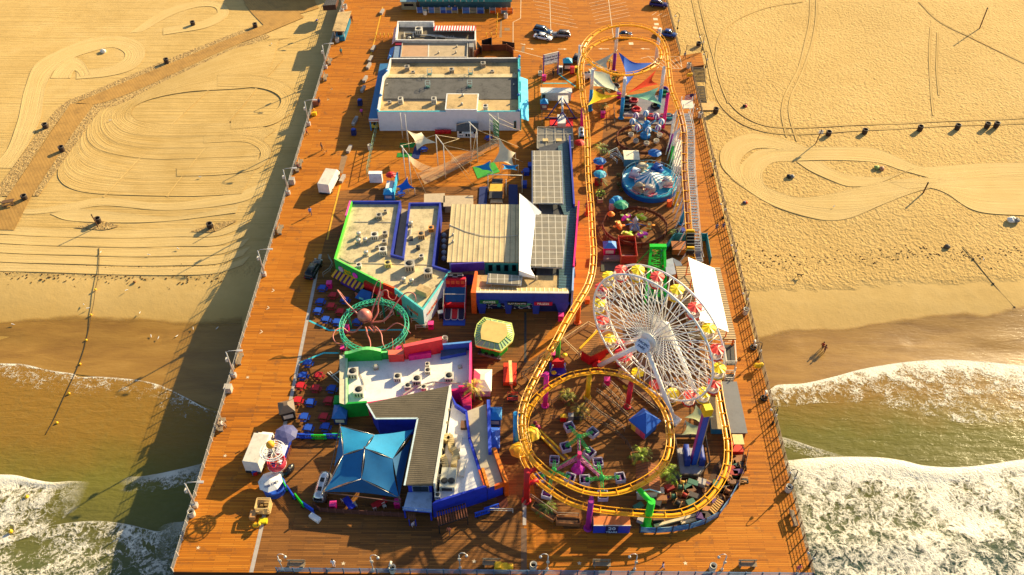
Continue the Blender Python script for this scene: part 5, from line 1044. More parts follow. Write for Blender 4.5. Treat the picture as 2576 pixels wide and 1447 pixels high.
sea_thing((x0+W_*.8,1.15),[(-1.5,.3),(-.6,.1),(.3,-.3),(.9,-1.0),(1.5,-1.0),(1.2,-.7),(.9,-.1),(.2,.5),(-.2,.9),(-.4,.5),(-1.0,.6)],pm((60,190,225)),.9)
for t_,z_,m_,s_,wd in((.155,2.75,pm((40,120,60)),'GAMES',2.9),(.455,2.45,DARK,'PLAY-FUN-WIN',3.0),(.735,2.45,pm((190,15,60)),'PRIZES',2.8)):
 xc=x0+W_*t_;MB().box((xc,fy-.12,z_-.36),(wd,.12,.72)).build('sign_board',m_,r9);text(s_,.62 if len(s_)<8 else.40,V(xc,fy-.2,z_),(1,0,0),(0,0,1),pm((245,235,215)),r9)
a,b=P('f',490,1228),P('f',520,792,H5);MB().prism([(a.x-.1,a.y),(a.x+.7,a.y),(b.x+.35,b.y),(b.x-.05,b.y)],0,H5+.1).build('side_wall',pm((240,105,25)),r9)
MB().prism([(fxL-.2,fy+.02),(fxL-.005,fy+.02),(fxL-.005,fy+.35),(fxL-.2,fy+.35)],0,H5-.3).build('corner_post',ORANGE,r9)
q=PL('f',[(270,830),(620,805),(612,840),(520,860),(520,900)],2.9);MB().beam(P('f',275,825,2.4),P('f',615,806,2.4)+V(0,0,0),.25,4.8,up=(0,0,1)).build('rear_wall',pm((70,50,150)),r9)
duct(r9,'f',[(690,910),(680,1010)],3.9,.05);duct(r9,'f',[(990,870),(980,1000)],3.9,.05)
# ------------------------------------------------------------------ basketball game
q=P('e',2110,1350);q0,q1=P('e',1995,1352),P('e',2222,1352);wd=(q1-q0).length
bg_=thing('basketball_game','three lane basketball arcade game with red back and scoreboard','arcade game',V((q0.x+q1.x)/2,q0.y,0));ND=7.2
def lb(m_,c,s_,nm,p=None):return MB().box(c,s_).build(nm,m_,p or bg_,local=True)
lb(pm((25,70,170)),(0,ND*.10,0),(wd,1.4,.12),'front_mat');lb(pm((110,20,60)),(0,ND*.33,0),(wd*.96,2.0,.35),'lane_floor')
for k in(-1,0,1):o=lb(pm((20,20,60))if k else RED,(k*wd*.31,ND*.30,.355),(wd*.26,2.0,.04),'lane');MB().tube([V(k*wd*.31+a*wd*.14,ND*.30+b,.42)for a,b in((-1,1),(-1,-1),(-.6,-1.3),(.6,-1.3),(1,-1),(1,1))],.05,5).build('lane_rim',OFFW,o,local=True)
lb(RED,(0,ND*.52,.35),(wd*.96,.5,.7),'ball_rail')
mb=MB();mb.poly([V(-wd*.48,ND*.56,.6),V(wd*.48,ND*.56,.6),V(wd*.48,ND*.86,2.2),V(-wd*.48,ND*.86,2.2)]);mb.build('ball_ramp',pm((20,90,150)),bg_,local=True)
lb(pm((215,25,50)),(0,ND*.9,0),(wd*.98,.5,3.9),'back_wall')
for k in(-1.5,-.5,.5,1.5):b_=lb(pm((240,110,60)),(k*wd*.23,ND*.9-.3,2.9),(wd*.17,.06,.7),'backboard');MB().tube([V(k*wd*.23+.24*math.cos(a),ND*.9-.6+.24*math.sin(a),2.75)for a in[2*PI*i/10 for i in range(10)]],.03,5,0,True).build('hoop',RED,b_,local=True)
lb(DARK,(0,ND*.94,3.9),(wd*.7,.3,.75),'scoreboard')
for s_,x_ in(('GUEST',-wd*.23),('HOME',wd*.24)):text(s_,.34,bg_.location+V(x_,ND*.94-.18,4.4),(1,0,0),(0,0,1),WHITE,bg_)
text('PERIOD',.24,bg_.location+V(0,ND*.94-.18,4.05),(1,0,0),(0,0,1),WHITE,bg_)
for s_ in(-1,1):
 lb(pm((190,30,60)),(s_*wd*.49,ND*.55,0),(.1,ND*.72,1.3),'side_panel');lb(OFFW,(s_*wd*.49,ND*.22,1.3),(.07,.07,1.2),'cage_post');MB().beam(V(s_*wd*.49,ND*.22,2.5),V(s_*wd*.49,ND*.9,3.8),.06).build('cage_bar',OFFW,bg_,local=True)
MB().beam(V(-wd*.49,ND*.55,2.9),V(wd*.49,ND*.55,2.9),.06).build('cage_bar',OFFW,bg_,local=True)
# ------------------------------------------------------------------ green octagon kiosk
c=P('i',205,235);ok=thing('octagon_kiosk','bright green octagonal kiosk with flat tan roof and glass awning ring','kiosk',c)
pts=[V(*P('i',x,y,2.6).xy,0)for x,y in((0,105),(10,215),(270,275),(385,170),(400,100),(375,-10),(95,-70),(25,0))]
cc=sum(pts,Vector())/8;MB().prism([(cc+(p-cc)*.72)for p in pts],0,2.4).build('wall',pm((20,160,40)),ok);MB().prism(pts,2.3,2.62).build('awning_frame',pm((245,190,60)),ok)
inn=[cc+(p-cc)*.7 for p in pts];mb=MB();m2=MB()
for k in range(8):
 a,b,c2,d2=pts[k],pts[(k+1)%8],inn[(k+1)%8],inn[k];mb.poly([a+V(0,0,2.66),b+V(0,0,2.66),c2+V(0,0,3.1),d2+V(0,0,3.1)])
 for t_ in(0,.25,.5,.75):m2.beam(a.lerp(b,t_)+V(0,0,2.72),d2.lerp(c2,t_)+V(0,0,3.14),.09)
mb.build('glass_awning',pm((160,190,150),.25),ok);m2.build('awning_bars',pm((205,225,120)),ok);MB().prism(inn,2.7,3.3,0,1).build('roof',[pm((30,150,50)),pm((214,184,110),.9,0,.12)],ok);m3=MB();m3.prism([cc+(p-cc)*1.02 for p in pts],2.62,2.70);
for k in range(8):MB().beam(pts[k]+V(0,0,2.7),pts[(k+1)%8]+V(0,0,2.7),.18,.14).build('rim',pm((215,225,130)),ok)
a,b=pts[1],pts[2];dd=(b-a).normalized();text('FUNNEL CAKE',.34,a.lerp(b,.5)+V(dd.y,-dd.x,0)*.04+V(0,0,2.46),dd,(0,0,1),RED,ok)
o=thing('stool_row','row of four dark round stools on a rail beside the octagon kiosk','stools',P('i',150,330),-.3);MB().beam(V(-1.8,0,.15),V(1.8,0,.15),.3,.2).build('base',GREY,o,local=True)
for k in range(4):MB().lathe([(.06,.2),(.06,.5),(.27,.55),(.27,.65)],(-1.5+k,0,0),10).build('stool',DARK,o,local=True)
# ------------------------------------------------------------------ green, pink and white roofed building
H6=2.95
e6=[V(*P('h',x,y,H6).xy,0)for x,y in((985,320),(1590,300),(1960,240),(2285,210),(2280,650),(2150,660),(1205,805),(985,822))]
PKR=pm((235,30,110));GR2=pm((15,165,55))
r10=block('candy_building','white roofed building ringed by green, red, magenta and blue parapets','building',e6,[3.7,3.9,3.9,3.7,3.3,2.7,3.0,3.0],[GR2,RED,pm((60,90,185)),PKR,PKR,PKR,GR2,GR2],None,0,.3,[pm((130,225,130)),pm((240,80,70)),pm((90,150,215)),pm((245,80,150)),PKR,PKR,GR2,pm((190,215,170))])
z=2.25;MB().prism(inset(e6,.28),z-.2,z).build('roof',ROOFW,r10)
ar=PL('h',[(980,330),(1240,290),(1370,300),(1372,360),(1250,372),(985,385)],4.2)
def curvewall(a,b,hs,t_,mat,cap=None):
 n=len(hs)-1;a=V(a[0],a[1],0);b=V(b[0],b[1],0);d=(b-a).normalized();n_=V(d.y,-d.x,0)*t_;mb=MB()
 for k in range(n+1):p=a.lerp(b,k/n);mb.v+=[p,p+V(0,0,hs[k]),p+n_+V(0,0,hs[k]),p+n_]
 for k in range(n):i=k*4;mb.face((i,i+4,i+5,i+1));mb.face((i+1,i+5,i+6,i+2),1);mb.face((i+2,i+6,i+7,i+3))
 mb.face((0,1,2,3));mb.face((n*4+3,n*4+2,n*4+1,n*4));return mb.build('shaped_parapet',[mat,cap or mat],r10)
w0,w1=e6[0]+V(0,.05,0),e6[1]+V(0,.05,0)
curvewall(w0,w0.lerp(w1,.62),[3.9+.9*math.sin(k/10*PI*.8)**2 for k in range(11)],.55,pm((15,175,45)),pm((130,230,130)))
curvewall(w1+V(.0,.05,0),e6[2]+V(.3,.3,0),[5.0,5.05,5.1,5.15,5.2],.6,pm((225,20,40)),pm((250,90,90)))
curvewall(w0.lerp(w1,.74),w1,[3.9,3.9,3.9],.9,pm((230,60,50)),pm((245,120,90)))
q=[V(*P('h',x,y,z).xy,0)for x,y in((1640,370),(1868,338))];MB().prism([q[0],q[1],q[1]+V(0,.5,0),q[0]+V(0,.5,0)],z,3.3).build('low_parapet',MAGENTA,r10)
q=[V(*P('h',x,y,z).xy,0)for x,y in((1965,350),(2230,300))];MB().prism([q[0]-V(0,.2,0),q[1]-V(0,.2,0),q[1]+V(0,1.2,0),q[0]+V(0,1.2,0)],z,2.9,0,1).build('blue_ledge',[pm((40,70,180)),pm((60,80,110))],r10)
q=PL('h',[(2140,650),(2280,655),(2278,838),(2200,838)],2.0);MB().prism([(p.x,p.y)for p in q],0,2.2,0,1).build('stair_block',[PKR,pm((190,10,80))],r10)
q=PL('h',[(1255,375),(985,395),(985,440),(1268,485)],z+.4)
for x,y,s_ in((1068,520,1.35),(1130,710,1.35),(1525,560,1.0),(1725,590,1.2),(2055,560,1.2),(1632,650,.9),(1835,490,.8),(1795,660,.75),(1830,420,.6)):ac(r10,'h',x,y,z,s_,0,OFFW,.75)
vent(r10,'h',1300,450,z,.35,.7);vent(r10,'h',2165,435,z,.28,.3)
duct(r10,'h',[(1120,480),(1160,570),(1190,680)],z-.15,.06);duct(r10,'h',[(1580,730),(1700,650),(1880,600),(2170,610)],z+.1,.14);duct(r10,'h',[(1905,600),(1880,640)],z+.1,.12)
wl=[e6[7],e6[0]];
o=P('h',935,520,2.9);MB().prism([e6[0]+V(-.9,.2,0),e6[0]+V(-.03,.2,0),e6[7]+V(-.03,0,0),e6[7]+V(-.9,.3,0)],0,2.95,0,1).build('side_ledge',[pm((40,150,70)),pm((215,205,170),.9)],r10)
q=P('h',1060,880);MB().box((P('h',930,840).x,P('h',930,840).y,0),(1.3,1.3,1.7)).build('door_box',GR2,r10)
o=thing('palm_bracket','white crossed bar frame leaning on the green building','frame',P('h',860,590));a,b,c2,d2=P('h',800,490,.1),P('h',915,595,.1),P('h',935,465,1.4),P('h',840,530,.3);MB().beam(a,b,.12).beam(a+V(.3,.2,0),b+V(.3,.2,0),.1).build('rail',OFFW,o);MB().beam(d2,c2,.12).build('crossbar',OFFW,o)
# ------------------------------------------------------------------ blue building with shingle roofs
SH=lined('shingles',(124,110,86),(78,70,56),.30,1,.3,.9,0,.05,.3)
H7=4.3
s_pts=PL('h',[(1203,805),(2052,648),(2040,800)],H7)
e7=[V(*p.xy,0)for p in(P('h',1203,805,H7),P('h',1292,958,H7),P('h',1728,955,H7),P('l',305,510,H7),P('l',600,512,H7),P('h',2050,650,H7))]
r11=thing('seafood_house','blue building with an angled grey shingle roof, balcony and flat white deck','building',V(*P('l',600,300).xy,0));BW=pm((30,55,190))
mb=MB();mb.prism(inset(e7,.3),0,H7-.3);mb.build('wall',BW,r11)
mb=MB();mb.prism([(p.x,p.y)for p in e7],H7-.28,[H7-.1,H7-.1,H7-.1,H7-.1,H7+.3,H7+.5]);mb.build('shingle_roof',[SH],r11)
for a,b in((1,2),(2,3),(0,1)):MB().beam(e7[a]+V(0,-.05,H7-.12),e7[b]+V(0,-.05,H7-.12),.22,.12).build('gutter',pm((200,220,225)),r11)
a,b=e7[4],e7[5];d=(b-a).normalized();n_=V(d.y,-d.x,0);MB().prism([a+n_*.05,b+n_*.05,b+n_*.3,a+n_*.3],0,[H7+.36,H7+.56,H7+.56,H7+.36]).build('upper_wall',pm((224,220,205)),r11)
for k in range(6):p=a.lerp(b,.1+.14*k)+n_*.32;MB().box((p.x,p.y,3.3),(.08,.5,.5),math.atan2(d.y,d.x)).build('wall_vent',pm((180,170,140)),r11)
w_a,w_b=P('l',312,640,2.2),P('l',590,650,2.2);fx=e7[3];bx0,bx1=P('l',288,770,2.15),P('l',585,795,2.15)
MB().prism([V(bx0.x,bx0.y,0),V(bx1.x,bx1.y,0),V(e7[4].x-.3,e7[4].y+.25,0),V(e7[3].x+.2,e7[3].y+.25,0)],1.9,2.1,0,1).build('balcony_floor',[BW,pm((170,190,215))],r11)
for p in(bx0,bx1):MB().box((p.x+(.15 if p is bx0 else-.15),p.y+.15,0),(.2,.2,1.9)).build('balcony_post',BW,r11)
mb=MB();mb.beam(V(bx0.x,bx0.y,2.75),V(bx1.x,bx1.y,2.75),.08);mb.beam(V(bx0.x,bx0.y,2.15),V(bx1.x,bx1.y,2.15),.08)
for k in range(19):p=bx0.lerp(bx1,k/18);mb.beam(V(p.x,p.y,2.1),V(p.x,p.y,2.75),.04)
mb.build('balcony_rail',pm((110,150,215)),r11);a,b=e7[3]+V(.35,0,0),e7[4]-V(.35,0,0);windows(r11,a.lerp(b,.22),a.lerp(b,.85),2,2.3,3.5,1.2,-.28,pm((150,160,170)))
H8=3.3
e8=[V(*p.xy,0)for p in(P('l',592,712,H8),P('l',1155,535,H8),P('l',1090,345,H8),P('l',985,20,H8),P('h',2240,890,H8),P('h',2130,820,H8),P('h',2060,760,H8))]
e8[6]=e7[5]+V(.35,-.5,0);e8=[e8[0]+V(0,0,0)]+e8[1:]
back=[e7[4]+V(.35,.3,0)]
poly8=[e8[0],e8[1],e8[2],e8[3],e8[4],e8[5],e8[6],e7[4]+V(.45,.4,0)]
b8=inset(poly8,.3)
for i in(0,1,2,3,4,5):
 j=i+1;h=[H8+.1,H8-.15,H8-.2,H8+.1,H8+.2,H8+.1][i];MB().prism([poly8[i],poly8[j],b8[j],b8[i]],0,h).build('wall',BW if i!=1 else ORANGE,r11)
zf=2.75;MB().prism(inset(poly8,.28),zf-.2,zf).build('flat_roof',ROOFW,r11)
tan=[V(*P('h',x,y,2.9).xy,0)for x,y in((2240,885),(2432,812),(2462,1310))]+[V(*P('l',x,y,2.9).xy,0)for x,y in((1210,135),(1320,490),(1160,545),(1095,345),(990,20))]
MB().prism(tan,0,2.85,0,1).build('tan_roof',[BW,pm((190,176,150),.9,0,.15,.5)],r11)
a,b=[V(*P('h',x,y,3.5).xy,0)for x,y in((2440,770),(2455,1310))];MB().prism([a,b,b+V(.45,0,0),a+V(.45,0,0)],0,3.5,0,1).build('side_wall',[BW,pm((60,90,215))],r11)
a,b=V(*P('l',1210,130,3.4).xy,0),V(*P('l',1340,490,3.4).xy,0);MB().prism([a,b,b+V(.5,.1,0),a+V(.5,.1,0)],0,3.4,0,1).build('orange_wall',[pm((235,90,10)),pm((245,130,20))],r11)
a,b=V(*P('l',1095,340,3.2).xy,0),V(*P('l',1150,525,3.2).xy,0);MB().prism([a+V(.02,0,0),b+V(.02,0,0),b+V(.4,0,0),a+V(.4,0,0)],2.6,3.25).build('orange_kerb',pm((245,140,20)),r11)
q=[V(*P('l',x,y,3.1).xy,0)for x,y in((1235,530),(1340,490))];MB().prism([q[0],q[1],q[1]+V(0,.3,0),q[0]+V(0,.3,0)],2.2,3.1).build('door_head',pm((240,100,15)),r11)
q=PL('l',[(1240,610),(1345,560),(1382,735),(1300,765)],.03);MB().prism([(p.x,p.y)for p in q],0,.05).build('door_mat',pm((110,50,30)),r11)
for x,y,s_ in((680,460,.7),(650,640,.7)):ac(r11,'l',x,y,zf,s_,0,OFFW)
c=P('l',755,560,zf);o=MB().box((c.x,c.y+1.1,zf),(1.9,2.9,1.1),-.05).build('rooftop_unit',pm((190,186,165)),r11)
for k in(-.45,.45):MB().lathe([(.42,.01),(.44,.1),(.12,.08)],(c.x+k,c.y+.55,zf+1.1),14).build('fan',ACD,o)
MB().box((c.x,c.y-.36,zf+.25),(1.5,.04,.6)).build('grille',DARK,o)
DUC=pm((205,180,125),.5,.2,.15);
for pts,r_ in(([(720,90),(760,50),(790,90),(790,150),(830,200),(850,260)],.42),([(700,250),(730,310),(730,390)],.42),([(830,250),(815,340)],.4),([(2020,1190),(2060,1180),(2080,1240)],.4)):
 wn='l' if pts[0][0]<1900 else 'h';q=[P(wn,x,y,zf)+V(0,0,.6)for x,y in pts];q=catmull(q,3);mb=MB()
 for a,b in zip(q,q[1:]):mb.beam(a,b+(b-a).normalized()*.06,r_*1.9,r_*1.9)
 mb.build('air_duct',DUC,r11)
for x,y,sx,sy in((868,90,.7,2.2),(908,355,.7,2.4)):c=P('l',x,y,zf);MB().box((c.x,c.y,zf),(sx,sy,.55),-.12).build('roof_light',OFFW,r11)
c=P('h',2215,1045,zf);MB().box((c.x,c.y,zf),(1.1,1.2,.5)).build('roof_hatch',pm((120,80,50)),r11)
pg=thing('pergola','dark slatted pergola leaning on the near blue wall','pergola',P('l',800,850));q=PL('l',[(640,790),(930,705),(955,840),(660,935)],1.9)
for k in range(12):a,b=q[0].lerp(q[1],k/11),q[3].lerp(q[2],k/11);MB().beam(a,b,.12,.1).build('slat',pm((120,66,44),.8),pg)
for p in(q[2],q[3]):MB().box((p.x,p.y,0),(.14,.14,1.85)).build('post',DARK,pg)
MB().beam(q[3]-V(0,0,.1),q[2]-V(0,0,.1),.12).beam(q[0]-V(0,0,.1),q[1]-V(0,0,.1),.12).build('crossbeam',DARK,pg)
pg2=thing('pergola','short slatted pergola below the blue balcony','pergola',P('l',375,830));q=PL('l',[(340,790),(410,790),(415,870),(350,868)],1.6)
for k in range(5):MB().beam(q[0].lerp(q[1],k/4),q[3].lerp(q[2],k/4),.1).build('slat',pm((130,80,54),.8),pg2)
for p in(q[2],q[3]):MB().box((p.x,p.y,0),(.1,.1,1.55)).build('post',BW,pg2)
def booth(lab,w_,c,sx,sy,h,roof,body,rz=0):
 o=thing('game_booth',lab,'booth',P(w_,*c),rz);MB().box((0,0,0),(sx*.85,sy*.85,h)).build('wall',body,o,local=True);mb=MB();x,y=sx/2,sy/2
 for k,(p,q)in enumerate((((-x,-y),(x,-y)),((x,-y),(x,y)),((x,y),(-x,y)),((-x,y),(-x,-y)))):mb.poly([(p[0],p[1],h),(q[0],q[1],h),(q[0]*.25,q[1]*.25,h+.7),(p[0]*.25,p[1]*.25,h+.7)])
 mb.poly([(-x*.25,-y*.25,h+.7),(x*.25,-y*.25,h+.7),(x*.25,y*.25,h+.7),(-x*.25,y*.25,h+.7)]);mb.poly([(-x,y,h),(x,y,h),(x,-y,h),(-x,-y,h)]);mb.build('roof',roof,o,local=True);MB().box((0,-sy*.43,.5),(sx*.6,.05,h*.4)).build('counter',OFFW,o,local=True);return o
booth('cyan roofed booth on the right side of the seafood house','i',(205,990),2.0,2.2,1.7,pm((40,150,215)),pm((40,80,140)))
booth('blue roofed booth with sun flecks below the cyan booth','i',(195,1230),1.7,3.4,1.5,pm((50,100,200)),pm((40,60,140)))
booth('pale roofed booth with a pink front beside the tall palm','h',(2400,640),2.6,4.0,1.6,pm((240,225,200)),pm((235,180,180)))
booth('blue roofed booth at the left of the seafood house with a purple sign','h',(945,965),2.0,2.4,1.6,pm((35,110,180)),pm((40,60,120)))
booth('tiny slatted roof hut on the left walkway line','h',(400,930),2.2,2.2,1.9,pm((110,92,74)),DARK,.3)
# ------------------------------------------------------------------ blue shade sails over the dining deck
def sail(root,pts,mat,sag=.35,pull=.09,name='sail',n=10):
 p=[Vector(q)for q in pts]
 if len(p)==3:p=[p[0],p[1],p[2],p[2]]
 cen=sum(p,Vector())/4
 def fn(u,v):
  a=p[0].lerp(p[1],u);b=p[3].lerp(p[2],u);q=a.lerp(b,v);e=max(4*u*(1-u)*(1 if True else 0)*abs(2*v-1)**2,4*v*(1-v)*abs(2*u-1)**2)
  q=q+(cen-q)*pull*e;q.z-=sag*4*u*(1-u)*4*v*(1-v)*.5;return q
 return MB().grid(fn,n,n).build(name,mat,root)
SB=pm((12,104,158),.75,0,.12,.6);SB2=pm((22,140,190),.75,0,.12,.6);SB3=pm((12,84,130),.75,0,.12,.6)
sc_=thing('shade_canopy','large canopy of overlapping blue shade sails on steel masts','shade sail',P('k',1950,560))
NW,PK,N1,N2,N3,N4=P('h',930,1040,4.6),P('k',1955,135,5.2),P('h',1280,1132,4.3),P('h',962,1338,4.1),P('h',1470,1380,4.1),P('k',1920,450,3.6)
SW,SE,NE=P('k',1535,585,2.6),P('k',2310,645,2.6),P('h',1690,1075,3.0)
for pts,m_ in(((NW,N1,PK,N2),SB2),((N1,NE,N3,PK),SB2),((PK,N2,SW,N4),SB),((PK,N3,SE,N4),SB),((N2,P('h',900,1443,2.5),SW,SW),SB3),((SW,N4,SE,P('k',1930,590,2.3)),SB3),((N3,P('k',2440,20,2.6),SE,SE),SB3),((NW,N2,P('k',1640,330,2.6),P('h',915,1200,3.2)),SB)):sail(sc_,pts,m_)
def mast(root,top,base,r_=.1):MB().tube([base,top],r_,8).build('mast',pm((96,80,72))if r_>.09 else METAL,root)
for t_,b_ in((NW,P('h',930,1120)),(SW,P('k',1560,690)),(SE,P('k',2335,760)),(PK,P('k',1975,380))):mast(sc_,t_+V(0,0,.3),b_,.12)
for a,b in((NW,N2),(NW,N1),(N1,PK),(PK,N2),(PK,N3),(PK,N4),(N4,SE),(N3,NE),(N4,SW),(N2,SW)):MB().tube([a,b],.035,5).build('cable',METAL,sc_)
MB().tube([SW+V(0,0,-.1),P('k',2330,690,2.4)],.07,6).build('brace',pm((110,80,70)),sc_);MB().tube([NW,P('k',1560,540,2.2)],.06,6).build('brace',pm((110,90,80)),sc_)
dk=thing('dining_fence','dark brown low fence around the dining deck','fence',P('k',1900,820));pts=PL('k',[(1430,735),(1500,790),(2390,845)])
for a,b in zip(pts,pts[1:]):MB().beam(a+V(0,0,.5),b+V(0,0,.5),.08,.9,up=(0,0,1)).build('fence_panel',pm((90,50,40),.8),dk)
for k in range(12):p=pts[1].lerp(pts[2],k/11);MB().box((p.x,p.y,0),(.14,.14,1.1)).build('post',pm((110,66,54),.8),dk)
def dining_table(w_,x,y,rz,col,lab):
 o=thing('dining_table',lab,'table',P(w_,x,y),rz);MB().box((0,0,.72),(2.0,.9,.06)).build('tabletop',col,o,local=True)
 for sx in(-.8,.8):
  for sy in(-.35,.35):MB().box((sx,sy,0),(.07,.07,.72)).build('leg',DARK,o,local=True)
 return o
dining_table('k',1800,730,-.9,pm((20,40,175)),'blue dining table on the deck under the sails');dining_table('k',2110,730,.6,pm((190,10,20)),'red dining table on the deck under the sails')
for w_,x,y,rz,s_ in(('k',1860,740,.7,'right of the blue dining table'),('k',1740,690,2.5,'left of the blue dining table'),('k',2160,745,.6,'right of the red dining table'),('k',2060,770,3.6,'below the red dining table')):
 o=thing('chair','small pale chair '+s_,'chair',P(w_,x,y),rz,'chairs on the dining deck');MB().box((0,0,.42),(.45,.45,.05)).build('seat',OFFW,o,local=True);MB().box((0,.22,.45),(.45,.05,.45)).build('backrest',OFFW,o,local=True)
 for sx in(-.18,.18):
  for sy in(-.18,.18):MB().box((sx,sy,0),(.05,.05,.42)).build('leg',OFFW,o,local=True)
# ------------------------------------------------------------------ roller coaster
TRK=pm((255,178,14),.3,0,.1);TRKD=pm((150,78,22),.5,0,.15)
def cpath(spec):return[P(w_,x,y,z)for w_,x,y,z in spec]
lift=cpath([('g',1330,620,1.6),('g',1240,450,1.8),('g',1200,330,2.2),('g',1190,230,3.0),('d',1690,1340,3.9),('d',1665,1000,5.4),('d',1645,700,6.7),('d',1642,450,7.9),('d',1635,300,8.7),('d',1590,110,9.3)])
helix=cpath([('b',2000,1140,9.6),('b',1950,1000,9.7),('b',1918,700,9.8),('b',1900,570,9.9),('b',1850,450,10.1),('b',1750,360,10.3),('b',1640,315,10.4),('b',1500,292,10.4),('b',1350,298,10.4),('b',1200,335,10.2),('b',1060,415,10.0),('b',970,520,9.8),('b',950,610,9.7),('b',1000,690,9.6),('b',1100,770,9.5),('b',1250,838,9.3),('b',1400,865,9.2),('b',1560,850,9.1),('b',1700,800,9.0),('b',1800,730,8.8),('b',1845,650,8.6),('b',1835,570,8.4),('b',1770,500,8.2),('b',1650,458,8.0),('b',1500,438,7.8),('b',1350,435,7.7),('b',1200,465,7.6),('b',1080,520,7.5),('b',1000,590,7.4),('b',950,670,7.1),('b',928,760,6.7),('b',928,850,6.3),('b',938,1000,5.7)])
down=cpath([('d',602,20,5.2),('d',625,150,4.8),('d',642,400,4.5),('d',650,700,4.3),('d',662,900,4.2),('d',680,1100,4.1),('d',690,1300,4.1),('f',1730,450,4.1),('f',1742,600,4.2),('f',1728,800,4.4),('f',1680,960,4.6),('f',1590,1110,4.9),('f',1450,1340,5.2),('i',850,160,5.5),('i',780,280,5.8),('i',700,420,6.2),('i',620,570,6.7),('i',555,700,7.0),('i',500,850,7.3),('i',478,1000,7.4),('i',490,1150,7.4),('i',530,1290,7.3),('i',590,1385,7.3)])
loop=cpath([('m',350,270,7.2),('m',480,390,7.1),('m',640,482,7.1),('m',800,560,7.0),('m',910,592,6.9),('m',1030,608,6.8),('m',1180,600,6.7),('m',1330,560,6.6),('m',1500,475,6.4),('m',1640,370,6.2),('m',1715,255,6.1),('m',1752,110,6.0),('j',1236,860,5.9),('j',1225,750,5.8),('j',1185,640,5.7),('j',1115,530,5.6),('j',1000,405,5.5),('j',850,310,5.4),('j',700,258,5.3),('j',500,230,5.2),('i',1180,500,5.2),('i',1000,530,5.1),('i',880,585,5.0),('i',780,640,5.0),('i',680,720,4.9),('i',590,820,4.9),('i',530,940,4.8),('i',510,1060,4.7),('i',520,1180,4.6),('i',545,1280,4.5)])
outer=cpath([('m',235,210,4.4),('m',290,340,4.2),('m',400,485,4.0),('m',560,605,3.8),('m',700,690,3.6),('m',850,742,3.4),('m',1000,775,3.3),('m',1200,800,3.1),('m',1400,815,3.0),('m',1600,828,2.9),('m',1800,825,2.8),('m',1950,785,2.7),('m',2080,712,2.6),('m',2185,610,2.5),('m',2265,500,2.4),('m',2320,380,2.4),('m',2345,250,2.3),('m',2345,100,2.3),('j',1832,950,2.2),('j',1808,800,2.2),('j',1775,640,2.1),('j',1750,490,2.0),('j',1720,300,1.8),('j',1650,50,1.6),('g',1450,850,1.6)])
raw=lift+helix+down+loop+outer
trk=catmull(raw,6,True);
for _ in range(4):trk=[(trk[i-1]+trk[i]*2+trk[(i+1)%len(trk)])/4 for i in range(len(trk))]
coaster=thing('roller_coaster','orange steel roller coaster with two helix loops on multicoloured columns','roller coaster',(10,100,0))
MB().tube(trk,.24,8,0,True).build('track_spine',TRK,coaster)
nT=len(trk);fr_=[]
for i in range(nT):
 d=(trk[(i+1)%nT]-trk[i-1]).normalized();s_=d.cross(V(0,0,1)).normalized();fr_.append((s_,s_.cross(d).normalized()))
for sg in(-1,1):MB().tube([p+f[0]*(sg*.5)+f[1]*.34 for p,f in zip(trk,fr_)],.065,5,0,True).build('rail',TRK,coaster)
ties=[];acc=0
for i in range(nT):
 acc+=(trk[i]-trk[i-1]).length
 if acc>1.9:acc=0;ties.append(i)
ties.sort(key=lambda i:(trk[i]-co.location).length);rest=MB()
for k,i in enumerate(ties):
 mb=MB()if k<98 else rest;p,(s_,u)=trk[i],fr_[i]
 for sg in(-1,1):mb.beam(p+u*.1,p+s_*(sg*.52)+u*.33,.1,.14)
 mb.beam(p-s_*.5+u*.27,p+s_*.5+u*.27,.09)
 if k<98:mb.build('tie',TRK,coaster)
rest.build('tie',TRK,coaster)['kind']='stuff'
def column(w_,b_,h,cols,split=.5,top=None,r_=.36,arm=None):
 q=P(w_,*b_);t_=V(q.x,q.y,h);mb=MB()
 if len(cols)==2:mb.tube([q,q.lerp(t_,split)],r_,10,0);mb.tube([q.lerp(t_,split),t_],r_*.97,10,1)
 else:mb.tube([q,t_],r_,10)
 o=mb.build('column',cols,coaster);MB().lathe([(r_*1.6,0),(r_*1.6,.12),(r_*1.1,.2)],(q.x,q.y,0),10).build('footing',cols[0],o)
 near=sorted(((p-t_).length,i)for i,p in enumerate(trk))[0];a=trk[near[1]]-V(0,0,.15)
 if arm is None and.3<near[0]<5:MB().tube([t_-V(0,0,.3),a],r_*.7,8).build('column_arm',cols[-1],coaster)
 for aw,ax,ay,az in(arm or()):MB().tube([V(q.x,q.y,max(.5,min(h-.35,az-.3))),P(aw,ax,ay,az)],r_*.75,8).build('column_arm',cols[-1],coaster)
cW=pm((235,228,220));cB=pm((25,150,210))
for a in((('b',1300,810),10.2,[PURPLE,cW],.42),(('b',1030,1262),9.4,[cB,cW],.52),(('b',1385,1355),9.1,[cB,cW],.55),(('b',1815,1245),9.5,[cB,cW],.5),(('b',1780,725),8.2,[cW]),(('b',890,1000),9.6,[YELL,cW],.55),(('d',585,300),4.7,[MAGENTA]),(('f',1575,1322),4.6,[ORANGE]),(('i',850,390),5.2,[pm((70,170,50))]),(('i',725,836),7.3,[pm((245,40,150))]),(('i',1160,750),4.9,[YELL]),(('i',1575,845),5.3,[pm((220,20,50))]),(('i',420,1260),7.6,[cB]),(('m',905,960),6.6,[pm((165,25,145))]),(('f',1680,200),3.9,[ORANGE]),(('d',648,1170),3.9,[ORANGE]),(('d',625,660),4.0,[YELL])):
 w_,x,y=a[0];column(w_,(x,y),a[1],a[2],a[3]if len(a)>3 else.5)
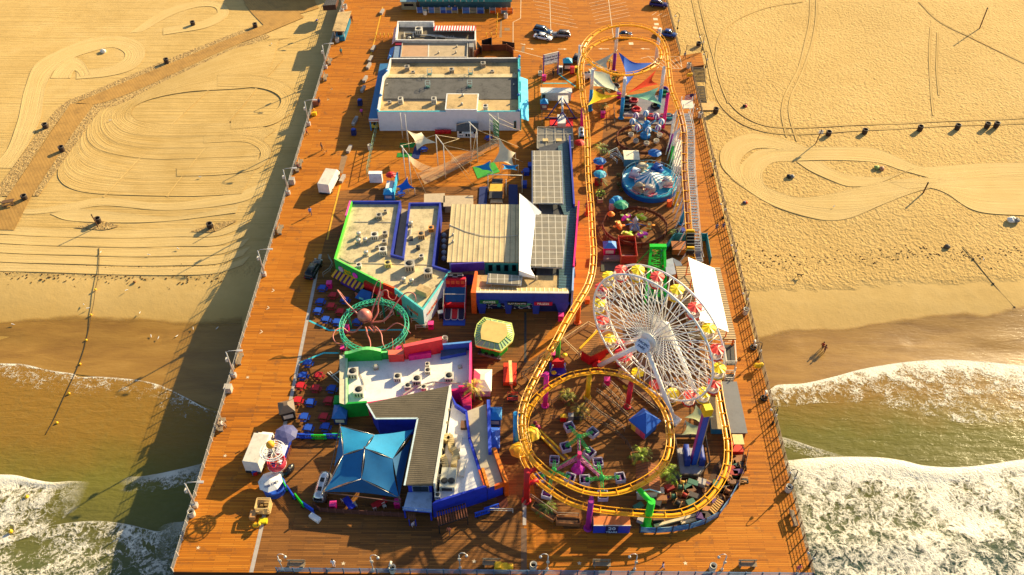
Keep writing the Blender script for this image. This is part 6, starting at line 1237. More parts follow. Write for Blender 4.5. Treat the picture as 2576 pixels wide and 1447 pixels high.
column('l',(1565,680),7.15,[RED],.5,None,.42,[('l',1665,345,6.8),('l',1690,465,4.3)]);column('m',(1505,945),6.15,[pm((30,215,40))],.5,None,.48,[('m',1425,550,6.3)])
for a in((('d',1420,330),8.6,[MAGENTA]),(('d',1505,680),7.5,[pm((50,200,60)),cW],.62),(('d',1555,1080),6.2,[YELL,cW],.5),(('d',1615,1280),5.0,[cB]),(('d',1490,520),8.0,[PURPLE,cW],.5)):column(a[0][0],a[0][1:],a[1],a[2],a[3]if len(a)>3 else.5,None,.33)
lp=catmull(lift,6);so_=V(1.25,0,0);mb=MB();m2=MB();m4=MB();acc=0
for a,b in zip(lp[10:],lp[11:]):
 n_=max(1,int((b-a).length/.42))
 for k in range(n_):p=a.lerp(b,k/n_)+so_;mb.box((p.x,p.y,p.z-.15),(1.0,.36,.07))
 m2.beam(a+so_+V(.55,0,.75),b+so_+V(.55,0,.75),.07).beam(a+so_+V(.55,0,-.2),b+so_+V(.55,0,-.2),.1,.25);m4.beam(a+so_+V(-.52,0,-.2),b+so_+V(-.52,0,-.2),.1,.25);acc+=(b-a).length
 if acc>1.6:acc=0;m2.beam(b+so_+V(.55,0,-.2),b+so_+V(.55,0,.75),.06);m3=MB();m3.beam(b+V(-.5,0,-.3),V(b.x-1.4,b.y,0),.16).beam(b+V(1.6,0,-.4),V(b.x+1.6,b.y,0),.14).beam(b+V(-.5,0,-.35),b+V(1.6,0,-.4),.14).build('lift_bent',cW,coaster)
mb.build('lift_steps',pm((150,152,158),.4,.5),coaster);m2.build('lift_handrail',pm((215,210,200)),coaster);m4.build('stair_stringer',pm((190,186,180)),coaster)
MB().tube([p+V(0,0,-.02)for p in lp[14:]],.3,6).build('lift_beam',TRKD,coaster)
p=P('b',2080,1180,8.0);MB().box((p.x+1.2,p.y+.3,7.4),(2.2,2.6,.15)).build('top_platform',OFFW,coaster)
mb=MB()
for sx in(-1,1):
 for sy in(-1,1):mb.beam(V(p.x+1.2+sx,p.y+.3+sy*1.2,0),V(p.x+1.2+sx,p.y+.3+sy*1.2,8.4),.14)
mb.build('top_tower',cW,coaster)
tr=thing('coaster_train','yellow and black coaster train waiting at the foot of the lift','train',P('g',1190,200));pth=[P('g',1186,y,2.3+max(0,(300-y))*.006)for y in(330,300,265,230,195,160,125,90)]
for k,(a,b)in enumerate(zip(pth,pth[1:])):
 m_=YELL if k in(1,6)else pm((60,44,30));mb=MB();mb.beam(a.lerp(b,.08)+V(0,0,.45),a.lerp(b,.92)+V(0,0,.45),1.35,.5);o=mb.build('car',m_,tr);c=a.lerp(b,.5);MB().box((c.x,c.y,c.z+.65),(1.2,.25,.55)).build('seat',DARK if k not in(1,6)else YELL,o)
 if k==6:MB().beam(a.lerp(b,.4)+V(0,0,.75),b+V(0,0,.7),1.4,.3).build('nose',YELL,o)
# ------------------------------------------------------------------ station: tilted white roof over a ribbed deck roof
stn=thing('coaster_station','coaster station with a tilted white solar roof over a ribbed tan roof','station',P('g',1350,800))
q=[V(*P('g',x,y,3.2).xy,0)for x,y in((1040,425),(1500,440),(1668,1180),(1190,1175))];MB().prism(q,3.0,3.2).build('lower_roof',lined('station_ribs',(196,168,120),(110,88,56),.48,1,.35,.6,.1,.05,.15),stn)
for p in inset(q,.3):MB().box((p.x,p.y,0),(.2,.2,3.0)).build('post',ORANGE,stn)
hs=(6.4,5.2,5.2,6.4);q=[P('g',x,y,h)for(x,y),h in zip(((1168,332),(1445,450),(1588,1105),(1290,985)),hs)];mb=MB();mb.v=q+[p-V(0,0,.14)for p in q]
for f in((3,2,1,0),(4,5,6,7),(0,1,5,4),(1,2,6,5),(2,3,7,6),(3,0,4,7)):mb.face(f)
mb.build('tilted_roof',pm((245,240,228),.35,0,.04),stn);mb=MB()
for k in range(1,6):mb.beam(q[0].lerp(q[3],k/6)+V(0,0,.02),q[1].lerp(q[2],k/6)+V(0,0,.02),.1,.04)
mb.build('roof_seam',WHITE,stn)
for t_ in(.06,.35,.65,.94):
 a,b=q[0].lerp(q[3],t_)-V(0,0,.15),q[1].lerp(q[2],t_)-V(0,0,.15);mb=MB();mb.beam(a,V(a.x,a.y,3.2),.14).beam(b,V(b.x,b.y,3.2),.14).beam(V(a.x,a.y,3.4),b,.1);mb.build('roof_strut',ORANGE,stn)
for q_,z_,m_,nm in(([(930,365),(1010,340),(1045,505),(945,525)],3.4,pm((150,156,170)),'grey_roof'),([(1010,340),(1095,385),(1110,420),(1040,425)],3.1,pm((110,116,130)),'grey_roof')):roofpoly(stn,'g',q_,z_,.15,m_,nm)
ex=thing('exit_stairs','white framed exit stairs and ramp below the coaster station','stairs',P('g',1580,1350));q=PL('g',[(1530,1240),(1645,1235),(1660,1447),(1560,1447)],1.5);MB().prism([(p.x,p.y)for p in q],1.38,1.5).build('landing',DKGREY,ex);q2=PL('j',[(1800,250),(1905,250),(1890,325),(1800,325)],.9);MB().prism([(p.x,p.y)for p in q2],.8,.9).build('landing',DKGREY,ex)
for qq in(q,q2):
 for p in qq:MB().box((p.x,p.y,0),(.14,.14,2.4)).build('post',OFFW,ex)
 for a,b in zip(qq,qq[1:]+qq[:1]):MB().beam(a+V(0,0,.85),b+V(0,0,.85),.09).beam(a+V(0,0,.45),b+V(0,0,.45),.06).build('handrail',OFFW,ex)
# ------------------------------------------------------------------ ferris wheel
FC=V(18.8,79.2,10.6);fa_=math.radians(-44.07);fu=V(math.cos(fa_),math.sin(fa_),0);fn_=V(-math.sin(fa_),math.cos(fa_),0);FR_=10.1;HW=1.24
fw_=thing('ferris_wheel','white ferris wheel with red and yellow covered gondolas','ferris wheel',V(FC.x,FC.y,0));FWm=pm((246,244,238),.4,0,.04)
def fp(a,r_,w_):return FC+fu*(math.cos(a)*r_)+V(0,0,math.sin(a)*r_)+fn_*w_
for s_ in(-1,1):
 MB().tube([fp(2*PI*k/80,FR_,s_*HW)for k in range(80)],.15,6,0,True).build('rim',FWm,fw_)
 MB().tube([fp(2*PI*k/60,FR_*.72,s_*HW*.9)for k in range(60)],.05,5,0,True).build('inner_ring',FWm,fw_)
 mb=MB()
 for k in range(40):a=2*PI*k/40+.02;mb.tube([fp(a,1.0,s_*1.55),fp(a,FR_,s_*HW)],.075,4)
 mb.build('spokes',FWm,fw_)
 MB().tube([FC+fn_*(s_*1.35),FC+fn_*(s_*1.8)],1.15,20).build('hub_disc',FWm,fw_)
mb=MB()
for k in range(20):
 a=math.radians(7.3+18*k);b=a+PI/20;mb.tube([fp(a,FR_,-HW),fp(a,FR_,HW)],.07,5);mb.tube([fp(b,FR_,-HW),fp(b,FR_,HW)],.05,5);mb.tube([fp(b,FR_*.72,-HW*.9),fp(a,FR_,HW)],.055,4);mb.tube([fp(b,FR_*.72,HW*.9),fp(a,FR_,-HW)],.04,4);mb.tube([fp(a,FR_*.4,-1.4),fp(b,FR_*.72,1.1)],.04,4)
 mb.tube([fp(a,FR_*.72,-HW*.9),fp(b,FR_,-HW)],.04,4);mb.tube([fp(a,FR_*.72,HW*.9),fp(b,FR_,HW)],.04,4)
mb.build('cross_braces',FWm,fw_);MB().tube([FC-fn_*2.6,FC+fn_*2.6],.42,14).build('axle',FWm,fw_)
for s_ in(-1,1):
 for e in(-7.1,7.0):b=V(FC.x,FC.y,0)+fu*e+fn_*(s_*2.74);MB().tube([b,FC+fn_*(s_*2.45)],.36,10,r1=.3).build('support_leg',FWm,fw_);MB().box((b.x,b.y,0),(1.3,1.3,.5),fa_).build('footing',RED if e<0 else FWm,fw_)
mb=MB();pc=FC-fn_*2.95;pz=(fn_*-.62+V(0,0,.78)).normalized();pxd=fu;pyd=pz.cross(pxd);n_=28
for k in range(n_):mb.v.append(pc+pxd*(1.1*math.cos(2*PI*k/n_))+pyd*(.95*math.sin(2*PI*k/n_)))
for k in range(n_):mb.v.append(mb.v[k]-pz*.25)
mb.face(range(n_));mb.face([n_+k for k in reversed(range(n_))])
for k in range(n_):mb.face((k,n_+k,n_+(k+1)%n_,(k+1)%n_))
pq=mb.build('name_plaque',pm((225,228,240)),fw_)
text('PACIFIC',.5,pc+pyd*.28+pz*.02,pxd,pyd,DKBLUE,pq);text('PARK',.5,pc-pyd*.28+pz*.02,pxd,pyd,DKBLUE,pq)
GR_=pm((235,70,60),.45,0,.08);GY=pm((250,215,20),.45,0,.08)
for k in range(20):
 a=math.radians(7.3+18*k);c=fp(a,FR_+.05,0);m_=GY if k%2==0 else GR_;md=pm((225,185,10))if k%2==0 else pm((205,45,40))
 g_=MB().lathe([(.66,-1.75),(.82,-1.6),(.85,-1.05),(.78,-1.0),(.72,-1.45),(.3,-1.5),(.26,-1.1),(.001,-1.1)],c,8,0,False,False).build('gondola',pm((225,215,205)),fw_)
 MB().lathe([(.86,-1.58),(.9,-1.35),(.86,-1.2)],c,8,0,False,False).build('bumper',md,g_);mb=MB();n_=16
 for j in range(n_):r_=.98 if j%2==0 else.9;mb.v.append(c+V(math.cos(2*PI*j/n_)*r_,math.sin(2*PI*j/n_)*r_,.0 if j%2==0 else.13))
 mb.v.append(c+V(0,0,.33));mb.v.append(c+V(0,0,.1))
 for j in range(n_):mb.face((j,(j+1)%n_,n_));mb.face(((j+1)%n_,j,n_+1))
 mb.build('canopy',m_,g_);MB().tube([c+V(0,0,.1),c-V(0,0,1.3)],.06,5).build('centre_pole',METAL,g_)
tk=thing('ticket_cottage','red cottage with a mottled shingle roof under the left of the ferris wheel','building',P('i',1230,300));q=PL('i',[(1083,250),(1195,320),(1380,230),(1265,85)],2.4);mb=MB();mb.prism([(p.x,p.y)for p in inset([V(p.x,p.y,0)for p in q],.2)],0,2.2);mb.build('wall',pm((200,10,20)),tk);mb=MB();mb.prism([(p.x,p.y)for p in q],2.2,[2.35,2.35,2.9,2.9]);mb.build('roof',lined('mottled_shingle',(190,130,70),(130,84,40),.35,1,.2,.9,0,.05,.45),tk)
MB().beam(q[0]+V(0,0,.1),q[3]+V(0,0,.6),.3,.12).build('roof_trim',YELL,tk);a=P('i',1195,400);MB().prism([(a.x,a.y),(a.x+4.2,a.y+3.2),(a.x+3.9,a.y+3.6),(a.x-.3,a.y+.4)],0,1.3).build('red_screen',RED,tk)
pl=thing('wheel_platform','dark boarding platform beneath the ferris wheel','platform',V(FC.x,FC.y,0));MB().box((FC.x,FC.y,0),(9,5.5,.5),fa_).build('deck',pm((110,70,44),.8),pl)
for k,(x,y)in enumerate(((1560,640),(1640,668),(1720,725))):c=P('i',x,y,.02);o=MB().box((c.x,c.y,0),(.8,.8,.06),.5).build('number_plate',pm((205,170,20)),pl);text(str(k+1),.55,c+V(0,0,.05),(.88,.48,0),(-.48,.88,0),DARK,pl)
# ------------------------------------------------------------------ green swing tower, drop tower
gt=thing('green_tower','bright green lattice tower frame lying between red yard and white station','ride',P('g',840,600));GT=pm((20,200,35),.4)
def gp(x,y,z):return P('g',x,y,z)
L0,R0,L1,R1=gp(790,225,4.6),gp(925,225,4.6),gp(730,760,1.2),gp(940,760,1.2);mb=MB();mb.beam(L0,L1,.4).beam(R0,R1,.4);mb.build('main_rail',GT,gt);MB().beam(L0-V(.3,0,0),R0+V(.3,0,0),.7,.6).build('head_beam',GT,gt);mb=MB();n_=9
for k in range(n_):
 a,b,c,d=L0.lerp(L1,k/n_),R0.lerp(R1,k/n_),L0.lerp(L1,(k+1)/n_),R0.lerp(R1,(k+1)/n_);mb.beam(a,b,.09).beam(a,d,.08).beam(b,c,.08);e=(a+b)/2-V(0,0,1.1);mb.beam(a,e,.07).beam(b,e,.07).beam(e,(c+d)/2-V(0,0,1.0),.07)
mb.build('lattice',GT,gt)
for p in(L0,R0,L1,R1):MB().beam(p,V(p.x,p.y,0),.3).build('post',GT,gt)
MB().beam(gp(770,260,4.0),gp(640,395,.1),.22).build('strut',pm((60,150,50)),gt);MB().box(gp(830,700,.1),(3.2,5,.5)).build('base_deck',pm((70,90,70)),gt)
dt=thing('drop_tower','blue drop tower with a yellow head and two blue seat shells','ride',P('j',1480,1190));b0=P('j',1478,1180);H_=11.3;MB().tube([b0,V(b0.x,b0.y,H_)],.001,4)
MB().box((b0.x,b0.y,.3),(.7,.7,H_-.3),.2).build('mast',pm((20,80,190)),dt)
for s_ in(-1,1):MB().box((b0.x+s_*.38,b0.y-s_*.07,.3),(.08,.55,H_-.35),.2).build('side_stripe',pm((170,60,140))if s_<0 else pm((200,170,140)),dt)
MB().box((b0.x,b0.y,H_),(1.05,1.05,1.3),.2).build('head',YELL,dt);MB().box((b0.x,b0.y,H_+1.3),(.95,.95,.05),.2).build('head_cap',pm((255,225,40)),dt)
for s_ in(-1,1):mb=MB();loft(mb,[[(x*.8+b0.x+s_*.95,y+b0.y+.2+dy,z)for x,y,z in[(-.45,0,.5),(.45,0,.5),(.4,0,2.0),(-.4,0,2.0)]]for dy in(-.9,-.3,.5,1.6)]);mb.build('seat_shell',pm((20,50,140)),dt)
q=PL('j',[(1310,1012),(1590,1015),(1600,1240),(1530,1310),(1340,1310)],.25);MB().prism([(p.x,p.y)for p in q],0,.25).build('platform',pm((168,166,170),.6),dt)
df=thing('ride_fence','metal fence around the drop tower platform','fence',P('j',1450,950));pts=PL('j',[(1285,910),(1600,910),(1645,1190),(1540,1325),(1335,1320),(1285,910)])
for a,b in zip(pts,pts[1:]):
 MB().beam(a+V(0,0,.9),b+V(0,0,.9),.08).beam(a+V(0,0,.45),b+V(0,0,.45),.05,.6,up=(0,0,1)).build('fence_panel',pm((100,84,70),.6),df);n_=max(2,int((b-a).length/2))
 for k in range(n_):p=a.lerp(b,k/n_);MB().box((p.x,p.y,0),(.1,.1,1.0)).build('post',DKGREY,df)
# ------------------------------------------------------------------ spinning arm ride inside the loop
sp_=thing('spinning_ride','green and magenta lattice arm ride with twelve purple tub cars','ride',P('j',290,1240));cb=P('j',290,1240);LGm=pm((60,200,90),.4)
MB().lathe([(.95,0),(.95,.3),(.7,.6),(.28,.9),(.24,3.0),(.001,3.1)],cb,6,0,False).build('base',pm((190,30,170)),sp_)
for a in(.6,2.6):MB().box((cb.x+math.cos(a-1.6)*2.0,cb.y+math.sin(a-1.6)*2.0,0),(1.5,1.1,.5),a).build('motor_box',pm((180,165,140)),sp_)
def truss(a,b,w_,m_,nm='arm',n_=7):
 a,b=Vector(a),Vector(b);d=(b-a).normalized();s_=d.cross(V(0,0,1)).normalized()*w_/2;u=s_.cross(d).normalized()*w_/2;mb=MB();c=[s_+u,-s_+u,s_-u,-s_-u]
 for o in c:mb.beam(a+o,b+o*.7,.06)
 for k in range(n_):
  p,q=a.lerp(b,k/n_),a.lerp(b,(k+1)/n_);mb.beam(p+c[0],q+c[1],.045).beam(p+c[0],q+c[2],.045).beam(p+c[1],q+c[3],.045)
 return mb.build(nm,m_,sp_)
top=V(cb.x,cb.y,3.0);hubs=[P('j',300,900,2.6),P('j',40,1245,1.6),P('j',535,1320,1.6)];MAGl=pm((200,110,160),.4)
for h_ in hubs:
 truss(top,h_,.36,[MAGl],'arm',6);MB().beam(V(top.x,top.y,3.9),h_+V(0,0,.4),.07).build('stay',LGm,sp_);MB().lathe([(.35,-.3),(.35,.3),(.12,.5)],h_,10).build('arm_hub',LGm,sp_)
MB().tube([top,top+V(0,0,1.0)],.3,8).build('mast_head',pm((225,40,120)),sp_)
CARS=[((200,800),0),((440,860),0),((160,1010),0),((410,1070),0),((45,1150),1),((495,1170),2),((205,1330),1),((357,1350),2),((722,1325),2),((-110,1330),1),((545,1510),2),((-30,1490),1)]
for(x,y),hk_ in CARS:
 p=P('j',x,y,.9);truss(hubs[hk_]-V(0,0,.1),p+V(0,0,.2),.35,LGm,'car_arm',5);az=math.atan2(p.y-hubs[hk_].y,p.x-hubs[hk_].x)
 c_=MB().box((p.x,p.y,.55),(1.25,1.25,.12),az).build('car',pm((205,200,210)),sp_);mb=MB();ca,sa=math.cos(az),math.sin(az)
 for dx,dy,sx,sy in((.6,0,.1,1.25),(-.6,0,.1,1.25),(0,.6,1.25,.1),(0,-.6,1.25,.1)):mb.box((p.x+dx*ca-dy*sa,p.y+dx*sa+dy*ca,.67),(sx,sy,.65),az)
 mb.build('car_side',pm((196,186,206)),c_);MB().box((p.x,p.y,.675),(1.08,1.08,.04),az).build('floor',pm((44,18,60)),c_);MB().box((p.x,p.y,.72),(.28,1.05,.42),az).build('seat',pm((120,40,130)),c_)
# ------------------------------------------------------------------ children rides on the right
def fence_ring(lab,c,rx,ry,mat,n=26,h=1.1,a0=0,a1=2*PI,name='ring_fence'):
 o=thing(name,lab,'fence',c);pts=[c+V(math.cos(a0+(a1-a0)*k/n)*rx,math.sin(a0+(a1-a0)*k/n)*ry,0)for k in range(n+1)];mb=MB()
 for a,b in zip(pts,pts[1:]):mb.beam(a+V(0,0,h),b+V(0,0,h),.1).beam(a+V(0,0,h*.35),b+V(0,0,h*.35),.07).beam(a+V(0,0,h*.66),b+V(0,0,h*.66),.05,.5,up=(0,0,1))
 mb.build('rails',mat,o)
 for p in pts[:-1]:MB().box((p.x,p.y,0),(.13,.13,h+.1)).build('post',mat,o)
 return o
RUST=pm((110,54,30),.7)
sc0=P('d',1290,880);srx=(P('d',1575,880)-P('d',1000,880)).length/2;sk=thing('shark_ride','round blue shark ride with six open mouthed shark cars','ride',V((P('d',1575,880)+P('d',1000,880)).x/2,sc0.y,0));SKc=sk.location.copy();TB=pm((50,170,205),.5,0,.12,.6)
MB().lathe([(srx,0),(srx,1.15),(srx-.15,1.25),(srx-.6,1.0),(.001,1.0)],SKc,40,0,False,False).build('platform',[TB],sk);MB().lathe([(srx+.03,.0),(srx+.03,.95)],SKc,40,0,False,False).build('skirt',pm((15,95,175)),sk)
MB().lathe([(2.9,1.05),(2.7,1.5),(.12,2.6),(.001,2.65)],SKc,24,[0,1],False,False).build('centre_cone',[WHITE,pm((30,140,180))],sk);MB().tube([SKc+V(0,0,2.6),SKc+V(0,0,3.4)],.05,5).build('spike',METAL,sk)
mb=MB()
for k in range(40):a=2*PI*k/40;p=SKc+V(math.cos(a)*srx,math.sin(a)*srx,1.2);mb.beam(p,p+V(0,0,.6),.05);b=2*PI*(k+1)/40;mb.beam(p+V(0,0,.6),SKc+V(math.cos(b)*srx,math.sin(b)*srx,1.8),.05)
mb.build('rail',pm((150,190,200)),sk)
def shark(root,c,rz,m_,s_=1.0):
 rows=[(-1.3,.5,.1),(-1.0,.95,.55),(-.3,1.15,.95),(.5,1.05,1.25),(1.1,.75,1.5),(1.45,.3,1.75)];mb=MB();secs=[];ca,sa=math.cos(rz),math.sin(rz)
 def tr_(x,y,z):return V(c.x+s_*(x*ca-y*sa),c.y+s_*(x*sa+y*ca),c.z+s_*z)
 for x,w_,h in rows[:4]:secs.append([tr_(x,-w_*.7,0),tr_(x,w_*.7,0),tr_(x,w_,h*.5),tr_(x,w_*.55,h),tr_(x,-w_*.55,h),tr_(x,-w_,h*.5)])
 loft(mb,secs);
 for x,w_,h in rows[3:]:pass
 up=[[tr_(x-.4,-w_*.6,h+.3),tr_(x-.4,w_*.6,h+.3),tr_(x-.5,w_*.5,h+.55),tr_(x-.5,-w_*.5,h+.55)]for x,w_,h in((-.3,1.25,.85),(.3,1.2,1.1),(.9,.9,1.25),(1.5,.35,1.3))];loft(mb,up);o=mb.build('shark_car',m_,root)
 mb=MB();mb.poly([tr_(.55,-.75,.25),tr_(.55,.75,.25),tr_(-.2,.85,1.05),tr_(-.6,.5,1.25),tr_(-.6,-.5,1.25),tr_(-.2,-.85,1.05)]);mb.poly([tr_(.52,.75,.24),tr_(.52,-.75,.24),tr_(-.63,-.5,1.24),tr_(-.63,.5,1.24)]);mb.poly([tr_(1.35,-.75,.6),tr_(1.35,.75,.6),tr_(.5,.85,.3),tr_(.5,-.85,.3)][::-1]);mb.build('mouth',pm((225,20,90)),o);mb=MB()
 for k in range(7):y=-.7+.233*k;mb.lathe([(.1,0),(.001,.24)],tr_(1.3-.25*abs(y),y,.62),4);mb.lathe([(.1,0),(.001,.24)],tr_(-.15-.35*(1-abs(y)),y,1.05+.2*(1-abs(y))),4)
 mb.build('teeth',WHITE,o);MB().poly([tr_(-.8,0,.7),tr_(-1.5,0,1.5),tr_(-1.2,0,.5)]).build('fin',m_,o)
for x,y,rz,m_ in((1135,795,-2.0,pm((205,215,225))),(1205,745,-.6,pm((190,180,150))),(1360,745,-2.2,pm((30,90,175))),(1465,885,-1.5,pm((195,195,190))),(1170,950,-2.4,pm((170,150,120))),(1280,970,-1.0,pm((185,175,165)))):shark(sk,P('d',x,y,1.05),rz,m_,1.05)
bc=P('d',1240,385);bl_=thing('balloon_ride','carousel of eight striped balloons with white baskets','ride',bc);MB().lathe([(1.0,0),(1.0,.6),(.5,.7),(.5,2.3),(.8,2.4),(.8,2.8),(.35,2.9),(.35,3.4),(.6,3.5),(.001,3.9)],bc,16).build('centre_post',pm((30,130,200)),bl_)
for k in range(8):
 a=PI/8+PI/4*k+.38;e=bc+V(math.cos(a)*2.75,math.sin(a)*2.75,2.6);MB().beam(bc+V(0,0,2.2),e,.22,.14).build('arm',pm((220,190,110))if k%2 else pm((60,150,200)),bl_);m_=pm((40,140,200))if k%2 else pm((140,40,140))
 MB().lathe([(.001,-.75),(.3,-.6),(.62,-.1),(.58,.3),(.3,.6),(.001,.68)],e+V(0,0,.95),12,[0,1],True,False).build('balloon',[WHITE,m_],bl_);g_=MB().lathe([(.42,0),(.52,.1),(.55,.6),(.48,.6),(.44,.12),(.001,.1)],V(e.x,e.y,.2),8,0,False,False).build('basket',OFFW,bl_);MB().tube([e+V(0,0,.3),V(e.x,e.y,.8)],.03,4).build('hanger',METAL,g_)
fence_ring('rust brown round fence about the balloon carousel',P('d',1225,440),5.3,4.4,RUST,24)
ac_=P('d',1130,1330);pr=thing('plane_ride','small carousel of pink, lime and orange toy planes on blue arms','ride',ac_);MB().lathe([(.9,0),(.9,.5),(.4,.7),(.35,1.8),(.5,2.0),(.2,2.4),(.001,2.9)],ac_,12).build('centre_post',pm((180,180,190)),pr)
for k,(x,y,m_)in enumerate(((1045,1225,pm((220,40,170))),(1195,1225,pm((190,220,20))),(1280,1310,pm((240,150,30))),(1210,1405,pm((220,60,190))),(1060,1405,pm((150,190,20))),(970,1310,pm((245,130,30))))):
 p=P('d',x,y,.9);a=math.atan2(p.y-ac_.y,p.x-ac_.x);MB().beam(ac_+V(0,0,1.3),p,.12).build('arm',pm((50,110,180)),pr);rz=a+PI/2;ca,sa=math.cos(rz),math.sin(rz);mb=MB();loft(mb,[[(p.x+x_*ca-y_*sa,p.y+x_*sa+y_*ca,p.z+z_)for _,y_,z_ in ring(0,w_,.0,h_,.12)]for x_,w_,h_ in((-1.05,.3,.35),(-.7,.75,.6),(.3,.8,.65),(.85,.6,.5),(1.05,.3,.3))]if False else[[V(p.x+x_*ca-q[1]*sa,p.y+x_*sa+q[1]*ca,p.z+q[2])for q in ring(0,w_,0,h_,.1)]for x_,w_,h_ in((-1.05,.35,.35),(-.7,.75,.6),(.3,.8,.65),(.85,.6,.5),(1.05,.3,.3))]);o=mb.build('plane',m_,pr)
 MB().box((p.x+.2*ca,p.y+.2*sa,p.z+.3),(.45,2.0,.08),rz).build('wing',m_ if k%3 else pm((200,230,120)),o);MB().box((p.x-.9*ca,p.y-.9*sa,p.z+.35),(.3,.9,.07),rz).box((p.x-.2*ca,p.y-.2*sa,p.z+.66),(.5,.45,.1),rz).build('tail',pm((250,220,120)),o)
fence_ring('rust brown round fence about the toy plane carousel',P('d',1130,1340),5.5,4.7,RUST,22,1.2)
rk_=thing('bumper_rink','grey ribbed bumper rink under the sail canopies','ride',P('d',1300,170));q=PL('b',[(1400,1100),(1890,1090),(1890,1330),(1420,1320)],.2);MB().prism([(p.x,p.y)for p in q],0,.2).build('floor',lined('rink_floor',(150,148,150),(110,108,112),.5,1,.3,.4,.3,.03,.15),rk_);q2=PL('b',[(1530,1335),(1960,1335),(1970,1420),(1530,1420)],.2);MB().prism([(p.x,p.y)for p in q2],0,.2).build('floor',lined('rink_floor',(150,148,150),(110,108,112),.5,1,.3,.4,.3,.03,.15),rk_)
MB().beam(P('b',1420,1320,.6),P('b',1960,1332,.6),.15,.6).build('rink_wall',pm((190,170,170)),rk_)
for i,(x,y,m_,s_)in enumerate(((1440,1145,DARK,'black, upper left'),(1527,1160,pm((150,20,40)),'dark red, upper middle'),(1445,1245,DARK,'black, lower left'),(1525,1235,pm((60,40,44)),'charcoal, lower middle'),(1560,1265,pm((190,40,50)),'red, lower middle'),(1725,1350,pm((200,30,40)),'red, in the front row'),(1790,1350,pm((130,30,140)),'purple, in the front row'),(1862,1352,pm((170,20,50)),'crimson, in the front row'),(1930,1348,pm((20,130,140)),'teal, in the front row'),(1880,1080,pm((20,110,60)),'green, beside the right blue column'),(1878,1040,pm((80,30,130)),'violet, beside the right blue column'),(1320,1000,pm((70,60,60)),'grey, behind the pale sail'),(1780,1225,DARK,'black, at the foot of the right blue column'))):
 p=P('b',x,y,.2);o=thing('bumper_car','round bumper car, '+s_,'bumper car',p,0,'bumper cars on the ribbed rink');MB().lathe([(.75,.0),(1.0,.15),(1.0,.4),(.7,.5),(.65,.3),(.001,.25)],(0,0,0),14,0,True,False).build('rubber_ring',RUBBER if m_ is DARK else m_,o,local=True);MB().box((0,.25,.25),(.7,.25,.6)).build('seat',m_,o,local=True)
for lab,m_,pts in(('large blue triangular shade sail in the coaster loop',pm((40,100,200),.8,0,.1),(('b',1355,595,6.2),('b',1745,720,4.5),('b',1440,990,3.2))),('pale upper left shade sail stretched from the purple column',pm((205,205,175),.8,0,.1),(('b',1310,600,6.2),('b',1240,810,4.6),('b',965,745,4.4))),('pale green shade sail below the loop front',pm((195,205,180),.8,0,.1),(('b',1010,785,4.6),('b',1240,810,4.6),('b',1385,1065,3.2),('b',1065,985,4.0))),('orange red shade sail',pm((240,70,10),.8,0,.1),(('b',1790,800,5.2),('b',1810,965,4.4),('b',1445,1075,3.2))),('yellow shade sail over the walkway left of the bumper rink',pm((250,215,10),.8,0,.1),(('b',1065,1020,4.4),('b',1370,1090,3.4),('b',1000,1210,3.0))),('mint green shade sail over the bumper rink',pm((150,215,175),.8,0,.1),(('b',1820,1000,4.6),('b',1865,1210,3.6),('b',1440,1095,3.2)))):
 p=[P(*q)for q in pts];o=thing('shade_sail',lab,'shade sail',V(p[0].x,p[0].y,0),0,'shade sails in the coaster loop');sail(o,p,m_,.5,.35 if len(p)==3 else.2,'cloth',12);[MB().tube([q_,q_+(q_-sum(p,Vector())/len(p)).normalized()*.9],.03,4).build('tie_rope',METAL,o)for q_ in p]
pn=thing('pendulum_ride','blue A frame pendulum ride over a red mat','ride',P('b',700,1380));pk=P('b',712,1110,5.2);pk2=pk+V(0,-3.0,0)
for a in((540,1350),(860,1350)):MB().tube([pk,P('b',*a)],.13,8).build('frame_leg',pm((40,60,140)),pn)
pf=P('b',715,1285,4.6)
for a in((600,1447),(820,1447)):MB().tube([pf,P('b',*a)],.13,8).build('frame_leg',pm((40,60,140)),pn)
MB().tube([pk,pf],.2,8).build('axle',pm((210,205,200)),pn);c=pk.lerp(pf,.5);MB().tube([c,V(c.x,c.y,1.4)],.12,8).build('pendulum_arm',pm((225,220,215)),pn);MB().box((c.x,c.y,.9),(1.6,3.0,.7)).build('gondola',pm((225,222,218)),pn)
q=PL('b',[(572,1350),(832,1350),(838,1450),(570,1450)],.06);MB().prism([(p.x,p.y)for p in q],0,.06).build('mat',pm((230,30,30)),pn);MB().beam(P('b',510,1352,.2),P('b',890,1352,.2),.2).build('base_beam',DKBLUE,pn)
p=P('b',722,1130,3.0);MB().prism([(v.x,v.y)for v in PL('b',[(665,1095),(780,1092),(785,1180),(665,1180)],3.0)],2.85,3.0).build('roof_board',OFFW,pn)
oc=P('e',1290,1245);oh=3.7;cs=[P('e',x,y,oh)for x,y in((940,1260),(1040,1120),(1290,1075),(1530,1120),(1645,1280))];cen=P('e',1290,1300,oh);orx=(cs[4]-cs[0]).length/2;cen.x=(cs[0].x+cs[4].x)/2;ory=(P('e',1290,1075,oh)-P('h',1190,268,oh)).length/2;cen.y=(P('e',1290,1075,oh).y+P('h',1190,268,oh).y)/2
ot=thing('octopus_sculpture','pink octopus sculpture hung in a green lattice ring with curling tentacles','sculpture',V(cen.x,cen.y,0));AQ=pm((60,190,150),.45);OP=pm((205,120,105),.4,0,.25,1.5)
def rp(a,r_,z):return V(cen.x+math.cos(a)*orx*r_,cen.y+math.sin(a)*ory*r_,z)
for r_,z in((1,oh),(1,oh-.7),(.90,oh),(.90,oh-.7)):MB().tube([rp(2*PI*k/48,r_,z)for k in range(48)],.06,5,0,True).build('ring_tube',AQ,ot)
mb=MB()
